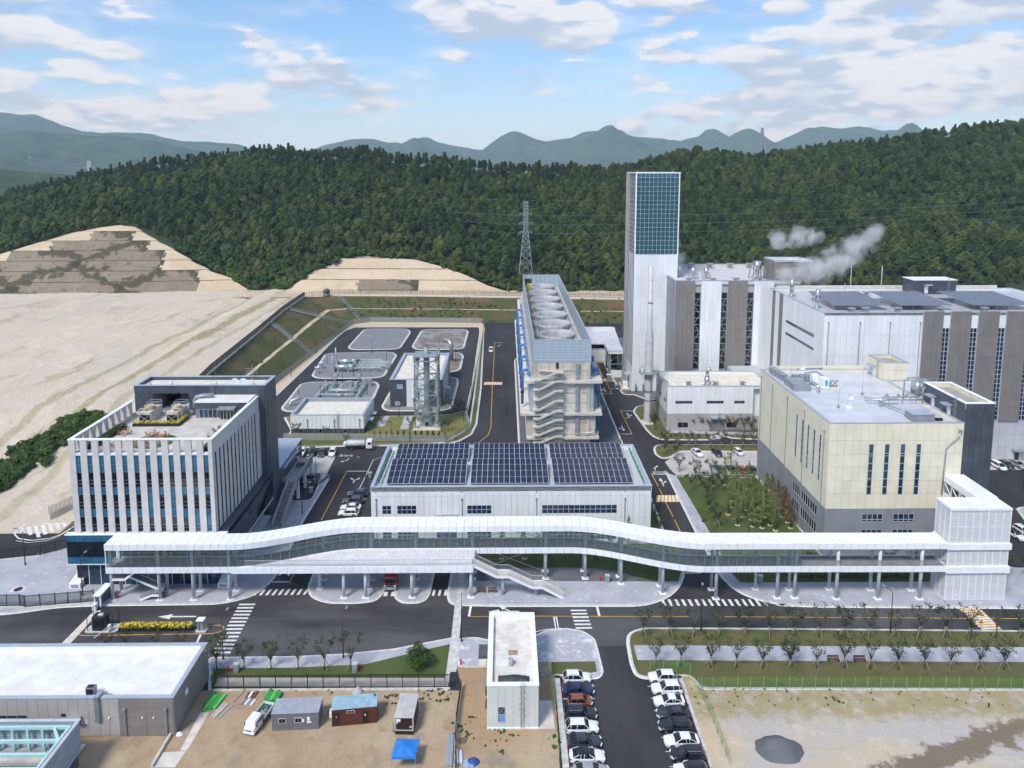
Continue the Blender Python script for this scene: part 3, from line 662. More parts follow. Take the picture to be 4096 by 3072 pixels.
# strip between branch road and car park, and the plot of the low white building
island('planted_strip',[(43.0,196.2),(43.9,198.4),(45.7,199.3),(73.9,199.0),(95,184.5),(95,181.6),(72.1,193.9),(50.1,194.4),(45.9,189.9),(43.7,189.4),(42.6,192.3)],'grass_dry',1.)
sheet('paver_car_park',[(46.0,189.4),(50.2,194.0),(72.0,193.6),(95,181.4),(95,172),(66.6,178.3),(45.1,178.6),(44.3,182.7),(44.0,187.1)],.012,'paver_tile')
island('building_plot',[(42.7,227.7),(44.5,232.4),(47.7,234.6),(51,240),(110,240),(110,196),(75.6,203.0),(67.6,204.2),(66.7,205.8),(63.5,205.0),(61.9,202.9),(46.6,203.1),(44.7,205.8),(43.9,210.3)],'grass_dry',1.5)
sheet('plot_path',[(50.3,210.7),(77.3,208.5),(76.5,206.3),(49.8,208.4)],.156,'paving')
sheet('door_path',[(63.1,208.3),(67.2,208.3),(64.4,203.2),(61.0,203.1)],.160,'paver_tile')
island('tower_plot',[(46.0,245.9),(43.5,245.3),(42.4,246.6),(41.9,250.8),(41.6,265.8),(41.1,275.6),(41.3,285.2),(41.6,295.6),(42.7,300.5),(45.4,302.0),(47,330),(110,330),(110,236),(52,236)],'gravel_dark',2.)
sheet('east_yard',[(103,122.5),(190,122.5),(190,186),(103,186)],.006,'asphalt')
sheet('hall_apron',[(86,181),(180,181),(180,200),(86,200)],.02,'paver_tile')
island('turning_island',[(118.5,150),(124,144),(132,146),(132,160),(122,160)],'paving',2.5)
# cooling tower bed and lane
island('tower_bed',[(4.1,174),(4.1,292),(6.5,299),(12,303),(30,303),(38.3,294.6),(38.1,295.8),(34.6,247.9),(34.4,199.3),(30.5,175)],'gravel_dark',2.)
island('verge',[(-10.5,339.5),(-9.0,252.9),(-9.2,216.7),(-10.4,208.1),(-13.8,202.7),(-17.6,200.2),(-18.1,201.7),(-14.1,207.6),(-11.1,214.4),(-11.0,277.6),(-11.3,339.5)],'grass_dry',.5)
island('substation_lawn',[(-71.7,223.5),(-43.4,223.9),(-30.2,224.4),(-17.9,225.5),(-13.2,229.4),(-10.9,214.4),(-14.1,207.6),(-18.1,201.4),(-22.0,200.7),(-39.6,199.1),(-47.1,199.2),(-64.8,197.6),(-66,212)],'lawn',.6)
for a in ([(-39.9,205.1),(-17.7,206.5),(-17.4,202.8),(-39.2,200.9)],[(-67.2,208.1),(-40.3,207.3),(-39.2,200.9),(-64.5,199.4)]):sheet('rough_verge',a,.16,'grass_dry')
for a in ([(-40.8,223.8),(-37.8,224.4),(-37.9,214.6),(-40.3,214.1)],[(-32.8,223.7),(-30.2,224.1),(-30.1,212.2),(-32.6,212.0)]):sheet('lawn_path',a,.17,'paving')
# substation loops
for pts,mm in (([(-71.0,313.9),(-70.8,351.2),(-49.7,351.3),(-46.7,344.4),(-47.4,310.6),(-67.8,309.8)],'gravel'),([(-42.2,314.9),(-41.6,349.4),(-20.5,350.1),(-18.3,345.6),(-18.8,310.3),(-39.4,309.5)],'gravel_brown'),([(-75.4,269.8),(-78.4,303.9),(-50.3,306.1),(-47.0,300.8),(-47.3,268.9),(-51.1,266.5),(-71.9,266.3)],'gravel'),
                ([(-75.5,232.1),(-76.8,261.5),(-49.3,262.4),(-47.1,257.8),(-46.2,235.2),(-48.9,229.1),(-73.0,228.9)],'gravel'),([(-41.9,233.1),(-41.6,251.6),(-40.1,265.0),(-18.8,267.9),(-17.8,261.3),(-18.3,231.5),(-21.8,229.1),(-39.5,229.3)],'gravel_brown'),([(-26.2,304.0),(-20.1,305.1),(-18.1,299.4),(-18.2,278.6),(-20.1,275.4),(-23.8,274.8)],'gravel_brown')):
    island('gravel_island',pts,mm,4.5,kw=.55)
PIN = [(-81.5,245.8),(-81.2,267.1),(-80.6,298.9),(-80.6,328.0),(-79.8,347.1),(-76.7,355.0),(-47.1,355.0),(-13.2,354.6),(-12.4,344.1),(-12.3,259.5),(-12.9,231.4)]
sheet('perimeter_strip',[(-88,215),(-87,245),(-83.1,306),(-79.2,361.5),(-71,368),(-12,365),(-10,352),(-11,300),(-12.5,222)] + PIN[::-1],.03,'cut_earth')
for a_,c_ in zip(PIN,PIN[1:]):b = MB();b.bar(a_ + (.06,),c_ + (.06,),.6,.14);struct('kerb',b,KERB)
# staff car park north of the office stair
sheet('paver_car_park',[(-55.8,191.6),(-47.7,192.3),(-47.1,173.9),(-50.7,173.9)],.012,'paver_tile')
island('planter_strip',[(-47.6,179.5),(-46.1,178.5),(-47.0,173.7),(-47.6,174.2)],'soil',.6)
# south of the front road
island('south_verge',[(-48.8,109.0),(-34.7,109.1),(-27.1,109.6),(-18.8,110.8),(-9.1,113.6),(-9.3,101.3),(-45.7,101.5)],'grass',.5)
sheet('south_footway',[(-48.6,108.8),(-34.6,108.9),(-27.1,109.4),(-18.8,110.5),(-8.9,113.4),(-9.1,112.1),(-15.6,109.8),(-22.8,107.2),(-33.9,106.5),(-47.6,106.4)],.155,'paving')
sheet('fence_footway',[(-45.7,104.3),(-9.7,103.9),(-9.5,102.0),(-45.5,102.4)],.156,CONCL)
sheet('yard',[(-47.2,101.7),(-6.6,101.3),(-8,70),(-90,70),(-72,107.5),(-49.1,107.1)],.02,'soil')
sheet('booth_ground',[(-7.9,106.6),(-3.1,106.5),(4.9,107.5),(7.9,107.5),(7.3,86.8),(12,70),(-9,70),(-6.8,101.8)],.03,'soil')
island('booth_pavement',[(-8.1,113.3),(-5.4,113.7),(-2.9,112.9),(5.2,114.0),(7.2,115.4),(10.5,115.9),(13.3,115.3),(15.1,113.3),(15.3,110.4),(15.5,105.2),(14.8,103.9),(13.2,103.8),(13.2,104.6),(8.0,104.6),(8.1,107.6),(4.9,107.5),(-4.3,106.2),(-8.0,106.5)],'paving_wet',.8)
sheet('booth_verge',[(7.5,107.4),(14.7,107.5),(14.7,105.1),(13.0,104.6),(7.4,104.6)],.152,'grass_dry')
sheet('drain_channel',[(-9.4,134.1),(-8.1,134.1),(-8.0,124.2),(-8.0,123.3),(-7.9,105.2),(-9.3,105.3),(-9.4,123.3),(-9.2,124.2)],.165,KERB)
sheet('concrete_apron',[(5.1,99.1),(7.0,99.0),(7.1,93.6),(4.8,93.5)],.045,CONCL)
sheet('concrete_apron',[(-4.3,109.9),(-2.8,109.8),(-2.7,106.1),(-4.3,106.2)],.19,CONCL)
for pl in ([(7.8,104.7),(8.6,104.7),(8.6,86.8),(7.7,86.8)],[(27.5,104.5),(28.1,104.5),(28.0,86.6),(27.6,86.6)]):
    b = MB();b.prism(pl,0,.14);struct('kerb',b,KERB)
for x,y in ((8.2,104.0),(27.6,103.8)):struct('drain_grate',MB().box((x - .4,y - .3,.1),(x + .4,y + .3,.15)),BLACKM)
S_P = island('south_east_verge',[(20.9,112.4),(21.6,114.6),(24.1,115.9),(38.4,115.7),(90.7,114.5),(125,113.3),(125,97.6),(80.5,100.5),(30.4,101.2),(29.5,104.0),(27.4,104.0),(22.0,103.7),(20.9,104.4),(20.6,106.7)],'grass_dry',1.8)
sheet('east_footway',[(21.7,111.4),(37.0,111.1),(87.6,110.2),(125,108.7),(125,104.2),(84.9,106.6),(21.7,107.7)],.155,'paving')
sheet('waste_ground',[(28.0,104.0),(29.5,104.0),(30.4,101.1),(80.4,100.4),(125,97.5),(125,60),(24,60),(28.0,86.6)],.035,'pale_soil')
b = MB()                                                      # heap of dark grit on the waste ground
hx,hy = (38.1,89.6)
vs = []
for j in range(9):
    rr = 3.1 * j / 8
    for i in range(26):
        a = 2 * math.pi * i / 26;q = 1 + .16 * nz(math.cos(a) * 2,math.sin(a) * 2,1.,3.);x,y = hx + rr * 1.08 * q * math.cos(a),hy + rr * .8 * q * math.sin(a)
        vs.append((x,y,.03 + max(0,1.7 * (1 - (j / 8) ** 1.25)) + .22 * fbm(x,y,.6,3) * (j < 8)))
b.add(vs,[(j * 26 + i,j * 26 + (i + 1) % 26,(j + 1) * 26 + (i + 1) % 26,(j + 1) * 26 + i) for j in range(8) for i in range(26)],True)
tag(b.build('grit_heap',MATS['gravel_dark']),'heap of dark grey grit on the pale waste ground','heap')

# ------------------------------------------------------------------ road markings
pline([(5.2,119.6),(33.3,119.2)],.15,ORLINE);pline([(39.5,119.1),(93.3,118.0)],.15,ORLINE);pline([(-6.6,119.6),(-3.0,119.6)],.15,ORLINE)
line((-6.6,119.6),(-6.4,122.8),.45);line((8.8,119.4),(9.0,116.1),.45);line((9.1,119.4),(9.2,116.2),.45);line((16.9,122.5),(17.0,119.5),.45)
zebra((11.9,121.7),(12.4,115.7),6,0,(13.5,121.7) and (2.9,0),None,(0,0),.45)
zebra((28.8,124.4),(48.9,124.2),16,0,(.15,-2.0),None,(0,0),.42)
zebra((-48.3,126.4),(-37.7,126.5),9,0,(.25,1.9),None,(0,0),.45)
zebra((-23.5,125.9),(-20.7,125.9),2,0,(0,1.4),None,(0,0),.5);zebra((-14.3,125.9),(-10.9,126.0),3,0,(.1,1.9),None,(0,0),.42)
zebra((-49.5,124.1),(-49.0,109.9),14,0,(3.0,0),None,(0,0),.45)
pline([(5.2,115.2),(6.9,115.8),(9.1,116.1),(11.0,116.1)],.16)
arrow((-0.2,121.0),math.pi / 2,'sr',1.25);arrow((-59.2,120.1),math.pi / 2,'s',1.5)
for c2,an,kd in (((-39.2,177.1),0,'lr'),((-44.1,188.3),math.pi * .93,'r'),((40.4,174.4),.0,'sr'),((40.3,184.0),0,'r'),((40.3,224.1),0,'sr'),((36.6,212.7),math.pi,'sr'),((36.3,251.5),math.pi,'sr'),((40.0,292.6),0,'sr'),((-3.1,317.5),0,'r'),((-44.1,133.5),math.pi,'lr')):arrow(c2,an,kd,1.05)
pline([(-42.4,155.5),(-42.4,182.0)],.2,ORLINE);pline([(-42.4,182.0),(-36.6,181.8)],.3);pline([(-36.7,181.8),(-36.7,189.3),(-34.2,191.4)],.16);pline([(-36.7,181.8),(-36.9,171.1)],.16)
pline([(-42.3,130.8),(-42.2,134.4)],.2,ORLINE);pline([(-45.9,130.8),(-42.3,130.8)],.35)
line((-39.0,165.9),(-34.2,165.9),.14)
pline([(38.8,179.5),(38.9,172.0)],.2,ORLINE);line((38.9,170.9),(39.0,167.3),.2,ORLINE);line((38.9,163.7),(39.0,156.0),.2,ORLINE);line((39.0,154.7),(39.0,149.4),.2,ORLINE);line((38.8,179.4),(42.5,179.2),.4)
pline([(38.5,228.7),(38.6,207.9)],.2,ORLINE);line((38.5,228.7),(42.9,228.6),.3);line((35.1,207.9),(38.7,207.9),.3);pline([(38.3,261.3),(38.4,247.2)],.2,ORLINE);line((34.9,247.1),(38.5,247.1),.3);pline([(38.2,296.5),(38.2,264.8)],.2,ORLINE);line((38.3,296.5),(41.8,296.2),.3)
pline([(-4.8,321.5),(-4.7,261.1)],.2,ORLINE);pline([(-4.8,257.7),(-4.5,214.3),(-5.2,207.5),(-8.1,201.1)],.2,ORLINE);pline([(-4.9,322.1),(-1.2,322.0)],.35)
pline([(35.6,133.1),(39.2,133.1)],.35);pline([(39.3,133.2),(39.1,134.0)],.2,ORLINE)
def hump(poly,n):
    """raised crossing table painted in slanting bands"""
    a,b_,c_,d = [Vector(p) for p in poly]
    paint([a,b_,c_,d],ORLINE,.030)
    for i in range(n):
        k0,k1 = (i + .25) / n,(i + .75) / n;sl = .35 / n;L = lambda p,q,k:p + (q - p) * max(0.,min(1.,k));paint([L(a,b_,k0),L(a,b_,k1),L(d,c_,k1 + sl),L(d,c_,k0 + sl)],WLINE,.036)
hump([(36.6,163.5),(42.4,163.5),(42.4,167.0),(37.6,167.1)],6);hump([(36.1,261.5),(41.7,261.4),(41.7,265.1),(36.5,265.1)],5);hump([(-8.2,257.8),(-1.2,257.7),(-1.1,261.1),(-7.9,261.2)],6)
pz_ = [(83.6,114.9),(87.2,114.9),(87.3,121.1),(83.4,121.1)];hump([pz_[0],pz_[3],pz_[2],pz_[1]],9)
def glyphs(c,k,ang,strokes):
    ca,sa = math.cos(ang),math.sin(ang)
    for (x0,y0,x1,y1) in strokes:
        P = [(c[0] + k * (x * ca - y * sa),c[1] + k * (x * sa + y * ca)) for x,y in ((x0,y0),(x1,y1))];line(P[0],P[1],.13 * k)
JU = [(.1,.95,.8,.95),(.45,.95,.1,.62),(.45,.95,.8,.62),(0,.4,.9,.4),(.45,.4,.45,0)]
CHA = [(1.2,1.0,1.5,1.0),(1.05,.8,1.65,.8),(1.35,.8,1.05,.3),(1.35,.8,1.65,.3),(1.85,1.05,1.85,.1),(1.85,.6,2.05,.6)]
JANG = [(2.25,.95,2.75,.95),(2.5,.95,2.25,.6),(2.5,.95,2.75,.6),(2.95,1.05,2.95,.5),(2.95,.8,3.15,.8),(2.4,.35,2.9,.35),(2.9,.35,2.9,.05),(2.9,.05,2.4,.05),(2.4,.05,2.4,.35)]
glyphs((39.2,179.8),1.1,0,JU + CHA + JANG);glyphs((-42.9,193.0),1.25,math.pi,JU + CHA + JANG)
# hatched turning area by the gate
hp = [(-108.7,149.7),(-109.2,151.1),(-109.9,159.0),(-107.6,156.0),(-105.4,154.5),(-102.3,153.9),(-99.1,155.3),(-97.6,152.7),(-98.4,149.4),(-99.6,147.8),(-103.2,147.0),(-106.5,147.8)]
pline(hp + [hp[0]],.3)
for i in range(8):
    a = Vector((-108.9,151.4)) + (Vector((-99.6,154.4)) - Vector((-108.9,151.4))) * (i / 7.);ln = (2.6,4.6,6.4,5.4,4.4,3.4,2.6,1.6)[i];d = Vector((.62,-.78)) * ln;n_ = Vector((.62,.35));a = a + Vector((-.5,.9));paint([a,a + n_,a + n_ + d,a + d])
pline([(p[0] + .0,p[1] - .9) for p in hp[7:]],.15)
# parking bays
for v in (537,672,817,968,1129,1296):
    pass
for i in range(9):
    y0 = (13.2,99.4)[1] - 2.5 * (i - 1)
    if y0 < 84:break
    line(((8.7,99.5)[0] + .1,y0),((13.6,99.4)[0],y0),.12);line(((22.2,99.4)[0],y0),((22.2,99.4)[0] + 5.,y0),.12)
yl = smooth_poly([(-74.3,115.2),(-74.4,116.5),(-73.8,117.1),(-72.5,117.2),(-50.4,117.6),(-49.5,116.8),(-49.8,115.9),(-50.9,115.3),(-73.1,115.0)],1.,4);pline(yl + [yl[0]],.18,ORLINE)
line((-53.0,115.1),(-52.7,112.9),.4)
for i in range(5):x = (56.3,190.2)[0] + i * 2.5 * 1.02;line((x,(56.3,190.2)[1]),(x - .1,(57.1,193.1)[1]),.12)
for i in range(9):line((104 + 2.5 * i,181),(104 + 2.5 * i,176),.12)
pline([(121.4,159.2),(123.2,159.0)],.3);pline([(121.3,159.0),(120.9,155.7)],.2,ORLINE)

# ------------------------------------------------------------------ office block
OF = thing('office_building','pale stone office block with tall window strips and roof garden','building',(-69,142,0))
cbox('wall',OF,(-82.2,129.76,11.),(-55.8,155.2,26.2),STONE)
cbox('terrace_floor',OF,(-82.2,130.,26.21),(-55.8,155.2,26.3),mat('terrace_paving',(.55,.51,.46),.8,0,.08,.5))
ROWS = [11.2,14.2,15.7,18.7,20.1,23.1,24.65,25.5,26.5]
xw = [-81.32 + 2.19 * k for k in range(12)]
edges = [-82.5] + [e for x in xw for e in (x,x + .95)] + [-55.5]
for k in range(13):# front piers, each of stone slabs
    u0,u1 = edges[2 * k],edges[2 * k + 1]
    for z0,z1 in ((11.,15.1),(15.1,19.4),(19.4,23.7),(23.7,26.6),(26.6,29.5)):cbox('stone_slab',OF,(u0,129.5,z0 + .015),(u1,129.85 if z1 < 28 else 129.9,z1 - .015),STONE)
for k,x in enumerate(xw):
    window(OF,'S',129.75,(x,11.2,x + .95,26.5),rows=ROWS,mats=[WIND if random.random() < .8 else SPAN,SPAN,WIND if random.random() < .7 else SPAN,SPAN,WIND,SPAN,SPAN,SPAN],fm=DARKJ,fw=.05,t=.08)
    for z in (11.9,12.6,16.4,17.1,20.8,21.5):cbox('transom',OF,(x + .08,129.66,z),(x + .87,129.69,z + .07),DARKJ)
    cbox('sill',OF,(x - .01,129.55,26.5),(x + .96,130.3,26.88),WHITEM)
cbox('beam',OF,(-82.6,129.42,29.5),(-55.4,130.2,29.68),WHITEM)
cbox('base_ledge',OF,(-84.2,128.9,10.85),(-53.4,130.,11.0),WHITEM)
ye = [130.7 + 1.935 * k for k in range(12)]
eds = [129.5] + [e for y in ye for e in (y,y + .7)] + [155.2]
for k in range(13):cbox('stone_slab',OF,(-55.95,eds[2 * k] + (.66 if k == 0 else 0),11.),(-55.5,eds[2 * k + 1],26.6),STONE)
for i in range(6):cbox('stone_slab',OF,(-55.9,130.16 + i * 4.17,26.62),(-55.5,130.16 + (i + 1) * 4.17 - .03,29.5),STONE)
for y in ye:window(OF,'E',-55.62,(y + .01,11.2,y + .69,26.55),1,6,WIND,DARKJ,.05,.1)
cbox('beam',OF,(-56.1,130.21,29.5),(-55.38,155.2,29.68),WHITEM)
for k in range(9):# west terrace screen
    y = 131.6 + 2.35 * k;cbox('stone_slab',OF,(-82.5,y,26.3),(-81.9,y + 1.15,29.5),STONE)
cbox('stone_slab',OF,(-82.5,130.16,11.),(-82.21,155.2,26.3),STONE);cbox('beam',OF,(-82.6,130.21,29.5),(-81.85,152.6,29.68),WHITEM);cbox('kerb_wall',OF,(-82.0,130.2,26.3),(-81.6,152.6,26.9),CONCL)
# glazed podium
cbox('wall',OF,(-83.9,129.1,5.),(-53.7,156.8,10.85),DARKP)
us = lin(-84.,-53.6,36)
for z0,z1,gm,n in ((9.5,10.8,SPAN,36),(6.4,9.5,WIND,12),(5.0,6.4,SPAN,36)):
    uu = lin(-84.,-53.6,n)
    for i in range(n):cbox('curtain_pane',OF,(uu[i] + .04,129.0,z0 + .04),(uu[i + 1] - .04,129.09,z1 - .04),gm)
uu = lin(129.1,156.8,14)
for i in range(14):cbox('curtain_pane',OF,(-53.69,uu[i] + .03,5.05),(-53.6,uu[i + 1] - .03,10.8),WIND)
cbox('soffit_edge',OF,(-84.1,128.95,4.85),(-53.5,156.9,4.99),WHITEM)
cbox('wall',OF,(-83.,130.2,.1),(-55.5,156,4.84),DARKP)
uu = lin(-83.,-55.6,12)
for i in range(12):cbox('curtain_pane',OF,(uu[i] + .05,130.05,.2),(uu[i + 1] - .05,130.19,4.8),WIN if i % 3 else WIND);cbox('mullion',OF,(uu[i] - .05,129.98,.16),(uu[i] + .05,130.19,4.84),WHITEM)
cbox('entrance_canopy',OF,(-55.4,141.,4.2),(-51.6,149,4.45),GREYM)
# dark rear core
for a,b_ in (((-83.2,155.3,0),(-54.,162.5,26.2)),((-83.2,155.3,26.2),(-79.1,162.5,31.1)),((-71.,155.3,26.2),(-54.,162.5,31.1)),((-79.1,155.3,30.25),(-71.,162.5,31.1)),((-79.1,161.9,26.2),(-76.,162.5,30.25)),((-79.1,161.9,26.2),(-71.,162.5,28.6))):cbox('core_wall',OF,a,b_,DARKJ)
us = [-83.2,-82.1,-81.1,-80.1,-79.1,-78.1,-77.1,-76.1,-75.1,-74.1,-73.05,-72.0,-71.0] + lin(-71,-54,17)[1:]
panels(OF,'S',155.3,us,[26.3,30.25,32.0],lambda u,z:None if (-79.1 < u < -71 and z < 30.2) else DARKP,gap=.04,t=.08)
panels(OF,'S',155.3,[-55.3,-54.],[.2,5,9,13,17,21,26.3],DARKP,gap=.05,t=.08)
panels(OF,'E',-54.,steps(155.3,162.5,.9),[.2,16,32.0],DARKP,[(156.0,2.,156.5,28)],gap=.035,t=.08)
cbox('slot_window',OF,(-54.,156.0,2.),(-53.97,156.5,28.),WIND)
roof_parts(OF,-83.25,155.25,-53.95,162.5,32.05,.75,.55,mat('cream_membrane',(.70,.66,.57),.7),DARKP)
for x in (-81.2,-76.2,-66.2,-57.6):b = MB();b.tube([(x,158.5,31.3),(x,158.5,36.)],[.05,.02],5);b.tube([(x,158.5,31.3),(x,158.5,31.7)],[.35,.08],8);b.build('lightning_rod',GREYM,OF)
for x in (-61.2,-59.3):b = MB();vs = [(0,0,0)];b.add([(x,156.9,32.3)] + [(x + .95 * math.cos(a),157.1 - .35 * (1),32.35 + .95 * math.sin(a)) for a in lin(0,2 * math.pi,16)[:-1]],[(0,1 + i,1 + (i + 1) % 16) for i in range(16)]);b.tube([(x,157.2,31.3),(x,157.,32.3)],.06,6);b.build('satellite_dish',WHITEM,OF)
b = MB()
for k in range(3):z = 33.2 + .5 * k;b.bar((-60.6,161.5,z),(-57.6,161.5,z),.05);[b.bar((-60.3 + .6 * j,161.2,z),(-60.3 + .6 * j,161.8,z),.03) for j in range(5)]
b.bar((-59,161.5,31.3),(-59,161.5,35),.08);b.build('antenna',STEEL,OF)
ladder(OF,-65.6,155.2,28.8,32.,cage=False)
# roof-top room
cbox('roof_room_wall',OF,(-67.5,150.3,26.3),(-56.2,155.2,29.7),DARKJ);panels(OF,'S',150.3,steps(-67.5,-56.2,.95),[28.35,29.75],DARKP,gap=.04,t=.08)
cbox('roof_room_roof',OF,(-67.7,150.1,29.75),(-56.0,155.2,29.95),MEMB)
window(OF,'S',150.3,(-66.7,26.4,-61.9,28.3),5,1,WIN,PVFRAME,.08,.1);window(OF,'S',150.3,(-58.0,26.4,-56.4,28.3),2,1,WIN,PVFRAME,.08,.1)
cbox('door_canopy',OF,(-62.2,148.6,28.6),(-58.5,150.2,29.),GREYM);window(OF,'S',149.3,(-61.8,26.35,-58.9,28.55),4,1,WIND,PVFRAME,.08,.12,'door')
b = MB();b.tube([(-68.6,152.5,26.3),(-68.6,152.5,29.6),(-68.2,152.6,30.2),(-67,152.8,30.5),(-64.6,153.2,30.5)],.5,4);b.tube([(-69.6,151.6,26.3),(-69.6,151.6,29.2)],.3,6);b.build('duct',GREYM,OF)
tag(OF,OF['label'],'building')
# roof garden things
def rooftop_cooler(x0,x1,lab):
    y0,y1 = 147.2,152.8
    t = thing('rooftop_cooling_unit',lab,'cooling unit',((x0 + x1) / 2,y0,26.3),'cooling units on the office roof');cbox('casing',t,(x0,y0 + .1,26.3),(x1,y1,28.6),mat('weathered_casing',(.55,.52,.47),.6,0,.12,1.))
    cbox('louvre',t,(x0 + .12,y0 + .02,26.4),(x1 - .12,y0 + .09,28.1),BLACKM)
    b = MB();b.bar((x0 + .2,y0 - .02,26.5),(x1 - .2,y0 - .02,28.),.07);b.bar((x1 - .2,y0 - .02,26.5),(x0 + .2,y0 - .02,28.),.07);b.build('brace',PVFRAME,t)
    b = MB();b.lathe((x0 + x1) / 2,149.6,[(1.05,28.6),(.95,29.1),(1.05,29.5),(.9,29.5),(.85,28.9),(.3,28.9)],20);b.build('fan_stack',mat('rusty_cream',(.50,.40,.27),.6),t);b = MB();b.cyl((x0 + x1) / 2,149.6,28.9,29.5,.35,.3);b.build('fan_motor',STEEL,t)
    b = MB()
    for z in (29.2,29.7):
        for p,q in (((x0,150.9),(x1,150.9)),((x0,150.9),(x0,152.7)),((x1,150.9),(x1,152.7)),((x0,152.7),(x1,152.7))):b.bar(p + (z,),q + (z,),.05)
    for p in ((x0,150.9),(x1,150.9),(x0,152.7),(x1,152.7)):b.bar(p + (28.6,),p + (29.7,),.05)
    b.build('guard_rail',PVFRAME,t);b = MB();b.tube([(x0 - .5 if x0 < -75 else x1 + .4,148.4,26.3),(x0 - .5 if x0 < -75 else x1 + .4,148.4,28.9),(x0 - .2 if x0 < -75 else x1 + .1,148.4,29.1),((x0 + x1) / 2,148.4,29.1),((x0 + x1) / 2,148.4,28.6)],.14,6);b.build('pipe',mat('rusty_cream',(.50,.40,.27),.6),t)
rooftop_cooler(-78.3,-75.9,'left white cooling unit with crossed louvre behind yellow flowers on office roof');rooftop_cooler(-72.5,-70.1,'right white cooling unit with crossed louvre behind yellow flowers on office roof')
def leaf_cloud(b,pts,n,sz,seed=0,flat_=.0):
    """scatter small leaf faces round the given (centre, radii) lumps"""
    rg = np.random.RandomState(seed)
    for (c,r) in pts:
        d = rg.normal(size=(n,3));d /= np.linalg.norm(d,axis=1)[:,None];rad = rg.uniform(.55,1.0,n) ** .5
        P = np.array(c) + d * np.array(r) * rad[:,None]
        for i in range(n):
            nn = Vector(d[i]) * .95 + Vector(rg.normal(size=3)) * .36;nn.z += .18;nn.normalize();a = nn.orthogonal().normalized();bb = nn.cross(a);an = rg.uniform(0,6.28);a,bb = a * math.cos(an) + bb * math.sin(an),bb * math.cos(an) - a * math.sin(an)
            s = sz * rg.uniform(.6,1.3);p = Vector(P[i]);b.add([p - a * s - bb * s * .6,p + a * s * .9 - bb * s * .7,p + a * s * 1.1 + bb * s * .5,p - a * s * .7 + bb * s * .8],[(0,1,2,3)])
def planter(name,lab,boxes,m_leaf,h,lh,grp=None,base=BLACKM,z=26.3,sz=.12,n=26,cat='planter'):
    t = thing(name,lab,cat,(boxes[0][0],boxes[0][1],z),grp);b = MB();f = MB();k = 0
    for (x0,y0,x1,y1) in boxes:
        b.box((x0,y0,z),(x1,y1,z + h))
        nx,ny = max(1,int((x1 - x0) / .45)),max(1,int((y1 - y0) / .45))
        for i in range(nx):
            for j in range(ny):k += 1;leaf_cloud(f,[((x0 + (i + .5) * (x1 - x0) / nx,y0 + (j + .5) * (y1 - y0) / ny,z + h + lh * .35),(.32,.32,lh * .6))],n,sz,k)
    b.build('trough',base,t);f.build('flowers',m_leaf,t,'stuff');return t
planter('flower_planter','black trough of yellow flowers round the office roof coolers',[(-78.7,145.2,-69.6,146.0),(-69.6,145.2,-68.9,150.2)],FLOWER,.55,.75)
b = MB();b.add([(-70.2 + 4.4 * math.cos(a),136.9 + 3.9 * math.sin(a),26.325) for a in lin(0,2 * math.pi,32)[:-1]],[tuple(range(32))]);o = b.build('round_lawn',TURF,OF)
b = MB();b.add([(-71.2 + 2.9 * math.cos(a),137.3 + 3.3 * math.sin(a),26.335) for a in lin(0,2 * math.pi,32)[:-1]],[tuple(range(32))]);b.build('round_patio',mat('brick_patio',(.26,.14,.10),.8,0,.15,2.),OF)
CHW = mat('garden_timber',(.42,.27,.15),.7,0,.1,3.)
def garden_set(x,y,lab):
    t = thing('garden_table',lab,'table',(x,y,26.33),'tables on the office roof garden');cbox('table_top',t,(x - .55,y - .45,27.05),(x + .55,y + .45,27.1),CHW)
    for sx in (-.45,.45):
        for sy in (-.35,.35):cbox('leg',t,(x + sx - .03,y + sy - .03,26.33),(x + sx + .03,y + sy + .03,27.05),CHW)
    for i,(dx,dy) in enumerate(((-1,0),(1,.1),(0,1),(.1,-1))):
        c = thing('garden_chair','%s chair of the %s' % (('left','right','far','near')[i],lab.replace('timber ','')),'chair',(x + dx,y + dy,26.33),'chairs on the office roof garden');cx,cy = x + dx,y + dy
        cbox('seat',c,(cx - .25,cy - .25,26.75),(cx + .25,cy + .25,26.8),CHW)
        q = (dx / max(abs(dx),abs(dy)),dy / max(abs(dx),abs(dy)));ax = abs(dx) > abs(dy);bx = cx + (.25 * (1 if dx > 0 else -1) if ax else 0);by = cy + (0 if ax else .25 * (1 if dy > 0 else -1))
        cbox('backrest',c,(bx - (.03 if ax else .25),by - (.25 if ax else .03),26.85),(bx + (.03 if ax else .25),by + (.25 if ax else .03),27.25),CHW)
        for sx in (-.22,.22):
            for sy in (-.22,.22):cbox('leg',c,(cx + sx - .025,cy + sy - .025,26.33),(cx + sx + .025,cy + sy + .025,26.75),CHW)
garden_set(-77.8,140.6,'timber garden table on pale paving near the left roof screen');garden_set(-71.9,139.8,'timber garden table at the far side of the round brick patio');garden_set(-69.3,138.8,'timber garden table on the right of the round brick patio');garden_set(-71.6,135.4,'timber garden table at the near side of the round brick patio');garden_set(-76.6,134.6,'timber garden table just left of the round brick patio')
planter('roof_hedge','low green hedge bed along the left screen of office roof',[(-81.2,133,-79.6,144.8)],LEAF_G,.35,.7,n=20,sz=.14,cat='hedge')
planter('roof_hedge','low green hedge bed along the right wall of office roof',[(-58.6,131,-56.2,147.5)],LEAF_G,.35,.6,n=14,sz=.14,cat='hedge')
t = cbox('garden_bench',None,(-79.3,140.2,26.35),(-78.8,143.4,26.75),BROWNW);tag(t,'long brown timber bench beside the left roof hedge','bench')

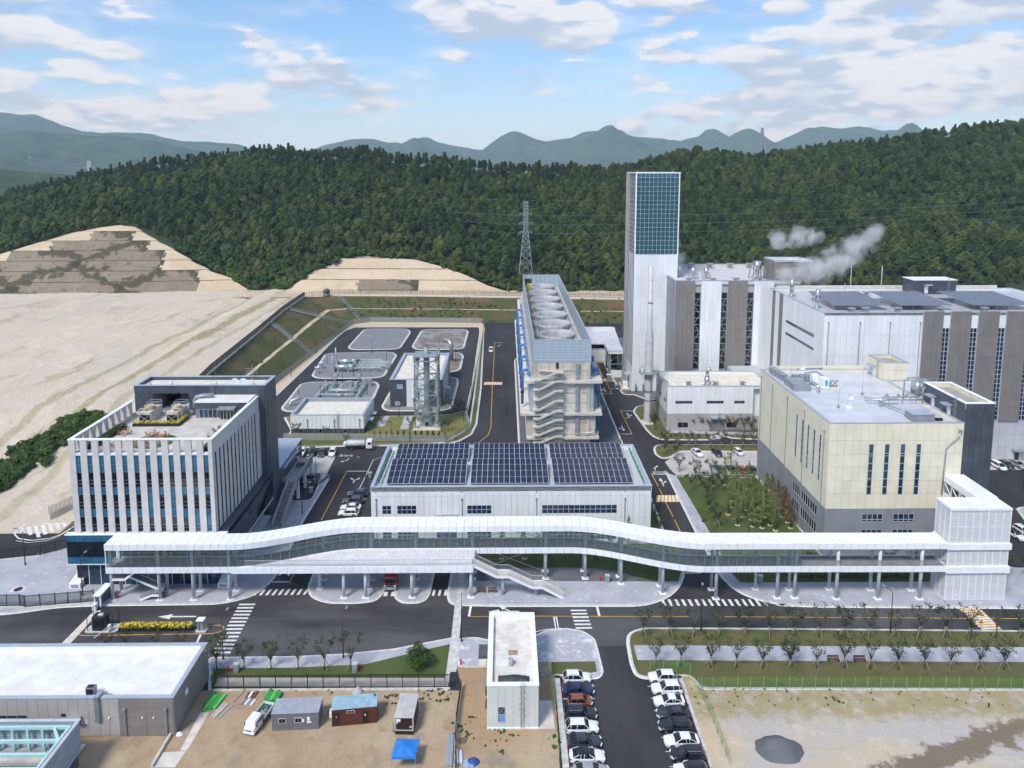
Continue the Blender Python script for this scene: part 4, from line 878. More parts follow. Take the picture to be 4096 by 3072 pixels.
# stair and footbridge deck on the east side of the office
ST = thing('outdoor_stair','concrete outdoor stair rising beside the charcoal office core','stair',(-51.5,152.3,0))
sm = mat('stair_concrete',(.30,.285,.27),.85,0,.1,.6);gm_ = mat('stair_wall',(.36,.35,.36),.8,0,.06,.5)
for k in range(28):z = .15 + (k + 1) * .178;y = 152.3 + k * .36 + (1.1 if k > 9 else 0) + (1.1 if k > 19 else 0);cbox('step',ST,(-52.5,y,z - .25),(-50.7,y + .40,z),sm)
for yy,zz in ((155.9,1.93),(160.6,3.71)):cbox('landing',ST,(-52.5,yy,zz - .25),(-50.7,yy + 1.12,zz + .0),sm)
cbox('landing',ST,(-54.,164.6,4.85),(-50.35,178.5,5.12),gm_)
b = MB();ys_ = [(152.1,.15),(155.8,2.0),(157,2.1),(160.6,3.9),(161.8,4.),(164.8,5.12),(178.5,5.12)]
for (ya,za),(yb,zb) in zip(ys_,ys_[1:]):b.add([(-50.65,ya,za - .2 if ya > 153 else 0.1),(-50.65,yb,zb - 1.1),(-50.65,yb,zb + 1.05),(-50.65,ya,za + 1.05),(-50.35,ya,za - .2 if ya > 153 else .1),(-50.35,yb,zb - 1.1),(-50.35,yb,zb + 1.05),(-50.35,ya,za + 1.05)],[(0,3,2,1),(4,5,6,7),(3,7,6,2),(0,1,5,4),(0,4,7,3),(1,2,6,5)])
b.build('side_wall',gm_,ST)
b = MB()
for (ya,za),(yb,zb) in zip(ys_[:6],ys_[1:6]):b.bar((-52.55,ya,za + .5),(-52.55,yb,zb + .5),.18,.9)
b.build('handrail_wall',mat('stair_rail',(.50,.50,.52),.6),ST);cbox('landing_wall',ST,(-54.,164.4,5.12),(-52.6,164.7,6.2),gm_);cbox('hedge_trough',ST,(-53.2,172,5.12),(-50.8,174,5.5),gm_)
f = MB();leaf_cloud(f,[((-52.6 + .6 * i,173,5.8),(.5,.8,.4)) for i in range(4)],60,.14,3);f.build('trough_hedge',LEAF_G,ST,'stuff')
for y in (166.,172.,177.8):cbox('pillar',ST,(-51.,y - .3,.15),(-50.4,y + .3,4.85),WHITEM)
cbox('entrance_roof',ST,(-55.9,165.5,8.),(-53.4,176.5,8.35),COPING)
GB = thing('glazed_stair_block','small blue glazed block behind the charcoal office core','building',(-57,172,0));cbox('wall',GB,(-62,163.2,0),(-54.2,182,9.),DARKP)
panels(GB,'E',-54.2,steps(177,182,1.25),[.3,4.5,8.9],WIN,gap=.08,t=.06,name='curtain_pane');cbox('coping',GB,(-62.1,163.3,9.),(-54.,182.1,9.2),COPING)
for x,y0 in ((-83.9,129.),(-55.4,128.9)):t = thing('vent_housing','white sloping vent housing at the %s end of the office glass front' % ('left' if x < -70 else 'right'),'vent',(x,y0,.15));b = MB();b.add([(x,y0 - .3,.15),(x + 2.1,y0 - .3,.15),(x + 2.1,y0 + 3.6,.15),(x,y0 + 3.6,.15),(x,y0 - .3,1.15),(x + 2.1,y0 - .3,1.15),(x + 2.1,y0 + 3.6,2.2),(x,y0 + 3.6,2.2)],[(0,3,2,1),(4,5,6,7),(0,1,5,4),(1,2,6,5),(2,3,7,6),(3,0,4,7)]);b.build('housing',WHITEM,t);cbox('grille',t,(x + .35,y0 - .34,.35),(x + 1.75,y0 - .31,.95),GREYM)

# ------------------------------------------------------------------ white skybridge
SB = thing('skybridge','long white S-curved covered footbridge on round columns','footbridge',(0,128,0))
def yb(x):return 124.3 + 6.2 * sstep(x,-51,-28) - 6.9 * sstep(x,12.5,37.5) - .25 * sstep(x,40,80)
def quadbox(b,P,z0,z1):
    """slab over a plan quad"""
    b.add([(x,y,z0) for x,y in P] + [(x,y,z1) for x,y in P],[(3,2,1,0),(4,5,6,7),(0,1,5,4),(1,2,6,5),(2,3,7,6),(3,0,4,7)])
X0,X1,W_ = -74.,82.,3.9
xs = lin(X0,X1,104)
core = MB();fl = MB();cl = MB()
for a,c in zip(xs,xs[1:]):
    quadbox(core,[(a,yb(a) + .12),(c,yb(c) + .12),(c,yb(c) + W_ - .12),(a,yb(a) + W_ - .12)],10.45,11.38);quadbox(fl,[(a,yb(a) + .12),(c,yb(c) + .12),(c,yb(c) + W_ - .12),(a,yb(a) + W_ - .12)],5.95,6.75)
core.build('roof_deck',JOINT,SB);fl.build('walkway_floor',mat('walkway_floor',(.27,.285,.28),.7,0,.1,.6),SB)
npan = 0;rest = MB();g_ = .028
for i,(a,c) in enumerate(zip(xs,xs[1:])):
    A,Cc = a + g_,c - g_
    for z0,z1,nm in ((10.33,11.46,'fascia_panel'),(5.83,7.0,'fascia_panel')):
        for side in (0,1):
            b = MB() if side == 0 else rest
            o0 = (0,.1) if side == 0 else (W_ - .1,W_);quadbox(b,[(A,yb(a) + o0[0]),(Cc,yb(c) + o0[0]),(Cc,yb(c) + o0[1]),(A,yb(a) + o0[1])],z0,z1)
            if side == 0:b.build(nm,WHITEM,SB)
    for r in range(3):# roof sheets
        lo,hi = .02 + r * 1.29 + g_,.02 + (r + 1) * 1.29 - g_;b = MB() if r < 2 or i % 1 == 0 else rest
        quadbox(b,[(A,yb(a) + lo),(Cc,yb(c) + lo),(Cc,yb(c) + hi),(A,yb(a) + hi)],11.40,11.52)
        if r < 2:b.build('roof_panel',WHITEM,SB)
        else:
            rest.v,rest.f,rest.sm = rest.v,rest.f,rest.sm;n0 = len(rest.v);rest.v += b.v;rest.f += [tuple(k + n0 for k in f_) for f_ in b.f];rest.sm += b.sm
rest.build('rear_panels',WHITEM,SB,'stuff')
b = MB();b.box((X0 - .1,yb(X0),10.33),(X0 + .01,yb(X0) + W_,11.5));b.box((X0 - .1,yb(X0),5.83),(X0 + .01,yb(X0) + W_,7.));b.box((X0 - .05,yb(X0) + .02,7.),(X0 + .1,yb(X0) + .2,10.33));b.box((X0 - .05,yb(X0) + W_ - .2,7.),(X0 + .1,yb(X0) + W_ - .02,10.33));b.build('end_frame',WHITEM,SB)
# glazing from the west end to x = 55, open rail beyond
gx = lin(X0 + .1,55.,86)
mu = MB()
for i,(a,c) in enumerate(zip(gx,gx[1:])):
    b = MB();b.add([(a + .03,yb(a) + .22,7.02),(c - .03,yb(c) + .22,7.02),(c - .03,yb(c) + .22,10.32),(a + .03,yb(a) + .22,10.32)],[(0,1,2,3)]);b.build('glass_pane',CLEAR,SB)
    mu.bar((a,yb(a) + .22,6.95),(a,yb(a) + .22,10.4),.05)
mu.build('mullions',GREYM,SB,'stuff')
def railing(parent,pts,h=1.1,m=None,step=.16,name='railing',post=1.6):
    """handrail with bottom rail and thin uprights along a 3-D polyline"""
    b = MB();P = [Vector(p) for p in pts]
    for p,q in zip(P,P[1:]):
        b.bar(p + Vector((0,0,h)),q + Vector((0,0,h)),.07);b.bar(p + Vector((0,0,.12)),q + Vector((0,0,.12)),.05);n = max(1,int((q - p).length / step))
        for i in range(n + 1):c_ = p + (q - p) * (i / n);b.bar(c_ + Vector((0,0,.05)),c_ + Vector((0,0,h)),.03)
    return b.build(name,m or STEEL,parent)
RAILG = mat('rail_grey',(.30,.31,.32),.5,.3)
railing(SB,[(x,yb(x) + .22,6.8) for x in lin(55.,X1,8)],1.15,RAILG);railing(SB,[(x,yb(x) + W_ - .3,6.8) for x in lin(X0 + 1,X1,60)],1.15,PVFRAME,.3)
b = MB()
for x in lin(X0 + 1,X1,60)[:-1]:b.bar((x,yb(x) + W_ - .2,7.02),(x + 2.6,yb(x + 2.6) + W_ - .2,7.02),.12)
b.build('rear_sill',WHITEM,SB)
COLM = mat('column_paint',(.52,.55,.58),.4,0,.04,.5)
def column(x,y,z1,parent=SB,z0=.15):
    b = MB();b.cyl(x,y,z0,z1,.31,.31,14);o = b.build('column',COLM,parent);b = MB();b.box((x - .65,y - .5,z0),(x + .65,y + .5,z0 + .1));b.cyl(x,y,z0 + .1,z0 + .22,.42,.42,12);b.build('base_plate',WHITEM,o)
for x in (-73.5,-64.7,-58.4,-51.6):column(x,125.0,10.4);column(x,128.0,10.4)
for x in (-35.7,-26.3,-17.6,-6.4):column(x,131.2,10.4);column(x,133.6,10.4)
for x in (7.9,15.7):column(x,131.2,10.4);column(x,133.9,10.4)
for x,y0,y1 in ((22.5,129.4,131.8),(29.9,126.1,128.6),(48.,124.6,127.3),(54.4,124.5,127.1),(62.1,124.1,127.1),(69.9,124.,126.8),(77.7,123.9,126.7),(39.5,124.3,127.2)):column(x,y0,10.4) if x not in (48.,) else None;column(x,y1,10.4)
column(51.1,124.5,10.4)
# open deck in front of the bend, with its stair
b = MB();dp = [(-50.,124.6),(-6.1,124.6),(-6.1,130.6),(-28,130.5),(-33,130.1),(-38,128.8),(-43,126.8),(-46,125.4)]
b.prism(dp,5.9,6.8);b.build('deck_slab',JOINT,SB);b = flat(dp,6.806);b.build('deck_paving',MATS['deck_tile'],SB)
for a,c in zip(lin(-51,-6,30),lin(-51,-6,30)[1:]):cbox('fascia_panel',SB,(a + .02,124.35,5.6),(c - .02,124.5,6.9),WHITEM)
for a,c in zip(lin(124.52,130.4,4),lin(124.52,130.4,4)[1:]):cbox('fascia_panel',SB,(-6.05,a,5.6),(-5.92,c - .04,6.9),WHITEM)
railing(SB,[(-50,124.75,6.85),(-6.2,124.75,6.85),(-6.2,126.4,6.85)],1.15,PVFRAME,.14)
for x in (-30.4,-26.3,-17.6,-6.5):column(x,125.3,5.6)
for x in (-35.7,-26.3,-17.6,-6.5):column(x,128.2,5.9)
b = MB()
for xa,xc in ((-5.9,7.6),(8.2,15.4)):
    for (z0,z1) in ((.3,5.8),):
        if xa > 0:continue
        b.bar((xa,133.6,z0),(xc,133.6,z1),.09);b.bar((xa,133.6,z1),(xc,133.6,z0),.09)
for xa,xc in ((-6,7.7),(8,15.5)):b.bar((xa,yb(3) + W_ - .3,7.),(xc,yb(3) + W_ - .3,10.3),.09);b.bar((xa,yb(3) + W_ - .3,10.3),(xc,yb(3) + W_ - .3,7.),.09)
b.build('cross_brace',STEEL,SB)
def stair_flight(parent,p0,p1,w,n,m,wdir):
    """steps from p0 up to p1, w wide along wdir"""
    P,Q,d = Vector(p0),Vector(p1),Vector(wdir)
    for k in range(n):
        a = P + (Q - P) * (k / n);c_ = P + (Q - P) * ((k + 1) / n);b = MB();z = c_.z
        vs = [a,a + d * w,c_ + d * w,c_];b.add([(v.x,v.y,z - .17) for v in vs] + [(v.x,v.y,z) for v in vs],[(3,2,1,0),(4,5,6,7),(0,1,5,4),(1,2,6,5),(2,3,7,6),(3,0,4,7)]);b.build('step',m,parent)
S2 = thing('deck_stair','white straight stair descending from the deck towards the benches','stair',(3,126,0))
seg = [((-5.9,6.8),(-1.6,4.6)),((-1.6,4.6),(.6,4.6)),((.6,4.6),(5.1,2.4)),((5.1,2.4),(7.0,2.4)),((7.0,2.4),(11.,.15))]
for (xa,za),(xc,zc_) in seg:
    if za != zc_:stair_flight(S2,(xc,124.75,zc_),(xa,124.75,za),2.0,int((za - zc_) / .18),CONCL,(0,1,0))
    else:cbox('landing',S2,(xa,124.75,za - .2),(xc,126.75,za),CONCL)
for y in (124.7,126.8):
    b = MB()
    for (xa,za),(xc,zc_) in seg:b.bar((xa,y,za - .12),(xc,y,zc_ - .12),.12,.5)
    b.build('stringer',WHITEM,S2);railing(S2,[(-5.9,y,6.8),(-1.6,y,4.6),(.6,y,4.6),(5.1,y,2.4),(7.,y,2.4),(11.,y,.2)],1.1,PVFRAME,.17)
for x,z in ((-.5,4.3),(5.8,2.1)):b = MB();b.cyl(x,126.,.15,z,.28,.28,12);b.build('column',COLM,S2)
S3 = thing('bridge_end_stair','switchback stair with grey railings under the west end of the skybridge','stair',(-70,126,0))
stair_flight(S3,(-68.,126.3,2.5),(-71.6,126.3,4.4),1.6,10,GREYM,(0,1,0));stair_flight(S3,(-68.4,124.9,.15),(-66.2,124.9,1.2),1.5,6,GREYM,(0,1,0));stair_flight(S3,(-64.9,126.3,1.2),(-68.4,126.3,2.6),1.6,8,GREYM,(0,1,0));stair_flight(S3,(-71.,124.9,4.4),(-69.,124.9,5.9),1.4,8,GREYM,(0,1,0))
for a,c in (((-73.4,124.9,4.25),(-71.,127.9,4.4)),((-66.2,124.9,1.05),(-64.8,127.9,1.2))):cbox('landing',S3,a,c,GREYM)
b = MB()
for p,q in (((-68.4,124.8,.2),(-66.2,124.8,1.1)),((-66.2,124.8,1.1),(-64.8,124.8,1.1)),((-64.8,127.95,1.1),(-71.6,127.95,4.3)),((-64.8,126.25,1.1),(-71.6,126.25,4.3)),((-73.5,124.8,4.3),(-71,124.8,4.3)),((-71,124.8,4.3),(-68.9,124.8,5.9))):b.bar(p,q,.12,.4)
b.build('stringer',WHITEM,S3)
railing(S3,[(-68.4,124.85,.2),(-66.2,124.85,1.2),(-64.8,124.85,1.2),(-64.8,127.9,1.2),(-71.6,127.9,4.4),(-73.4,127.9,4.4),(-73.4,124.9,4.4),(-71.,124.9,4.4),(-69,124.9,5.9)],1.05,RAILG,.15)

# perforated stair tower at the east end and its link to the ivory building
PT = thing('stair_tower','white perforated metal stair tower at the east end of the skybridge','tower',(88,126,0))
x0,x1,y0,y1 = 82.3,93.5,123.6,128.
m,t_,p_ = custom('perforated_sheet')
px,py,pz = t_.xyz(p_);u = t_.m('ADD',px,py);sc = 5.2
h1 = t_.m('SINE',t_.m('MULTIPLY',t_.m('ADD',u,pz),sc * 2.2));h2 = t_.m('SINE',t_.m('MULTIPLY',t_.m('SUBTRACT',u,pz),sc * 2.2))
hole = t_.m('GREATER_THAN',t_.m('MULTIPLY',h1,h2),.12);bs = t_.n('ShaderNodeBsdfPrincipled',{'Base Color':(.74,.755,.78,1),'Roughness':.4});tr = t_.n('ShaderNodeBsdfTransparent')
t_.n('ShaderNodeOutputMaterial',{0:t_.n('ShaderNodeMixShader',{0:hole,1:bs,2:tr})});PERF = m
for zz0,zz1,rows_ in ((.15,5.5,2),(6.85,10.1,1),(11.35,17.7,2)):
    us = lin(x0,x1,8);zs = lin(zz0,zz1,rows_)
    for i in range(8):
        for j in range(rows_):cbox('mesh_panel',PT,(us[i] + .16,y0,zs[j] + .05),(us[i + 1] - .02,y0 + .06,zs[j + 1] - .05),PERF)
    vs_ = lin(y0 + .1,y1,3)
    for i in range(3):
        for j in range(rows_):
            for xx in (x0,x1 - .06):cbox('mesh_panel',PT,(xx,vs_[i] + .1,zs[j] + .05),(xx + .06,vs_[i + 1] - .05,zs[j + 1] - .05),PERF)
    b = MB()
    for u in us:b.box((u,y0 - .04,zz0),(u + .13,y0 + .12,zz1))
    for z in zs:b.box((x0 + .01,y0 - .02,z - .04),(x1 - .01,y0 + .10,z + .04))
    for v in vs_:
        for xx in (x0 - .03,x1 - .09):b.box((xx,v,zz0),(xx + .12,v + .1,zz1))
    for z in zs:
        for xx in (x0 - .02,x1 - .1):b.box((xx,y0 + .1,z - .04),(xx + .12,y1,z + .04))
    b.build('frame',WHITEM,PT);cbox('rear_panel',PT,(x0 + .13,y1 - .08,zz0),(x1 - .13,y1,zz1),WHITEM)
for z0,z1 in ((5.55,6.8),(10.15,11.3)):
    us = lin(x0 - .35,x1 + .45,9)
    for a,c in zip(us,us[1:]):cbox('fascia_panel',PT,(a + .012,y0 - .35,z0),(c - .012,y1 + .1,z1),WHITEM)
us,vs_ = lin(x0 - .1,x1 + .15,9),lin(y0 - .15,y1 + .05,3)
cbox('roof_slab',PT,(x0 - .05,y0 - .1,17.7),(x1 + .1,y1,18.06),JOINT)
for a,c in zip(us,us[1:]):
    for d,e in zip(vs_,vs_[1:]):cbox('roof_panel',PT,(a + .015,d + .015,17.72),(c - .015,e - .015,18.16),WHITEM)
for k in range(9):
    z = .15 + k * 1.95;xa,xc = (84.2,91.5) if k % 2 == 0 else (91.5,84.2);b = MB();b.bar((xa,125. + (k % 2) * 1.6,z),(xc,125. + (k % 2) * 1.6,z + 1.95),1.3,.3,(0,0,1));b.build('stair_flight',WHITEM,PT)
    cbox('landing',PT,(91.6,124.2,z + 1.7),(93.2,127.6,z + 1.9),WHITEM) if k % 2 == 0 else cbox('landing',PT,(82.6,124.2,z + 1.7),(84.1,127.6,z + 1.9),WHITEM)
LK = thing('link_bridge','white covered link bridge from the perforated tower to the ivory building','footbridge',(92,133,0))
vs_ = lin(128.05,138.2,8)
for d,e in zip(vs_,vs_[1:]):
    for a,c in zip(lin(90.,93.9,3),lin(90.,93.9,3)[1:]):cbox('roof_panel',LK,(a + .015,d + .015,18.0),(c - .015,e - .015,18.14),WHITEM)
    for xx in (89.85,93.9):cbox('fascia_panel',LK,(xx,d + .012,16.8),(xx + .13,e - .012,18.1),WHITEM);cbox('fascia_panel',LK,(xx,d + .012,13.4),(xx + .13,e - .012,14.6),WHITEM)
cbox('walkway_floor',LK,(90,128.05,13.9),(93.88,138.2,14.5),GREYP)
b = MB()
for xx in (90.,93.8):
    for d,e in zip(vs_[::2],vs_[2::2]):b.bar((xx,d,14.6),(xx,e,16.8),.14);b.bar((xx,d,14.6),(xx,d,16.8),.14)
b.build('truss',WHITEM,LK);railing(LK,[(90.1,128.2,14.5),(90.1,138,14.5)],1.1,RAILG,.2);railing(LK,[(93.7,128.2,14.5),(93.7,138,14.5)],1.1,RAILG,.2)

# ------------------------------------------------------------------ hall with the solar roof
SH = thing('solar_roof_hall','low white panelled hall with dark solar arrays on its roof','building',(1.3,145,0))
x0,x1,y0,y1,zt = -28.7,31.3,145.,168.,12.75
cbox('wall',SH,(x0,y0,0),(x1,y1,zt - 1.0),JOINT)
wz0,wz1 = 6.7,8.6
wins = [(-26.4,wz0,-24.5,wz1,2),(-23.2,wz0,-19.1,wz1,4),(-8.2,wz0,-3.,wz1,5),(7.9,wz0,24.,wz1,14)]
low = [(-26.4,.8,-24.5,2.8,2),(-23.2,.8,-19.1,2.8,4),(-14.8,.2,-10.4,4.6,3),(-8.2,.8,-3.,2.8,5),(7.9,.8,24.,2.8,14)]
panels(SH,'S',y0,steps(x0,x1,1.25),[.2,3.3,5.6,10.7,12.7],WHITE2,[w[:4] for w in wins + low],gap=.05,t=.1)
for w in wins + low:window(SH,'S',y0,w[:4],w[4],2,WIN,PVFRAME,.09,.1)
panels(SH,'W',x0,steps(y0,y1,1.25),[.2,7.4,12.7],WHITE2,gap=.05,t=.1);panels(SH,'E',x1,steps(y0,y1,1.25),[.2,7.4,12.7],WHITE2,gap=.05,t=.1)
for x in (-27.7,-9.3,6.7,25.7):downpipe(SH,'S',y0,x,.3,9.9)
for x in (-27.7,-9.3,6.7,25.7):cbox('bracket',SH,(x - .08,y0 - .2,11.5),(x + .08,y0 - .1,11.7),BLACKM)
cbox('door_canopy',SH,(-15.1,143.2,6.3),(-10.2,144.88,6.6),GREYM)
roof_parts(SH,x0 - .1,y0 - .1,x1 + .1,y1,zt,.8,.55,mat('ribbed_roof',(.50,.52,.53),.5,0,.04,1.5,stretch=(1,.05,1)),WHITE2)
_pv = {}
def solar_array(lab,grp,X0,X1,Y0,Y1,z,nx,ny,tilt,m,fm,legs=True):
    t = thing('solar_array',lab,'solar panels',((X0 + X1) / 2,Y0,z),grp);pw,pd = (X1 - X0) / nx,(Y1 - Y0) / ny;dz = math.tan(tilt)
    key = (round(pw,3),round(pd,3),tilt,m.name)
    if key not in _pv:
        e = .05;b = MB();b.add([(e,e,e * dz + .045),(pw - e,e,e * dz + .045),(pw - e,pd - e,(pd - e) * dz + .045),(e,pd - e,(pd - e) * dz + .045),(e,e,e * dz),(pw - e,e,e * dz),(pw - e,pd - e,(pd - e) * dz),(e,pd - e,(pd - e) * dz)],[(0,1,2,3),(7,6,5,4),(0,4,5,1),(1,5,6,2),(2,6,7,3),(3,7,4,0)]);_pv[key] = b.mesh('solar_panel',m)
    for i in range(nx):
        for j in range(ny):
            o = bpy.data.objects.new('solar_panel',_pv[key]);o.location = Vector((X0 + i * pw,Y0 + j * pd,z + j * pd * dz)) - org(t);link(o,t)
    b = MB();H_ = (Y1 - Y0) * dz
    for i in range(nx + 1):x = X0 + i * pw;b.bar((x,Y0,z),(x,Y1,z + H_),.11,.07)
    for j in range(ny + 1):y = Y0 + j * pd;b.bar((X0,y,z + j * pd * dz - .002),(X1,y,z + j * pd * dz - .002),.11,.07)
    b.build('frame',fm,t)
    if legs:
        b = MB()
        for x in lin(X0 + .3,X1 - .3,max(2,int((X1 - X0) / 3))):
            for y in lin(Y0 + .3,Y1 - .3,3):b.bar((x,y,zt - .8 if z < 20 else z - 1.2),(x,y,z + (y - Y0) * dz),.08)
        b.build('legs',STEEL,t)
    return t
# three bays, two tiers each; tiers follow the shallow pitch of the rack
zf = 12.4
for k,(xa,xc,w) in enumerate(((-25.9,-8.7,'left'),(-7.6,9.5,'middle'),(10.6,27.9,'right'))):
    solar_array('near %s solar array of four panel rows on the low hall roof' % w,'solar arrays on the low hall',xa,xc,147.4,156.75,zf,14,4,R(10),PVM,PVFRAME)
    solar_array('far %s solar array of three panel rows on the low hall roof' % w,'solar arrays on the low hall',xa,xc,159.6,166.4,zf + .25,14,3,R(10),PVM,PVFRAME)
for x in (-27.4,30.1):
    b = MB()
    for i in range(14):y = 147 + i * 1.35;b.add([(x,y,12.3),(x,y + 1.3,12.25),(x + .12 * (-1) ** i,y + 1.3,13.2),(x - .12 * (-1) ** i,y,13.25 + .15 * nz(y,x,.7))],[(0,1,2,3)])
    tag(b.build('safety_netting',GREENNET),'green safety netting along the %s edge of the low hall roof' % ('left' if x < 0 else 'right'),'netting')

# ------------------------------------------------------------------ tall boiler tower
TW = thing('boiler_tower','tall white tower with a teal glass lattice crown','tower',(53.5,257,0))
x0,x1,y0,y1 = 45.8,61.3,249.2,266.
for a,b_ in (((x0,y0,0),(x1,y1,50.)),((x0 + 1.5,y0 + 4,50),(x1 - 1.5,y1,78.4))):cbox('wall',TW,a,b_,JOINT if a[2] == 0 else mat('tower_interior',(.03,.06,.075),.6))
panels(TW,'S',y0,lin(x0,x1,12),[.2,7,14,21,28,35,42,49.9],WHITE,gap=.05,t=.1)
panels(TW,'W',x0,lin(y0,260.5,9),[9.5,16,23,30,37,44,50.],lambda u,z:WHITE2 if int((u - y0) / 1.26) % 2 else GREYP,gap=.06,t=.1);panels(TW,'W',x0,lin(y0,260.5,3),[.2,9.4],WHITE,gap=.05,t=.1)
panels(TW,'W',x0,[261.2,266.],lin(0.2,78.8,11),TAUPEL,gap=.05,t=.5)
cbox('dark_recess',TW,(x0 - .05,260.55,0),(x0 + .1,261.15,78.),BLACKM)
zr = lin(50.2,77.2,17);xr = lin(x0 + .35,x1 - .35,10)
for i in range(10):
    for j in range(17):cbox('glass_pane',TW,(xr[i],y0 + .0,zr[j]),(xr[i + 1] - .02,y0 + .04,zr[j + 1] - .02),TEALGL)
    cbox('glass_pane',TW,(xr[i],y0,77.2),(xr[i + 1] - .02,y0 + .04,78.5),SPAN)
b = MB()
for x in xr:b.box((x - .045,y0 - .12,50.1),(x + .045,y0 - .01,78.6))
for z in zr:b.box((x0 + .3,y0 - .1,z - .045),(x1 - .3,y0 - .02,z + .045))
b.build('mullion_grid',mat('pale_blue_mullion',(.45,.58,.64),.5),TW)
yr = lin(y0 + .4,260.4,5)
for i in range(5):
    for j in range(0,17):cbox('glass_pane',TW,(x0,yr[i] + .05,zr[j] + .05),(x0 + .05,yr[i + 1] - .05,zr[j + 1] - .05),WIND)
b = MB()
for y in yr:b.box((x0 - .1,y - .08,50.1),(x0 - .01,y + .08,78.5))
for z in zr:b.box((x0 - .09,y0 + .4,z - .07),(x0 - .02,260.4,z + .07))
b.build('side_mullion_grid',PVFRAME,TW)
b = MB()
for xx,yy in ((x0,y0 - .15),(x1 - .4,y0 - .15)):b.box((xx,yy,49.9),(xx + .4,yy + .5,78.6))
b.box((x0 - .2,y0 - .2,78.6),(x1 + .2,y1,79.0));b.box((x0 - .12,y0 - .12,49.8),(x1 + .1,y0 + .1,50.05));b.build('crown_frame',WHITEM,TW)
b = MB();ST_T = mat('teal_brace',(.20,.36,.40),.5)
for k,z in enumerate((52.,57.,62.5,68.5,74.5)):
    b.bar((x0 + .8,y0 + 1.6,z),(53.5,y0 + 1.6,z + 4.2),.3);b.bar((x1 - .8,y0 + 1.6,z),(53.5,y0 + 1.6,z + 4.2),.3);b.bar((x0 + .5,y0 + 1.6,z - .8),(x1 - .5,y0 + 1.6,z - .8),.3)
for x in (x0 + .7,x0 + 2.8,51.8,55.2,x1 - 2.8,x1 - .7):b.bar((x,y0 + 1.7,50),(x,y0 + 1.7,78.4),.35)
b.build('inner_steelwork',ST_T,TW)
for x in (46.6,52.3,54.9,59.):cbox('roof_light',TW,(x,251,79),(x + .25,251.25,79.5),STEEL)
cbox('door_canopy',TW,(43.9,252.5,5.),(45.7,256,5.4),COPING)
for (x,y) in ((47.,247.8),(49.8,247.2)):tag(cbox('green_screen',None,(x,y,.15),(x + .15,y + 2.2,3.2),mat('green_screen_paint',(.06,.22,.10),.6)),'dark green screen panel at the foot of the tall tower, %s one' % ('left' if x < 48 else 'right'),'screen')
# chimney with ring platform
CH = thing('chimney','slender pale chimney with ring platform beside the low white building','chimney',(45.2,217,0))
cm = mat('chimney_paint',(.55,.53,.535),.5,0,.05,.5);b = MB();b.lathe(45.2,217,[(1.28,.1),(1.28,16.6),(1.22,28.2),(.80,31.2),(.76,50.2),(.66,50.2),(.66,46)],24);b.build('shaft',cm,CH)
for z in (7.4,10.2,36.6,38.6):b = MB();r = 1.29 if z < 20 else .785;b.lathe(45.2,217,[(r,z),(r,z + (.9 if z in (36.6,10.2) else .5))],24);b.build('dark_band',TAUPE,CH)
for z in (13.,19.6,23.5,26.4,33.5,42,46):b = MB();r = 1.30 if z < 28 else .80;b.lathe(45.2,217,[(r - .05,z),(r + .02,z),(r + .02,z + .08),(r - .05,z + .08)],24);b.build('flange',TAUPEL,CH)
b = MB();b.lathe(45.2,217,[(1.3,16.6),(3.1,16.6),(3.1,16.85),(1.3,16.85)],24);b.build('platform',SAGE,CH)
b = MB()
for k in range(16):a = k * math.pi / 8;b.bar((45.2 + 3.05 * math.cos(a),217 + 3.05 * math.sin(a),16.8),(45.2 + 3.05 * math.cos(a),217 + 3.05 * math.sin(a),17.95),.06);a2 = a + math.pi / 8;[b.bar((45.2 + 3.05 * math.cos(a),217 + 3.05 * math.sin(a),z),(45.2 + 3.05 * math.cos(a2),217 + 3.05 * math.sin(a2),z),.05) for z in (17.4,17.95)];(b.bar((45.2 + 2.9 * math.cos(a),217 + 2.9 * math.sin(a),16.6),(45.2 + 1.3 * math.cos(a),217 + 1.3 * math.sin(a),14.6),.12) if k % 2 else 0)
b.build('guard_rail',SAGE,CH);b = MB();b.bar((47.9,216.6,16.7),(50.6,213.4,14.4),.7,.12);b.bar((47.9,216.6,17.8),(50.6,213.4,15.5),.06);b.build('gangway',SAGE,CH)
b = MB();b.tube([(45.4,215.6,16.),(45.6,215.6,15.2),(45.75,215.6,14.2),(45.75,215.6,.2)],.14,6);b.build('drain_pipe',STEEL,CH);b = MB();b.prism(smooth_poly([(43.4,215),(47,215),(47,219),(43.4,219)],1.2),.1,.55);b.build('plinth',CONCL,CH)
cbox('cabinet',CH,(42.6,216,16.9),(43.3,216.6,17.9),WHITEM)

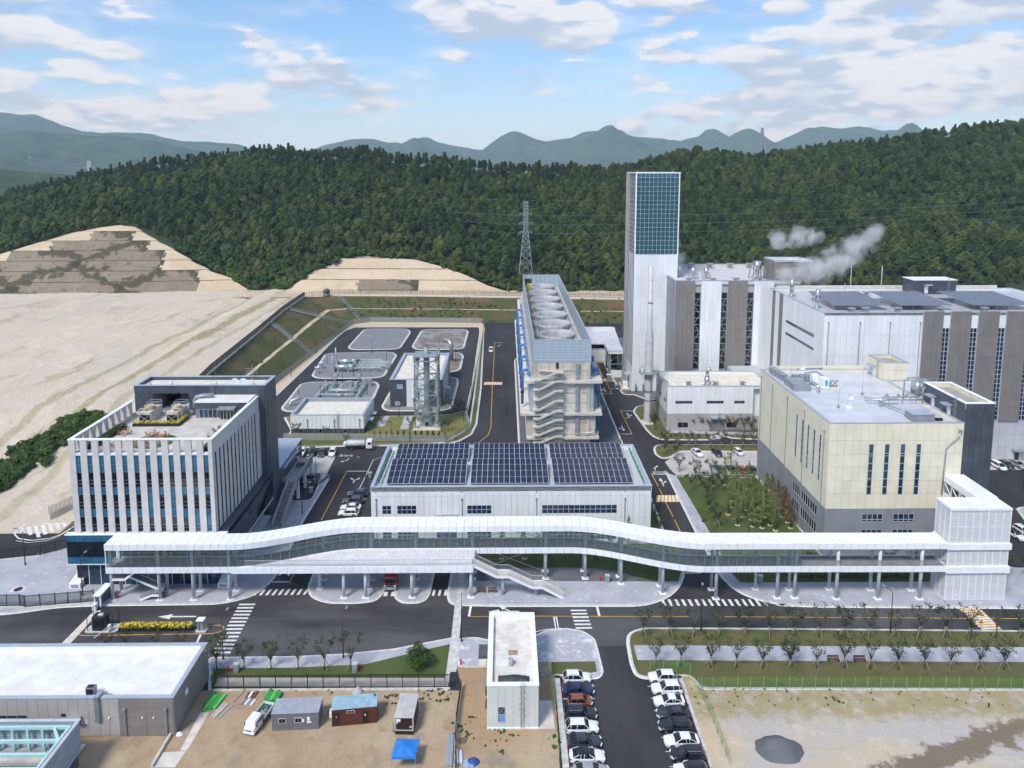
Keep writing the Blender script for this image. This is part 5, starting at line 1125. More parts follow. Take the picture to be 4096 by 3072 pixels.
# boiler hall: striped front
BH = thing('striped_hall','large hall striped in taupe and white with tall dark window bays','building',(76,237,0))
zt = 42.7;cbox('wall',BH,(57.7,237.2,0),(100.,278,zt - 1.2),JOINT)
ex = [57.7,64.3,66.4,73.3,75.5,82.2,84.4,91.1]
for k in range(4):panels(BH,'S',236.5,lin(ex[2 * k],ex[2 * k + 1],5),[.2,8,15,22,29,36,42.6],(TAUPE,WHITE)[k % 2],gap=.04,t=.12);cbox('pier_core',BH,(ex[2 * k],236.5,0),(ex[2 * k + 1],237.18,42.5),JOINT)
for k in range(3):
    u0,u1 = ex[2 * k + 1],ex[2 * k + 2];cbox('bay_head',BH,(u0,236.95,38.6),(u1,237.18,42.2),TAUPEL)
    window(BH,'S',237.15,(u0 + .05,12.,u1 - .05,38.6),1,12,WIND,STEEL,.16,.25);downpipe(BH,'S',237.,u0 + .1,12,39.2)
    b = MB()
    for j,z in enumerate(lin(13,37,8)[:-1]):b.bar((u0 + .2,236.88,z + (0 if j % 2 else 2.8)),(u1 - .2,236.88,z + (2.8 if j % 2 else 0)),.14)
    b.build('bay_brace',SAGE,BH)
panels(BH,'W',57.7,[237.2,243,249.1],[.2,42.6],GREYP,gap=.03,t=.12)
panels(BH,'S',237.2,[91.1,93.6],[.2,15,29,40.9],WHITE,gap=.05,t=.1);panels(BH,'W',86.4,[227.2,232,237.1],[12,41],WHITE,gap=.05,t=.1)
roof_parts(BH,57.6,236.4,100.,278.,zt,1.1,.6,mat('pink_grey_membrane',(.60,.56,.57),.7),mat('ivory_parapet',(.62,.61,.53),.6))
def vent_cowl(x,y,z,k=1.,name='roof_vent'):
    b = MB();b.box((x - .6 * k,y - .5 * k,z),(x + .6 * k,y + .5 * k,z + .5 * k));b.box((x - .35 * k,y - .3 * k,z + .5 * k),(x + .35 * k,y + .3 * k,z + .9 * k));b.box((x - .8 * k,y - .6 * k,z + .9 * k),(x + .8 * k,y + .6 * k,z + 1.25 * k));return b
for x in (64.,72.5,80.,88.,95.5):vent_cowl(x,274,41.6,1.6).build('roof_vent',GREYM,BH)
for x in (62.8,71.,79.,87.2,94):vent_cowl(x,239.2,41.6,1.3).build('roof_vent',GREYM,BH)
def exhaust(parent,x,y,z,k):
    b = MB();b.cyl(x,y,z + 2.2 * k,z + 4.2 * k,1.0 * k,1.0 * k,16);b.cyl(x,y,z,z + 2.2 * k,.45 * k,.5 * k,10);b.build('silencer',CHROME,parent);b = MB()
    for sx in (-1.2,1.2):
        for sy in (-1.2,1.2):b.bar((x + sx * k * 1.25,y + sy * k * 1.25,z),(x + sx * k,y + sy * k,z + 2.6 * k),.18 * k)
    for sx in (-1.2,1.2):b.bar((x - 1.2 * k,y + sx * k,z + 2.5 * k),(x + 1.2 * k,y + sx * k,z + 2.5 * k),.18 * k);b.bar((x - 1.2 * k,y + sx * k,z + .1),(x + 1.2 * k,y + sx * k,z + 2.5 * k),.12 * k)
    b.build('silencer_frame',SAGE,parent)
exhaust(BH,66.4,247.2,41.6,.95);exhaust(BH,71.,247.4,41.6,.9);exhaust(BH,89.,247.2,41.6,1.5);exhaust(BH,62.4,252,41.6,.9);exhaust(BH,97.,250.,41.6,.9)
BT = thing('taupe_stair_block','taupe stair block standing above the roofs behind the halls','building',(98,243,0))
cbox('wall',BT,(92.3,240.,0),(105.,250,48.2),JOINT);panels(BT,'S',240.,lin(92.3,105,10),[30,39,44,48.7],TAUPEL if False else TAUPE,[(96.2,38.5,98.1,45.4)],gap=.04,t=.1);panels(BT,'W',92.3,lin(240,250,6),[36,42,48.7],TAUPE,gap=.04,t=.1)
window(BT,'S',240.,(96.2,38.5,98.1,45.4),1,4,WIN,COPING,.1);roof_parts(BT,92.2,239.9,105.1,250,49.,.5,.5,MEMB,WHITE2);ladder(BT,92.1,241.5,42,49.3,(-1,0),.6)

# turbine hall on the right
TH = thing('turbine_hall','big white hall with taupe piers and solar panels on its roof','building',(120,187,0))
x0,x1,y0,y1,zt = 86.3,165.,187.3,227.,41.6
cbox('wall',TH,(x0,y0 + .5,0),(x1,y1,zt - .6),JOINT)
panels(TH,'S',y0 + .4,steps(x0,113.1,1.6),[11.4,17.5,23.5,29.5,35.5,zt],WHITE,gap=.05,t=.1)
for x in (87.4,96.,104.2,112.4):downpipe(TH,'S',y0 + .3,x,12,38.8)
panels(TH,'S',y0 + .4,steps(x0,x1,2.2),[.2,3.7,7.4,11.3],mat('pale_grey_panel',(.52,.52,.53),.5,0,.04,.3,rnd=.03),gap=.05,t=.1)
ex = [113.1,118.5]
k = 0
while ex[-1] < 164:ex += [ex[-1] + 2.0,ex[-1] + 2.0 + 5.6]
for k in range(len(ex) // 2):
    u0,u1 = ex[2 * k],min(ex[2 * k + 1],x1);panels(TH,'S',y0 - .05,lin(u0,u1,4),[11.4,17.5,23.5,29.5,35.5,zt + .5],TAUPE,gap=.04,t=.12);cbox('pier_core',TH,(u0,y0 - .05,11.4),(u1,y0 + .48,zt + .4),JOINT)
    if 2 * k + 2 < len(ex):
        v = ex[2 * k + 2];cbox('bay_head',TH,(u1,y0 + .3,37.4),(v,y0 + .48,zt),WHITE);window(TH,'S',y0 + .45,(u1 + .04,11.5,v - .04,37.4),2,20,WIN,PVFRAME,.12,.2);cbox('bay_coping',TH,(u1 - .05,y0 + .2,zt),(v + .05,y0 + .9,zt + .15),COPING)
panels(TH,'W',x0,[y0 + .5] + lin(188.8,216,17) + [216.05,218.8,218.85,222.2,222.25,224.7,227.],[14,21,28,35,zt],lambda u,z:TAUPE if (216.1 < u < 218.7 or 222.3 < u < 224.6) else WHITE,[(193.2,33.4,213.1,34.4),(193.2,29.7,213.1,30.6)],gap=.05,t=.1)
window(TH,'W',x0,(193.2,33.4,213.1,34.4),16,1,WIND,COPING,.16,.1);window(TH,'W',x0,(193.2,29.7,213.1,30.6),16,1,WIND,COPING,.16,.1)
roof_parts(TH,x0 - .05,y0 + .3,x1,y1,zt,.5,.5,mat('pale_wet_membrane',(.52,.53,.56),.22,0,.05,.3),WHITE2)
cbox('back_parapet',TH,(88,226.4,zt),(160,226.95,zt + 1.0),mat('ivory_parapet',(.62,.61,.53),.6))
for j,(xa,xc) in enumerate(((91.5,106.5),(110.,124.5),(130.5,147.5))):
    z = 42.6;n = int((xc - xa) / 1.13)
    solar_array('%s raised grey solar array on the turbine hall roof' % ('left','middle','right')[j],'solar arrays on the turbine hall',xa,xc,193.2,210.5,z,n,8,R(3),PVFAR,mat('dull_frame',(.22,.23,.27),.5))
for x,y in ((88.4,215.),(88.3,196.8)):b = MB();b.cyl(x,y,42.9,46.6,.62,.62,14);b.cyl(x,y,41.1,43,.3,.3,8);[b.bar((x + sx,y + sy,41.1),(x + sx * .5,y + sy * .5,43.2),.12) for sx in (-.6,.6) for sy in (-.6,.6)];b.box((x - 1,y - 1,41.1),(x + 1,y + 1,41.4));b.build('vent_stack',CHROME,TH)
for x,y in ((96.,216.6),(112,216),(127,216.5),(143,217),(99,191.),(108,191),(120,191),(132,191),(95,190.6)):vent_cowl(x,y,41.1,1.1).build('roof_vent',GREYM,TH)
for x,y in ((90.6,205.),(91.4,194),(108.,222.)):b = MB();b.bar((x,y,41.1),(x,y,44.),.1);b.box((x - .1,y - .5,43.9),(x + .1,y + .1,44.2));b.build('camera_mast',STEEL,TH)
cbox('roof_house',TH,(128.3,219.,41.2),(141.8,225,45.4),DARKP);panels(TH,'S',219.,lin(128.3,141.8,11),[41.3,45.5],DARKP,gap=.05,t=.08);cbox('roof_house_coping',TH,(128.1,218.8,45.45),(142.,225.2,45.7),WHITEM);cbox('roof_house_door',TH,(131.8,218.85,41.4),(132.9,218.93,43.6),WHITEM);cbox('door_canopy',TH,(131.6,217.8,43.9),(133.8,218.9,44.2),COPING);ladder(TH,139.2,218.8,41.3,45.4,cage=True)
cbox('door',TH,(141.4,y0 + .2,.2),(142.5,y0 + .29,2.4),BLACKM);cbox('door_canopy',TH,(140.4,y0 - 1.2,2.8),(144,y0 + .3,3.2),SAGE)

# ivory process building
CB = thing('ivory_building','ivory and grey panelled building with slit windows and service roof','building',(80,138,0))
x0,x1,y0,y1,zt = 66.,93.4,138.4,177.5,29.
cbox('wall',CB,(x0,y0,0),(x1,y1,28.2),IVJOINT)
sw = [(74.2 + 3.15 * k * 1.03,13.8,75.15 + 3.15 * k * 1.03,24.6) for k in range(4)]
lw = [(73.6,7.9,77.9,9.6),(80.1,7.9,84.4,9.6),(73.6,4.0,77.9,6.2),(80.1,4.0,84.4,6.2)]
us = steps(x0,x1,1.6);hol = sw + lw + [(89.4,11.8,90.7,13.1)]
panels(CB,'S',y0,us,[10.75,14.,16.8,19.7,22.5,25.4,28.95],IVORY,hol,gap=.04,t=.1);panels(CB,'S',y0,us,[.2,3.4,10.7],GREYP,hol,gap=.025,t=.1)
for r in sw:window(CB,'S',y0,r,1,1,WIN,COPING,.12,rows=[13.8,15.5,17.2,18.9,20.5,22.1,22.6,24.6])
for r in lw:window(CB,'S',y0,r,4,1,WIN,PVFRAME,.1,rows=[r[1],r[1] + .5,r[3]])
cbox('louvre',CB,(89.4,y0 - .08,11.8),(90.7,y0 - .01,13.1),COPING)
b = MB();b.tube([(92.5,y0 - .3,27.2),(92.4,y0 - .3,26.2),(90.1,y0 - .3,24.),(89.9,y0 - .3,23.6),(89.7,y0 - .3,14.)],.13,6);b.box((92.2,y0 - .5,27.1),(92.9,y0 - .1,27.7));b.build('downpipe',STEEL,CB)
ws = [(y,15.3,y + .75,25.2) for y in (141.7,144.6,147.6,150.6,153.7)];wl = [(142.,7.3,154.6,9.5),(142.,3.4,154.6,5.7)]
us = steps(y0,y1,1.6)
panels(CB,'W',x0,us,[10.75,14.,16.8,19.7,22.5,25.4,28.95],IVORY,ws,gap=.04,t=.1);panels(CB,'W',x0,us,[.2,5.7,10.7],GREYP,wl,gap=.025,t=.1)
for r in ws:window(CB,'W',x0,r,1,7,WIN,COPING,.1)
for r in wl:window(CB,'W',x0,r,11,1,WIND,PVFRAME,.12)
for y in (140.3,150.1,159.5,168.8,176.3):downpipe(CB,'W',x0,y,.3,27.2 if y > 141 else 26.4)
cbox('wall_base',CB,(x0 - .35,y0 - .1,.1),(x0 - .11,y1,.6),CONCL)
roof_parts(CB,x0,y0,x1,y1,zt,.45,.45,MEMBG,IVORY);cbox('rear_parapet',CB,(x0 + .6,y1 - .5,29.12),(92.4,y1 - .05,29.9),IVORY)
# charcoal stair core
cbox('core_wall',CB,(93.5,138.5,0),(99.5,153.,32.),DARKJ);panels(CB,'S',138.5,lin(93.5,99.5,5),[.2,5.,10,15.2,20.3,25.4,30.3,32.95],DARKP,gap=.05,t=.1);panels(CB,'W',93.5,steps(138.5,153.,1.6),[28.6,31.,32.95],DARKP,gap=.04,t=.1);panels(CB,'E',99.5,steps(138.5,153,1.6),[.2,10,20,32.95],DARKP,gap=.05,t=.1)
roof_parts(CB,93.45,138.45,99.55,153.,33.,.9,.7,mat('core_roof',(.34,.32,.29),.8),IVORY,WHITEM)
for y in (143.,148.6):cbox('door',CB,(93.28,y,28.6),(93.38,y + 1.1,30.8),WHITEM);cbox('door_canopy',CB,(92.,y - .5,31.1),(93.38,y + 1.6,31.4),COPING);cbox('step',CB,(91.6,y - .4,28.56),(93.2,y + 1.4,28.75),CONCL)
ladder(CB,93.35,141.2,28.6,33.,(-1,0),.6)
# ivory roof house
cbox('roof_house',CB,(92.9,168.6,28.6),(98.8,176.2,32.1),IVJOINT);panels(CB,'S',168.6,lin(92.9,98.8,4),[28.65,31.2,33.1],IVORY,gap=.05,t=.08);panels(CB,'W',92.9,lin(168.6,176.2,4),[28.65,31.2,33.1],IVORY,gap=.05,t=.08)
roof_parts(CB,92.85,168.55,98.85,176.2,33.15,.8,.5,mat('core_roof',(.34,.32,.29),.8),IVORY);cbox('door',CB,(92.72,172.5,28.65),(92.8,173.7,30.9),WHITEM);cbox('door_canopy',CB,(91.4,172,31.2),(92.8,174.2,31.5),COPING);ladder(CB,92.75,171.,28.7,33.2,(-1,0),.6,False)
cbox('wall',CB,(93.5,153.1,0),(101,177.5,28.),IVJOINT);cbox('roof',CB,(93.5,153.1,28.05),(101.,168.5,28.55),MEMBG)
# roof services as parts of the building
b = MB()
for i in range(4):b.box((67.4 + .1 * i,176 - 2. * i,28.56),(68.9 + .1 * i,174.4 - 2. * i,30.2))
b.build('condenser',STEEL,CB);b = MB();[b.box((70.2 + 1.5 * i,167.2,28.56),(71.5 + 1.5 * i,168.5,30.4)) for i in range(3)];b.build('condenser',GREYM,CB)
cbox('air_handler',CB,(67.6,160.6,28.6),(71.6,166.6,30.2),GREYM);b = MB();b.tube([(71.,163,30),(72.6,161.6,30.2),(73.2,160.6,29.8),(73.2,160,28.6)],.45,4);b.tube([(72.5,168,30.6),(77,170,30.6),(77.4,170,30.2),(77.4,166.5,30.2),(75.8,165,30.)],.18,8);b.tube([(72.5,170.6,30.9),(79,171.4,30.9)],.28,8);b.build('duct',CHROME,CB)
cbox('chiller',CB,(75.2,162.2,28.85),(76.6,164.6,31.0),WHITEM);cbox('chiller',CB,(73.9,165.,28.85),(75.3,166.6,31.0),WHITEM);cbox('chiller_panel',CB,(75.6,162.15,29.3),(76.3,162.19,30.7),mat('cyan_panel',(.05,.40,.75),.5));cbox('plinth',CB,(74.6,161.6,28.56),(79.4,165.,28.84),CONCL)
for x in (77.4,78.6):b = MB();b.tube([(x,163.4,28.85),(x,163.4,29.8),(x + .1,163.3,30.2),(x + .5,163.,30.3)],.22,8);b.cyl(x,163.4,28.85,29.5,.5,.45,10);b.build('fan',GREYM,CB)
for x,y in ((72.7,149.1),(82.4,158.),(71,171)):b = MB();b.tube([(x,y,28.6),(x,y,34.2)],[.05,.02],5);b.box((x - .25,y - .25,28.56),(x + .25,y + .25,29.));b.build('lightning_rod',GREYM,CB)
b = MB();b.box((74.3,148.6,28.56),(75.6,149.4,28.95));b.tube([(74.9,149,28.9),(74.9,149,30.6)],.08,6);b.add([(74.9,148.9,31)] + [(75.0 + .62 * math.cos(a),148.6 + .1 * math.cos(a),31.1 + .62 * math.sin(a)) for a in lin(0,2 * math.pi,14)[:-1]],[(0,1 + i,1 + (i + 1) % 14) for i in range(14)]);b.build('satellite_dish',WHITEM,CB)
b = MB()
for yy in (151.4,153.4):b.tube([(80.5,yy,29.5),(92.6,yy,29.5)],.16,8)
b.tube([(80.5,151.4,29.5),(80.5,153.4,29.5)],.14,8);b.tube([(82.5,151.4,29.4),(84.6,143.8,29.3),(86.8,143.4,29.3)],.2,8);b.tube([(90.2,155,28.6),(90.2,155,33.),(90.6,155,33.4),(93.6,155.4,33.4),(94.,155.4,33.),(94.,155.4,29)],.18,8);b.tube([(93.,152.2,28.6),(93,152.2,31.8),(93.4,152.2,32.1),(95,153.6,32.1)],.16,8)
for x in (82,85,88,91):b.bar((x,151.4,28.6),(x,151.4,29.4),.12);b.bar((x,153.4,28.6),(x,153.4,29.4),.12)
for x in (85.6,88.2,90.):b.box((x - .25,153.1,29.4),(x + .25,153.7,30.1));b.cyl(x,153.4,30.1,30.5,.06,.06,6)
b.build('pipework',STEEL,CB);b = MB();[b.bar((82.2 + .5 * i,149.2 + .4 * i,28.6 + .35 * i),(82.2 + .5 * i,150.4 + .4 * i,28.6 + .35 * i),.3,.05) for i in range(4)];b.bar((82.,149.2,28.6),(84.2,150.8,30.2),.07);b.bar((82.,150.4,28.6),(84.2,152.,30.2),.07);b.bar((84.2,150.8,30.1),(86.4,150.8,30.1),.9,.06);b.build('stile_steps',STEEL,CB)
b = MB();b.cyl(95.6,158.4,28.6,31.6,1.6,1.6,20);b.cyl(98.,161,28.6,31.2,1.3,1.3,16);b.build('water_tank',STEEL,CB);b = MB();[b.bar((94 + 1.6 * i,157,31.6),(94 + 1.6 * i,157,32.7),.05) for i in range(4)];b.bar((94,157,32.7),(99,157,32.7),.05);b.bar((94,157,32.2),(99,157,32.2),.05);b.build('tank_rail',STEEL,CB)
b = MB();b.box((84.,140.4,28.7),(88.6,143.4,30.));b.build('hatch_box',GREYP,CB);b = MB();b.box((83.9,140.3,30.),(88.7,143.5,30.12));b.build('hatch_lid',COPING,CB);cbox('vent',CB,(89.,140.6,28.7),(90.4,141.2,29.1),BLACKM)

# low white building by the chimney
LB = thing('low_white_building','low white building with taupe base and roof vents beside the chimney','building',(65,210,0))
x0,x1,y0,y1,zt = 49.7,76.,210.,226.4,14.2
cbox('wall',LB,(x0,y0,0),(x1,y1,zt - .9),JOINT);cbox('wall',LB,(x1,y0 + 1.5,0),(96,236,zt - .9),JOINT)
w1 = [(52.1,8.8,57.3,9.7,5),(61.7,8.8,66.9,9.7,5),(70.2,8.8,73.4,9.7,3)];w2 = [(53.0,1.2,56.2,2.9,2),(63.4,.2,66.8,4.2,2),(68.,1.2,71.2,2.9,2)]
us = steps(x0,x1,1.45);ho = [w[:4] for w in w1 + w2]
panels(LB,'S',y0,us,[5.6,9.95,14.15],WHITE,ho,gap=.05,t=.1);panels(LB,'S',y0,us,[.2,5.55],TAUPEL,ho,gap=.04,t=.1)
for w in w1:window(LB,'S',y0,w[:4],w[4],1,WIN,DARKJ,.14,.1)
for w in (w2[0],w2[2]):window(LB,'S',y0,w[:4],w[4],1,WIND,DARKJ,.12,.1)
cbox('shutter',LB,(63.4,y0 - .06,.2),(66.8,y0 - .01,4.2),GREYP);cbox('door_canopy',LB,(63.,y0 - 1.4,4.3),(67.2,y0 - .11,4.7),COPING)
panels(LB,'W',x0,steps(y0,y1,1.6),[5.6,9.95,14.15],WHITE2,[(211.4,8.6,214.6,9.6),(218,8.6,220.8,9.6)],gap=.05,t=.1);panels(LB,'W',x0,steps(y0,y1,1.6),[.2,5.55],TAUPEL,gap=.04,t=.1)
for r in ((211.4,8.6,214.6,9.6),(218,8.6,220.8,9.6)):window(LB,'W',x0,r,4,1,WIN,DARKJ,.1,.1)
panels(LB,'S',y0 + 1.5,steps(x1,96,1.45),[4.3,14.15],WHITE,gap=.05,t=.1);panels(LB,'S',y0 + 1.5,steps(x1,96,1.45),[.2,4.25],TAUPEL,gap=.05,t=.1);downpipe(LB,'W',x0,y0 + .6,.3,12)
roof_parts(LB,x0,y0,x1 + 6,y1,zt,.6,.55,mat('cream_membrane',(.70,.66,.57),.7),WHITE2)
for x,y in ((56.8,213.),(65.2,212.9),(73.6,212.9)):vent_cowl(x,y,13.6,.95).build('roof_vent',GREYM,LB)
b = MB();b.cyl(62.7,213.6,13.6,16.2,.85,.85,14);b.tube([(62.7,213.6,16.2),(62.7,213.6,17.6),(62.9,213.6,18.3),(63.7,213.6,18.8)],.55,12);[b.tube([(62.7 + s,213.,14.6),(62.7 + s * 1.9,212.6,14.2),(62.7 + s * 1.9,212.6,13.6)],.22,8) for s in (-.8,.8)];b.build('exhaust_stack',CHROME,LB)

# ------------------------------------------------------------------ cooling tower row
CT = thing('cooling_tower','long concrete cooling tower with seven flared fan stacks inside a louvred screen','cooling tower',(16,196,0))
x0,x1,y0,y1 = 8.1,24.3,196.,320.
cbox('body',CT,(x0,y0,0),(x1,y1,25.9),CONC)
for z,a,c,h in ((3.6,6.1,26.8,.6),(10.6,4.3,27.6,.7),(20.,5.5,27.5,.8)):
    cbox('ledge',CT,(a,y0 - 1.3,z),(c,y1,z + h),CONCL)
    railing(CT,[(15.6,y0 - 1.2,z + h),(c - .1,y0 - 1.2,z + h),(c - .1,y0 + 40,z + h)],1.15,CONCL,1.4)
for x,w in ((8.2,.5),(15.8,.5),(23.4,.7)):cbox('pilaster',CT,(x,y0 - .25,.1),(x + w,y0 - .01,25.7),CONC)
for z in (8.2,13.9,16.9,23.4):cbox('cross_beam',CT,(15.9,y0 - .18,z),(23.3,y0 - .01,z + .5),CONC)
for (a,b_,c,d) in ((16.6,4.6,20.,7.8),(16.6,11.6,20.,16.6),(21.4,11.6,23.2,16.6),(16.6,17.6,20,19.8)):cbox('wall_panel',CT,(a,y0 - .06,b_),(c,y0 - .01,d),CONCL)
for z,zz in ((3.7,10.5),(11.4,19.9)):cbox('side_block',CT,(6.2 if z < 8 else 7.,y0,z),(x0 - .01,y1,zz),CONC if z < 8 else LOUV);cbox('side_block',CT,(x1 + .01,y0,z),(25.9 if z < 8 else 25.2,y1,zz),CONC if z < 8 else LOUV)
# stairs up the end wall
lv = [0.2,2.6,5.0,7.4,9.8,12.4,15.4,18.3,21.1,23.6]
SP = mat('stair_rail_cream',(.60,.57,.52),.6);MS = mat('mint_stringer',(.45,.58,.55),.6)
for k in range(len(lv) - 1):
    za,zb = lv[k],lv[k + 1] - .35
    for y,(pa,pb) in ((y0 - 1.6,((9.6,za),(14.2,zb))),):
        b = MB();[b.box((9.6 + 4.6 * i / 9,y - .55,za + (zb - za) * i / 9),(9.6 + 4.6 * (i + 1) / 9,y + .55,za + (zb - za) * (i + 1) / 9 + .05)) for i in range(9)];b.build('stair_flight',CONCL,CT)
        b = MB();b.bar((9.5,y - .62,za),(14.3,y - .62,zb),.10,.34);b.bar((14.3,y - .62,zb),(16.4,y - .62,zb),.1,.34);b.bar((8.1,y - .62,za),(9.5,y - .62,za),.1,.34);b.build('stringer',MS,CT)
        railing(CT,[(8.1,y - .62,za + .1),(9.5,y - .62,za + .1),(14.3,y - .62,zb + .1),(16.4,y - .62,zb + .1)],1.15,SP,.8)
    cbox('landing',CT,(14.3,y0 - 2.15,zb - .1),(16.4,y0 - .02,zb + .12),CONCL);cbox('landing',CT,(7.9,y0 - 2.15,za - .1),(9.5,y0 - .02,za + .12),CONCL)
    b = MB();b.bar((14.3,y0 - .5,zb),(9.5,y0 - .5,lv[k + 1]),.9,.14);b.build('return_flight',CONCL,CT)
b = MB();b.box((20.,y0 - .7,3.),(21.,y0 - .05,25.2));b.build('vertical_duct',GREYM,CT);cbox('duct_cap',CT,(19.9,y0 - .75,25.2),(21.1,y0,25.5),STEEL)
b = MB();b.tube([(17.6,y0 - .6,.2),(17.6,y0 - .6,2.8),(17.9,y0 - .6,3.1),(21.5,y0 - .6,3.1),(21.8,y0 - .6,2.8),(21.8,y0 - .6,.2)],.14,6);b.tube([(25.4,y0 + .2,8),(25.4,y0 - .6,6.4),(25.2,y0 - .9,5.6),(21.8,y0 - .9,5.2),(21.6,y0 - .9,4.4)],.18,6);b.build('pipe',STEEL,CT)
cbox('door',CT,(9.,y0 - .05,.2),(10.6,y0 - .012,2.6),GREYM);cbox('access_door',CT,(14.4,y0 - .05,23.8),(15.2,y0 - .012,25.7),BLACKM)
# screen: framed louvre panels
us = lin(x0,x1,8)
m,t_,p_ = custom('louvre_sheet');zz = t_.xyz(p_)[2];wv = t_.m('SINE',t_.m('MULTIPLY',zz,14.));c_ = t_.mix(t_.ss(wv,-.6,.8),(.30,.375,.44),(.43,.51,.58));finish(t_,c_,.5,wv,.5,.05,.4);LVM = m
for a,c in zip(us,us[1:]):cbox('screen_panel',CT,(a + .06,y0 - .12,25.95),(c - .06,y0,32.3),LVM);cbox('screen_panel',CT,(a + .06,y1 - .1,25.95),(c - .06,y1,32.3),LVM) if a > 12 else cbox('screen_panel',CT,(a + .06,y1 - .1,30.4),(c - .06,y1,32.3),LVM)
b = MB();[b.box((u - .07,y0 - .18,25.9),(u + .07,y0 - .1,32.4)) for u in us];b.box((x0,y0 - .2,32.32),(x1,y0 + .05,32.45));b.build('screen_frame',PVFRAME,CT)
for a,c in zip(lin(y0,y1,30),lin(y0,y1,30)[1:]):
    for x in (x0,x1 - .12):cbox('screen_panel',CT,(x,a + .04,25.95),(x + .12,c - .04,32.3),LVM)
b = MB();[b.bar((x,y0,32.38),(x,y1,32.38),.2,.12) for x in (x0 + .06,x1 - .06)];b.build('screen_rail',PVFRAME,CT)
FS = mat('fan_stack_shell',(.40,.41,.42),.6,0,.10,.35,stretch=(1,1,.3));FI = mat('fan_deck',(.50,.485,.45),.8,0,.08,.4)
cbox('fan_deck',CT,(x0 + .2,y0 + .2,26.),(x1 - .2,y1 - .2,26.6),FI)
proto = None
for k in range(7):
    cy = 208.2 + 14.45 * k
    if proto is None:
        b = MB();b.lathe(0,0,[(5.05,0),(4.75,.6),(4.68,1.4),(4.85,2.6),(5.2,3.8),(5.5,4.9),(5.42,4.9),(5.1,3.8),(4.75,2.6),(4.6,1.4),(4.6,.5)],40);proto = b.mesh('fan_stack',FS);c = MB();[c.bar((4.72 * math.cos(a),4.72 * math.sin(a),1.6),(5.5 * math.cos(a),5.5 * math.sin(a),4.85),.10,.14) for a in lin(0,2 * math.pi,18)[:-1]];rib = c.mesh('shell_ribs',GREYM);hub = MB();hub.cyl(0,0,.4,1.8,.8,.6,12)
        for j in range(8):a = j * math.pi / 4;hub.bar((.6 * math.cos(a),.6 * math.sin(a),1.3),(4.4 * math.cos(a),4.4 * math.sin(a),1.3),.75,.06)
        hubm = hub.mesh('fan_blades',GREYM)
    o = bpy.data.objects.new('fan_stack',proto);o.location = Vector((16. if False else 15.6,cy,26.55)) - org(CT);link(o,CT)
    for nm,me in (('shell_ribs',rib),('fan_blades',hubm)):q = bpy.data.objects.new(nm,me);link(q,o)
    b = MB();b.lathe(15.6,cy,[(5.9,26.6),(5.1,27.5),(4.9,28.3)],28);b.build('fan_curb',GREYM,CT);cbox('motor',CT,(9.4,cy - 1,26.62),(11.,cy + .6,27.9),CONCL)
b = MB();b.tube([(22.6,y0 + 2,27.),(22.6,y1 - 8,27.)],.35,8);b.build('header_pipe',STEEL,CT)
b = MB();b.tube([(9.5,311,29),(13,311,29.4)],.4,8);b.box((9.6,310,26.6),(12.4,312,28.6));b.build('hoist',YEL,CT)
# blue water pipes along both sides
for sx,xp,xd in ((-1,6.4,5.0),(1,26.,27.3)):
    for k in range(7 if sx < 0 else 3):
        ya = 197.6 + 14.6 * k;b = MB();b.tube([(xp + .3 * sx * -1,ya - 5.6 + 6,22.6 - .9),(xp + .3 * sx * -1,ya + 12.4,22.6)],.42,10);b.build('blue_header',BLUE,CT)
        b = MB();b.tube([(xp,ya + 3,22.3),(xd + .5 * -sx,ya + 3,22.3),(xd + .1 * -sx,ya + 3,22.1),(xd,ya + 3,21.6),(xd,ya + 3,12.2 if sx < 0 else .3)],.42,10);b.build('blue_riser',BLUE,CT);b = MB();b.box((xd - .55,ya + 2.5,15.6),(xd + .55,ya + 3.5,15.9));b.build('clamp',BLACKM,CT)
b = MB()
for k in range(60):y = 199 + 2 * k;b.bar((6.9,y,21.),(7.7,y,24.6),.12);b.bar((6.4,y,22.8),(7.6,y,22.8),.1)
for z,x in ((21.2,6.9),(23.,7.3),(24.6,7.7)):b.bar((x,197,z),(x,318,z),.14)
b.build('louvre_rails',PVFRAME,CT,'stuff')
b = MB();b.bar((7.6,196.2,20.9),(7.6,318,20.9),1.,.12);b.build('walkway',PVFRAME,CT)
for y,z in ((197.5,10.6),(199.4,19.4)):pass

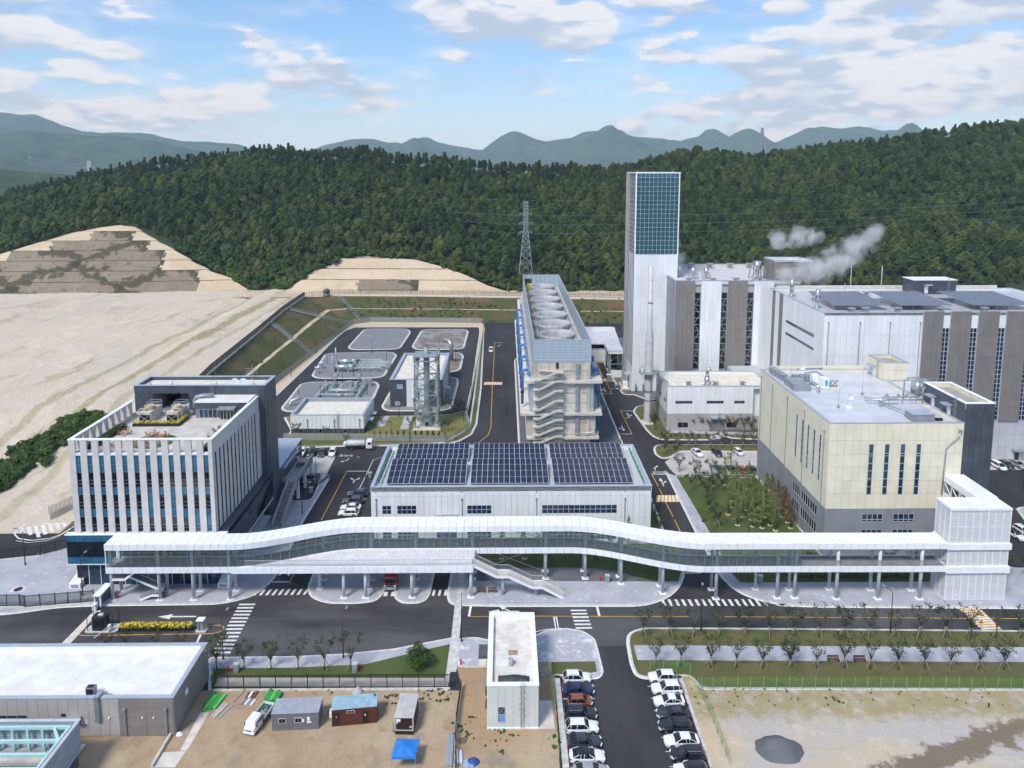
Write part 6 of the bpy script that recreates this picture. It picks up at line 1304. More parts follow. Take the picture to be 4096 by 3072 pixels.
# shed with curved roof and service bay between cooling tower and tall tower
SHD = thing('curved_roof_shed','white shed with curved metal roof behind the tall tower','shed',(38,295,0))
cbox('wall',SHD,(33.4,288,0),(47,306,7.4),WHITE2);b = MB();rows_ = [[(x,286.5 + 21 * k / 10,8.4 + 2.6 * math.sin(math.pi * (k / 10) * .62)) for x in (32.6,47.5)] for k in range(11)]
for r0,r1 in zip(rows_,rows_[1:]):b.strip(r0,r1)
for r0,r1 in zip(rows_,rows_[1:]):b.strip([(p[0],p[1],p[2] - .35) for p in r0][::-1],[(p[0],p[1],p[2] - .35) for p in r1][::-1]);b.quad(r0[0],r1[0],(r1[0][0],r1[0][1],r1[0][2] - .35),(r0[0][0],r0[0][1],r0[0][2] - .35))
b.quad(*[(p[0],p[1],p[2]) for p in (rows_[0][1],rows_[0][0])],*[(p[0],p[1],p[2] - .35) for p in (rows_[0][0],rows_[0][1])]);b.build('roof',mat('white_roof_metal',(.66,.68,.72),.35,.2),SHD);cbox('clerestory',SHD,(33.6,287.9,6.2),(47,287.98,8.2),WIND);cbox('ridge_vent',SHD,(38,300,10.6),(47.5,303,11.6),WHITEM);b = MB();b.tube([(32.9,296,.2),(32.9,296,9),(32.9,297,10),(32.4,299,11.4),(31.6,299,11.6)],.25,8);b.build('yellow_pipe',YEL,SHD);cbox('plinth',SHD,(33.2,287.7,0),(47,287.95,.9),CONCL)
SVB = thing('service_bay','open steel service bay with white canopy beside the tall tower','shed',(42,274,0))
b = MB()
for x in (40.6,45.2):
    for y in (266.5,272,279):b.bar((x,y,.1),(x,y,9.5),.35)
b.bar((40.6,266.5,1.),(40.6,272,9),.18);b.bar((40.6,272,1.),(40.6,279,9),.18);b.bar((40.6,266.5,5.4),(45.2,266.5,5.4),.25);b.build('frame',SAGE,SVB);cbox('canopy',SVB,(39.8,266.,9.5),(45.4,280,10.8),WHITE2);b = MB();b.quad((39.7,265.8,10.85),(45.5,265.8,10.85),(45.5,280.2,11.6),(39.7,280.2,11.6));b.build('canopy_roof',mat('white_roof_metal',(.66,.68,.72),.35,.2),SVB)
cbox('back_wall',SVB,(40.8,279.2,.1),(45.2,279.4,9.4),BLACKM);cbox('floor_wall',SVB,(40.5,266.4,.1),(45.2,266.5,3.),WHITE2);b = MB();b.bar((41,270,5.5),(45,270,8.4),.9,.15);b.bar((41,269.5,6.6),(45,269.5,9.4),.06);b.build('stair',SP,SVB)
def kit(name,lab,cat,parts,loc,grp=None):
    """small thing of boxes: (part name, corner, corner, material), coordinates relative to loc"""
    t = thing(name,lab,cat,loc,grp)
    for nm,a,c,m in parts:cbox(nm,t,Vector(a) + Vector(loc),Vector(c) + Vector(loc),m)
    return t
kit('pump_skid','grey pump skid with silver tanks by the foot of the tall tower','machine',[('base',(-1.6,-4,0),(1.8,4,.5),CONCL),('cabinet',(-.6,-3,.5),(1.2,-1,2.6),WHITEM),('panel',(-.65,-2.5,1),(-.6,-1.6,2.2),BLACKM),('tank',(-.4,.2,.5),(1.3,3.4,2.2),STEEL),('rail',(-1.6,-4,.5),(-1.5,4,1.6),STEEL)],(43.6,254.5,.15))
kit('control_cabinet','white roofed control cabinet on the kerb by the bend of the east lane','cabinet',[('body',(-.8,-.7,0),(.8,.7,2.2),GREYM),('roof',(-.95,-.85,2.2),(.95,.85,2.4),WHITEM)],(39.5,262.5,.15))

# ------------------------------------------------------------------ gas station area behind the lawn
MBD = thing('metering_building','small white flat-roofed building with charcoal base on the lawn','building',(-54,209,0))
cbox('wall',MBD,(-65.3,209,0),(-43.1,225.3,4.6),JOINT);ws = [(-62.7,.3,-61.8,1.5),(-56.8,.3,-55.9,1.5),(-49.2,.3,-48.3,1.5)]
panels(MBD,'S',209.,lin(-65.3,-43.1,17),[1.65,5.85],WHITE2,gap=.05,t=.1);panels(MBD,'S',209.,lin(-65.3,-43.1,12),[.1,1.6],DARKP,ws,gap=.05,t=.06);[window(MBD,'S',209.,r,1,1,WIND,COPING,.1,.1) for r in ws]
panels(MBD,'E',-43.1,lin(209,225.3,12),[1.65,5.85],WHITE2,gap=.05,t=.1);panels(MBD,'E',-43.1,lin(209,225.3,8),[.1,1.6],DARKP,gap=.05,t=.06)
roof_parts(MBD,-65.3,209,-43.1,225.3,5.9,1.1,.55,mat('cream_membrane',(.70,.66,.57),.7),GREYM);ladder(MBD,-50.9,208.9,.3,5.9,cage=True);[downpipe(MBD,'S',208.9,x,.2,4.4) for x in (-60.2,-52.,-44.4)]
for y in (212.2,217.4):cbox('door_canopy',MBD,(-42.98,y,3.),(-41.,y + 2.4,3.25),COPING);cbox('entry_mat',MBD,(-42.9,y,.16),(-40.6,y + 2,.25),mat('green_mat',(.07,.25,.16),.8))
BBD = thing('valve_building','white roofed building with charcoal corners behind the steel stack tower','building',(-30,233,0))
cbox('wall',BBD,(-39.,233.3,0),(-21.5,268.,8.6),DARKJ);ho = [(-36.6,6.4,-34.6,7.9),(-37.4,.6,-35.6,2.),(-31.,6.4,-30.2,7.9),(-31.1,.2,-29.9,3.2)]
panels(BBD,'S',233.3,lin(-39,-33.4,4),[.1,3.2,6.3,9.45],DARKP,ho,gap=.05,t=.1);panels(BBD,'S',233.3,lin(-33.4,-25.8,6),[.1,9.45],WHITE2,ho,gap=.05,t=.1);panels(BBD,'S',233.3,lin(-25.8,-21.5,3),[.1,3.2,6.3,9.45],DARKP,ho,gap=.05,t=.1)
for r in ho[:3]:window(BBD,'S',233.3,r,1,1,COPING if r[0] < -34 else WIND,PVFRAME,.1,.1)
cbox('door',BBD,(-31.1,233.2,.2),(-29.9,233.28,3.2),BLACKM);cbox('door_canopy',BBD,(-31.6,232,3.3),(-29.4,233.2,3.6),COPING)
panels(BBD,'E',-21.5,lin(233.3,268,18),[.1,9.45],lambda u,z:DARKP if (u < 238 or u > 262) else WHITE2,gap=.06,t=.1);[downpipe(BBD,'E',-21.4,y,.2,8) for y in (236,243,250,257,264)];cbox('door_canopy',BBD,(-21.4,242,3.4),(-19.4,245,3.7),COPING);cbox('ramp',BBD,(-21.4,238,.16),(-18.4,241,.3),mat('green_mat',(.07,.25,.16),.8))
roof_parts(BBD,-39.,233.3,-21.5,268.,9.5,.7,.9,mat('cream_membrane',(.70,.66,.57),.7),GREYM)
STW = thing('steel_stack_tower','sage steel lattice tower carrying a vent stack on the lawn','tower',(-24.4,215.6,0))
xa,xc,ya,yc = -27.9,-20.9,212.6,218.8
b = MB()
for x in (xa,xc):
    for y in (ya,yc):b.bar((x,y,.3),(x,y,25. if x > -22 else 23),.38)
b.build('legs',SAGE,STW)
LV = [.4,5.6,10.9,16.,21.7]
for k,z in enumerate(LV[1:]):
    b = MB();b.box((xa - .3,ya - .3,z - .3),(xc + .3,ya + .2,z));b.box((xa - .3,yc - .2,z - .3),(xc + .3,yc + .3,z));b.box((xa - .3,ya + .2,z - .3),(xa + .9,yc - .2,z));b.box((xc - .9,ya + .2,z - .3),(xc + .3,yc - .2,z));b.build('platform',SAGE,STW)
    railing(STW,[(xa - .3,ya - .3,z),(xc + .3,ya - .3,z),(xc + .3,yc + .3,z),(xa - .3,yc + .3,z),(xa - .3,ya - .3,z)],1.1,SAGE,1.3)
cbox('top_platform',STW,(xa - .4,ya - .4,22.9),(xc + .4,yc + .4,23.1),SAGE)
b = MB()
for z0,z1 in zip(LV,LV[1:]):
    for p,q in (((xa,ya),(xc,ya)),((xa,yc),(xc,yc)),((xa,ya),(xa,yc)),((xc,ya),(xc,yc))):b.bar(p + (z0,),q + (z1 - .3,),.16);b.bar(q + (z0,),p + (z1 - .3,),.16)
b.build('bracing',SAGE,STW)
b = MB();b.lathe(-24.5,215.6,[(1.9,.3),(1.7,5.2),(.95,7.2),(.95,21.9),(.78,22.5),(.78,25.6),(.68,25.6)],20);b.build('stack',SAGE,STW);b = MB();b.tube([(-24.5,214.,1.3),(-24.5,213.2,1.3)],.5,12);b.build('inspection_port',BLACKM,STW)
for k in range(4):
    z0,z1 = LV[k],LV[k + 1];b = MB();xx = (xc - .6,xa + .6)[k % 2];b.bar((xx,ya + .6,z0),(xx,yc - .6,z1),.8,.12);b.bar((xx - .4,ya + .6,z0 + 1),(xx - .4,yc - .6,z1 + 1),.05);b.bar((xx + .4,ya + .6,z0 + 1),(xx + .4,yc - .6,z1 + 1),.05);b.build('stair_flight',SAGE,STW)
b = MB();[b.box((x - .7,y - .7,.1),(x + .7,y + .7,.5)) for x in (xa,xc) for y in (ya,yc)];b.box((xa - .8,ya - 1.5,.15),(xc + .8,yc + .5,.2));b.cyl(-24.5,215.6,.1,.35,2.4,2.4,20);b.build('footing',CONCL,STW)
GP = mat('gas_pipe',(.36,.42,.43),.45,.2,.06,.7)
def valve(b,x,y,z):b.lathe(x,y,[(.05,z - .3),(.34,z - .2),(.34,z + .3),(.12,z + .4),(.12,z + .9),(.05,z + .9)],8);b.tube([(x - .3,y,z + .9),(x + .3,y,z + .9)],.05,5)
PM1 = thing('metering_skid','row of grey gas pipes and bright cylinders on the middle gravel island','pipework',(-52,262,0));sx0,sy0 = (-66.4,275.0)
for i,(u,v) in enumerate(((655,215),(620,275))):
    X_,Y_ = ((-64.9,283.8),(-64.3,275.6))[i];b = MB();b.tube([(X_ - 3.4,Y_,1.9),(X_ - 3.,Y_,1.9),(X_ + 2.9,Y_,1.9),(X_ + 3.2,Y_,1.9)],[.6,1.15,1.15,.6],16);b.build('heater_drum',CHROME,PM1);b = MB();[b.box((X_ + s - .3,Y_ - .8,.16),(X_ + s + .3,Y_ + .8,1.1)) for s in (-2,2)];b.build('saddle',GP,PM1);b = MB();b.cyl(X_ - 4.4,Y_ + .4,.16,7.6 if i == 0 else 6.2,.3,.26,10);b.cyl(X_ - 4.4,Y_ + .4,6.8 if i == 0 else 5.4,7. if i == 0 else 5.6,.4,.4,10);b.build('flue',STEEL,PM1);cbox('burner_box',PM1,(X_ - 5.2,Y_ - 1.2,.16),(X_ - 3.3,Y_ + 1.1,2.6),STEEL);b = MB();b.lathe(X_ + 3.1,Y_,[(.5,.4),(1.25,.9),(1.25,2.9),(.5,3.2)],12);b.build('flange',GP,PM1)
cbox('cabinet',PM1,(-58.9,255.4,.16),(-56.6,257.4,1.9),STEEL);cbox('cabinet',PM1,(-53.3,256.,.16),(-49.6,257.6,2.4),STEEL)
for k in range(6):
    px_,py_ = (-60.1,275.0);y = py_ + .2 + 2.35 * k;b = MB();L = (10.5,12.5,12.2,12.8,12.5,9.)[k];b.tube([(px_ - .5,y,1.6),(px_ + L,y,1.6),(px_ + L + .5,y - .1,1.2),(px_ + L + .6,y - .1,.1)],.32,8)
    for s in (2.4,5.,8.2):valve(b,px_ + s,y,1.6);b.box((px_ + s + .8,y - .2,.1),(px_ + s + 1.1,y + .2,1.4))
    b.build('pipe_run',GP,PM1)
b = MB();[b.tube([(px_ - .4,py_ + a,1.6),(px_ - .4,py_ + a,2.2),(px_ - .4,py_ + a + 2.2,2.2),(px_ - .4,py_ + a + 2.2,1.6)],.3,8) for a in (0.,4.7,9.4)];b.build('manifold',GP,PM1)
for nm,(x,y) in (('left',(-74.3,279.6)),('near',(-74.1,272.9))):kit('gas_cabinet','grey upright cabinet at the %s side of the middle gravel island' % nm,'cabinet',[('body',(-.7,-.5,0),(.7,.5,2.4),STEEL),('roof',(-.8,-.6,2.4),(.8,.6,2.55),WHITEM)],(x,y,.16))
PM2 = thing('valve_station','loop of grey gas pipes with valves and stiles on the front gravel island','pipework',(-58,238,0))
b = MB();z = 1.3
P_ = lambda x,y:tuple(x) + (z,)
for pl in ([(-66.0,239.8),(-66.2,255.9),(-62.4,255.9),(-63.6,257.6)],[(-65.7,243.0),(-55.7,242.9),(-52.5,242.9)],[(-63.4,247.3),(-51.4,247.2)],[(-63.3,249.9),(-63.0,252.1),(-62.8,257.6)],[(-63.2,249.7),(-62.4,248.5),(-54.4,248.8),(-53.9,250.4),(-55.1,253.1),(-54.3,258.1),(-51.8,257.2),(-51.6,253.6),(-51.8,239.6)],[(-59.0,241.7),(-56.9,242.8)]):b.tube([(p[0],p[1],1.3) for p in pl],.38,8)
for p in ((-66.8,257.3),(-64.4,262.2),(-55.5,262.9),(-59.8,252.7),(-59.9,251.3),(-63.1,247.2),(-59.8,245.6),(-56.5,247.1),(-55.2,255.6),(-52.4,251.8),(-52.4,247.1),(-56.2,251.3)):valve(b,p[0],p[1],1.3);b.box((p[0] - .5,p[1] - .3,.12),(p[0] - .2,p[1] + .3,1.2))
b.build('pipe_loop',GP,PM2)
for p in ((-64.3,262.4),(-55.4,262.6)):b = MB();b.tube([(p[0],p[1] - 1.2,2.),(p[0],p[1] + 1.6,2.)],.85,12);b.build('separator',GP,PM2)
for p in ((-65.6,251.4),(-54.7,246.6)):b = MB();[b.bar((p[0] - .6,p[1] - 1.2 + .4 * i,.4 + .35 * i),(p[0] + .6,p[1] - 1.2 + .4 * i,.4 + .35 * i),.35,.06) for i in range(5)];[b.bar((p[0] + s,p[1] - 1.2,.9),(p[0] + s,p[1] + .6,2.6),.06) for s in (-.6,.6)];b.box((p[0] - .6,p[1] + .5,1.7),(p[0] + .6,p[1] + 2,1.8));b.build('stile',GP,PM2)
PM3 = thing('bent_pipe','thick pale bent pipe emerging from the front gravel island','pipe',(-73.4,235.1) + (0,));b = MB();a,c = (-73.1,234.2),(-70.4,236.9);b.tube([(a[0],a[1],.1),(a[0],a[1],1.2),(a[0] + .5,a[1] + .4,1.9),(a[0] + 1.4,a[1] + .8,2.1),(c[0],c[1],2.1)],.5,10);b.build('pipe',PVFRAME,PM3);b = MB();valve(b,c[0] - 1,c[1],2.2);b.build('valve',GP,PM3)
b = MB();b.tube([(-25.2,289.4) + (9.4,),(-23.2,287.9) + (9.4,),(-22.1,285.8) + (8.5,),(-22.6,292.1) + (.2,)],.8,10);tag(b.build('roof_duct',STEEL),'grey bent duct behind the white roofed valve building','duct')

# ------------------------------------------------------------------ transmission pylon and lines
def pylon(name,lab,x,y,z0,z1,wb,wt,arms,m,th):
    t = thing(name,lab,'pylon',(x,y,z0));zk = z0 + (z1 - z0) * .66
    def w(z):return (wb + (wt - wb) * (z - z0) / (zk - z0)) / 2 if z < zk else wt / 2
    for sx in (-1,1):
        for sy in (-1,1):b = MB();b.bar((x + sx * w(z0),y + sy * w(z0),z0),(x + sx * w(zk),y + sy * w(zk),zk),th * 1.5);b.bar((x + sx * w(zk),y + sy * w(zk),zk),(x + sx * w(zk),y + sy * w(zk),z1 - 1),th * 1.4);b.build('leg',m,t)
    b = MB();zs = [z0];
    while zs[-1] < z1 - 1:zs.append(min(z1 - 1,zs[-1] + max(1.6,1.5 * w(zs[-1]))))
    for za,zb in zip(zs,zs[1:]):
        for (p,q) in (((-1,-1),(1,-1)),((1,-1),(1,1)),((1,1),(-1,1)),((-1,1),(-1,-1))):
            A,B_ = w(za),w(zb);b.bar((x + p[0] * A,y + p[1] * A,za),(x + q[0] * B_,y + q[1] * B_,zb),th);b.bar((x + q[0] * A,y + q[1] * A,za),(x + p[0] * B_,y + p[1] * B_,zb),th);b.bar((x + p[0] * B_,y + p[1] * B_,zb),(x + q[0] * B_,y + q[1] * B_,zb),th)
    b.build('lattice',m,t)
    for za,L in arms:b = MB();[b.bar((x,y,za + .6),(x + s * L,y,za),th * 1.2) for s in (-1,1)];[b.bar((x,y,za - .6),(x + s * L,y,za),th * 1.2) for s in (-1,1)];[b.tube([(x + s * L,y,za),(x + s * L,y,za - 1.4)],.14,5) for s in (-1,1)];b.build('arm',m,t)
    return t
GALV = mat('pylon_steel',(.42,.46,.50),.5,.5)
pylon('transmission_pylon','tall steel lattice pylon beyond the far end of the cooling tower',12.6,430,10.,61.3,9.5,2.6,((42,3.6),(47.5,3.9),(53,3.6)),GALV,.16)
pylon('transmission_pylon','distant lattice pylon among the low hills at the left edge',-600,1040,10,92,17,4,((62,7),(72,7),(82,7)),mat('far_pylon_steel',(.6,.62,.64),.5),.4)
pylon('transmission_pylon','distant lattice pylon on the ridge above the halls',262.,730,95,122,6,2,((108,3),(112,3),(116,3)),GALV,.2)
CAB = mat('cable',(.20,.21,.22),.5)
for za in (42,47.5,53,61):
    for s in (-1,1):
        if za == 61 and s > 0:continue
        A = (12.6 + s * 3.7 * (za < 60),430,za - 1.3 * (za < 60));Lp = (-600 + s * 7,1040,za + 20);Rp = (640,560,za + 22)
        for B_,nm in ((Lp,'left'),(Rp,'right')):
            b = MB();b.tube([(A[0] + (B_[0] - A[0]) * k / 16,A[1] + (B_[1] - A[1]) * k / 16,A[2] + (B_[2] - A[2]) * k / 16 - 60 * (k / 16) * (1 - k / 16) * .55) for k in range(17)],.045,4,False);tag(b.build('power_line',CAB),'thin power line running from the pylon to the %s across the wooded hill' % nm,'power line','power lines to the %s' % nm)

# ------------------------------------------------------------------ vehicles
PAINT = {n:mat('car_paint_' + n,c,.28,mt,.02,.4,coat=.8) for n,c,mt in (('white',(.78,.785,.80),0),('black',(.010,.011,.013),0),('navy',(.012,.022,.085),.2),('copper',(.30,.085,.03),.3),('graphite',(.045,.05,.06),.4),('silver',(.45,.46,.48),.5),('red',(.30,.01,.012),.1),('darkgreen',(.03,.05,.05),.2))}
TRIM = mat('black_trim',(.012,.012,.013),.6);PLATE = mat('number_plate',(.7,.7,.7),.5)
#        L    W     H     zb   belt  hood0 hood1 trunk  greenhouse (y, at belt/roof) fractions
KIND = {'sedan':(4.85,1.86,1.46,.20,.94,.94,.74,1.00,(-.44,-.23,.045,.235)),'coupe':(4.55,1.80,1.42,.20,.93,.93,.72,1.0,(-.45,-.20,.04,.235)),
        'suv':(4.70,1.90,1.68,.26,1.04,1.05,.90,1.06,(-.495,-.40,.06,.225)),'crossover':(4.45,1.82,1.58,.25,1.0,1.01,.86,1.02,(-.49,-.37,.06,.225)),
        'hatch':(3.62,1.62,1.52,.22,.98,.98,.84,1.0,(-.495,-.42,.12,.31)),'van':(5.1,1.92,1.74,.24,1.05,1.05,.88,1.08,(-.495,-.46,.18,.36))}
_car = {}
def car_meshes(kind,col,roofcol=None):
    key = (kind,col,roofcol)
    if key in _car:return _car[key]
    L,W,H,zb,belt,h0,h1,tk,(g0,g1,g2,g3) = KIND[kind];w = W / 2
    tab = [(-.5,tk * .62),(-.492,tk * .93),(-.46,tk),(g0 - .0,tk if kind in ('sedan','coupe') else belt),(-.2,belt),(.1,belt),(g3,h0),(.36,h0 * .96),(.45,h1 * 1.02),(.488,h1 * .88),(.5,h1 * .66)]
    tab = sorted(set(tab));wt = [(-.5,.80),(-.47,.93),(-.38,.985),(0,1),(.34,.985),(.44,.92),(.48,.82),(.5,.66)]
    def loft(b,sts):
        n = len(sts[0])
        b.add([p for s in sts for p in s],[(i * n + j,i * n + j + 1,(i + 1) * n + j + 1,(i + 1) * n + j) for i in range(len(sts) - 1) for j in range(n - 1)],True)
    ks = sorted(set([t[0] for t in tab] + [-.485,-.42,-.35,-.3,-.1,0,.2,.3,.33,.40,.47]))
    sts = []
    for k in ks:
        zt_,ww = interp(tab,k),w * interp(wt,k);z0 = zb + (.10 if abs(k) > .47 else 0);hh = zt_ - z0
        half = [(ww * .86,z0),(ww * .97,z0 + hh * .10),(ww,z0 + hh * .36),(ww * .985,z0 + hh * .70),(ww * .94,z0 + hh * .95),(ww * .86,zt_),(ww * .45,zt_ + .035),(0,zt_ + .045)]
        sts.append([(x,k * L,z) for x,z in half] + [(-x,k * L,z) for x,z in half[-2::-1]])
    b = MB();loft(b,sts)
    for e in (0,-1):n = len(sts[0]);i0 = 0 if e == 0 else (len(sts) - 1) * n;f_ = tuple(range(i0,i0 + n));b.f.append(f_ if e == 0 else f_[::-1]);b.sm.append(False)
    # roof skin and pillars ride with the body
    def gh(k,dz=0.,sc=1.):
        rz_ = interp([(g0,belt),(g1,H - .03),((g1 + g2) / 2,H),(g2,H - .04),(g3,belt - .02)],k);f_ = (rz_ - belt) / (H - belt);ww = w * interp(wt,k) * .93
        return [(ww * sc,k * L,belt - .03),(ww * (1 - .06 * f_) * sc,k * L,belt + (rz_ - belt) * .45),(ww * (1 - .20 * f_) * sc,k * L,belt + (rz_ - belt) * .90 + dz),(ww * (1 - .34 * f_),k * L,rz_ + dz),(ww * .3,k * L,rz_ + .025 * f_ + dz),(0,k * L,rz_ + .03 * f_ + dz)]
    def full(h):return h + [(-x,y,z) for x,y,z in h[-2::-1]]
    gk = sorted(set(lin(g0,g1,3) + lin(g1,g2,5) + lin(g2,g3,3)));g = MB();loft(g,[full(gh(k)) for k in gk])
    rf = MB();loft(rf,[full(gh(k,.018,1.01)[2:]) for k in lin(g1 - .005,g2 + .005,5)])
    pl = MB()
    for s in (1,-1):
        for ka,kb in ((g0,g1),(g3,g2),((g1 + g2) / 2 - .01,(g1 + g2) / 2 + .01),(g1 + .03,g1 + .05)):A,B_ = gh(ka,.0,1.012),gh(kb,.0,1.012);A,B_ = A[0] if ka in (g0,g3) else A[0],B_[2];pl.bar((A[0] * s,A[1],max(A[2],belt - .02)),(B_[0] * s,B_[1],B_[2] + .01),.07,.05)
    if roofcol is None:n0 = len(b.v);b.v += rf.v;b.f += [tuple(i + n0 for i in f_) for f_ in rf.f];b.sm += rf.sm
    n0 = len(b.v);b.v += pl.v;b.f += [tuple(i + n0 for i in f_) for f_ in pl.f];b.sm += pl.sm
    M = {'body':b.mesh('body',PAINT[col]),'windows':g.mesh('windows',CARGL)}
    if roofcol:M['roof'] = rf.mesh('roof',CARGL if roofcol == 'glass' else PAINT[roofcol])
    M['head'] = MB().box((-.24,-.14,-.08),(.24,.10,.08)).mesh('headlight',LAMP);M['tail'] = MB().box((-.22,-.06,-.09),(.22,.10,.09)).mesh('tail_light',TAIL)
    M['mirror'] = MB().box((-.12,-.07,-.07),(.12,.07,.07)).mesh('mirror',PAINT[col]);M['grille'] = MB().box((-w * .55,-.03,-.11),(w * .55,.02,.11)).mesh('grille',TRIM);M['plate'] = MB().box((-.26,-.015,-.06),(.26,.01,.06)).mesh('number_plate',PLATE)
    sk = MB()
    for s in (1,-1):sk.bar((s * w * .96,-L * .30,zb + .03),(s * w * .96,L * .30,zb + .03),.10,.12)
    sk.box((-w * .7,-L * .45,zb - .05),(w * .7,L * .45,zb + .2));M['sill'] = sk.mesh('sill_trim',TRIM)
    rr = MB()
    for s in (1,-1):rr.bar((s * w * .68,(g1 + .03) * L,H + .03),(s * w * .68,(g2 - .03) * L,H + .03),.05,.05)
    M['rails'] = rr.mesh('roof_rails',STEEL)
    _car[key] = M;return M
_tb = MB();_tb.tube([(-.11,0,0),(-.10,0,0),(.10,0,0),(.11,0,0)],[.27,.33,.33,.27],16);TYM = _tb.mesh('wheel',TYRE)
_rb = MB();_rb.tube([(-.115,0,0),(.115,0,0)],.21,14);RIMM = _rb.mesh('rim',RIM)
_ab = MB();_ab.tube([(-.06,0,0),(.06,0,0)],.40,18);ARCH = _ab.mesh('wheel_arch',TRIM)
def obj_at(name,me,parent,loc,rot=None):
    o = bpy.data.objects.new(name,me);o.location = loc;o.parent = parent;COL.objects.link(o)
    if rot:o.rotation_euler = rot
    return o
def car(kind,col,p,head,lab,grp,z=.0,roofcol=None,rails=False):
    """head: heading in degrees clockwise from +Y"""
    L,W,H,zb,belt,h0,h1,tk,gg = KIND[kind];M = car_meshes(kind,col,roofcol);w = W / 2
    t = thing('car',lab,'car',(p[0],p[1],z),grp,-R(head))
    obj_at('body',M['body'],t,(0,0,0));obj_at('windows',M['windows'],t,(0,0,0));obj_at('sill_trim',M['sill'],t,(0,0,0))
    if roofcol:obj_at('roof',M['roof'],t,(0,0,0))
    if rails:obj_at('roof_rails',M['rails'],t,(0,0,0))
    sc = 1.0 if kind in ('sedan','coupe') else (.9 if kind == 'hatch' else 1.1)
    for s in (1,-1):
        for k in (.305,-.295):
            obj_at('wheel_arch',ARCH,t,(s * (w - .055),k * L,.33 * sc)).scale = (1,sc,sc);q = obj_at('wheel',TYM,t,(s * (w - .075),k * L,.33 * sc));q.scale = (1,sc,sc);obj_at('rim',RIMM,q,(s * .012,0,0))
        obj_at('headlight',M['head'],t,(s * w * .68,L * .474,h1 * .86),(0,0,s * -.45));obj_at('tail_light',M['tail'],t,(s * w * .72,-L * .492,tk * .80));obj_at('mirror',M['mirror'],t,(s * (w + .06),gg[3] * L - .35,belt + .06))
    obj_at('grille',M['grille'],t,(0,L * .492,h1 * .62));obj_at('number_plate',M['plate'],t,(0,L * .508,h1 * .42));obj_at('number_plate',M['plate'],t,(0,-L * .506,tk * .62))
    return t
yb0 = (13.2,99.4)[1];xl = ((8.7,99.5)[0] + (13.6,99.4)[0]) / 2;xr_ = (22.2,99.4)[0] + 2.55
G1,G2 = 'cars along the left side of the car park','cars along the right side of the car park'
for k,(kd,cl_,lab,kw,dx) in enumerate((('crossover','white','white crossover in the left car park row, farthest from the camera',{'rails':True},.1),('sedan','navy','dark blue saloon in the left car park row',{},.1),('hatch','copper','small copper hatchback in the left car park row',{},.1),('suv','black','black SUV with silver roof rails in the left car park row',{'rails':True},-.1),('suv','white','white SUV below the black one in the left car park row',{},-.15),('sedan','graphite','dark grey saloon in the left car park row',{},-.1),('sedan','white','white saloon with black glass roof in the left car park row',{'roofcol':'glass'},0.),('sedan','silver','pale silver car cut off by the bottom edge, left car park row',{},.25))):car(kd,cl_,(xl + dx,yb0 + 3.75 - 2.5 * k),90 + random.uniform(-1.5,1.5),lab,G1,**kw)
for k,(kd,cl_,lab,kw,dx) in enumerate((('crossover','white','white electric crossover in the right car park row, farthest from the camera',{},.1),('suv','white','tall white SUV second from the top of the right car park row',{},.2),('coupe','white','white coupe with open sunroof in the right car park row',{'roofcol':None},-.05),('sedan','graphite','charcoal saloon in the right car park row',{},.0),('suv','black','dusty black SUV in the right car park row',{},-.35),('sedan','white','white saloon between two black cars in the right car park row',{},.0),('suv','black','glossy black SUV with silver roof rails in the right car park row',{'rails':True},.2),('crossover','white','white car with black roof cut off by the bottom edge, right car park row',{'roofcol':'black'},.0))):car(kd,cl_,(xr_ + dx,yb0 + 3.75 - 2.5 * k),-90 + random.uniform(-1.5,1.5),lab,G2,**kw)
cc = bpy.data.objects.get('car.010')
G3 = 'cars beside the solar roof hall'
for (kd,cl_,q,lab,rr) in (('suv','navy',(-36.5,167.3),'dark SUV farthest in the row beside the solar roof hall',True),('suv','graphite',(-36.8,163.4),'dark grey SUV second in the row beside the solar roof hall',True),('sedan','white',(-36.7,160.4),'white saloon third in the row beside the solar roof hall',False),('suv','white',(-36.6,157.5),'white SUV nearest the skybridge beside the solar roof hall',False)):car(kd,cl_,q,-90,lab,G3,rails=rr)
G4 = 'cars facing the camera below the lawn'
for (kd,cl_,q,lab) in (('sedan','black',(-60.2,194.3),'dark car half hidden by the canopy below the lawn'),('crossover','white',(-57.6,193.6),'white crossover at the left of the row below the lawn'),('suv','black',(-54.8,193.1),'black SUV in the row below the lawn'),('sedan','graphite',(-52.0,193.1),'grey saloon in the row below the lawn'),('crossover','white',(-48.9,193.2),'white crossover nearest the tank lorry')):car(kd,cl_,q,180 - 6,lab,G4,.014)
car('sedan','black',(-49.3,176.4),180 - 4,'black saloon parked beside the stair pillar','cars by the stair',.014);car('sedan','graphite',(-51.4,176.4),180 - 4,'grey saloon mostly hidden behind the stair pillar','cars by the stair',.014)
G5 = 'cars in the paved car park by the ivory building'
for (kd,cl_,q,h,lab) in (('sedan','white',(54.3,192.1),170,'white saloon at the left of the paved car park'),('sedan','black',(59.9,191.9),172,'black saloon between two white cars in the paved car park'),('hatch','white',(66.1,192.3),172,'small white hatchback near the wall of the ivory building'),('suv','darkgreen',(57.4,181.0),-8,'dark SUV behind the garden trees, leftmost of the near row'),('sedan','darkgreen',(60.5,181.2),-8,'dark green car next to the red one'),('crossover','red',(63.0,180.6),-8,'red hatchback in the near row of the paved car park'),('crossover','black',(65.8,180.7),-8,'black car right of the red one by the ivory wall')):car(kd,cl_,q,h,lab,G5,.014)
G6 = 'cars in the east yard'
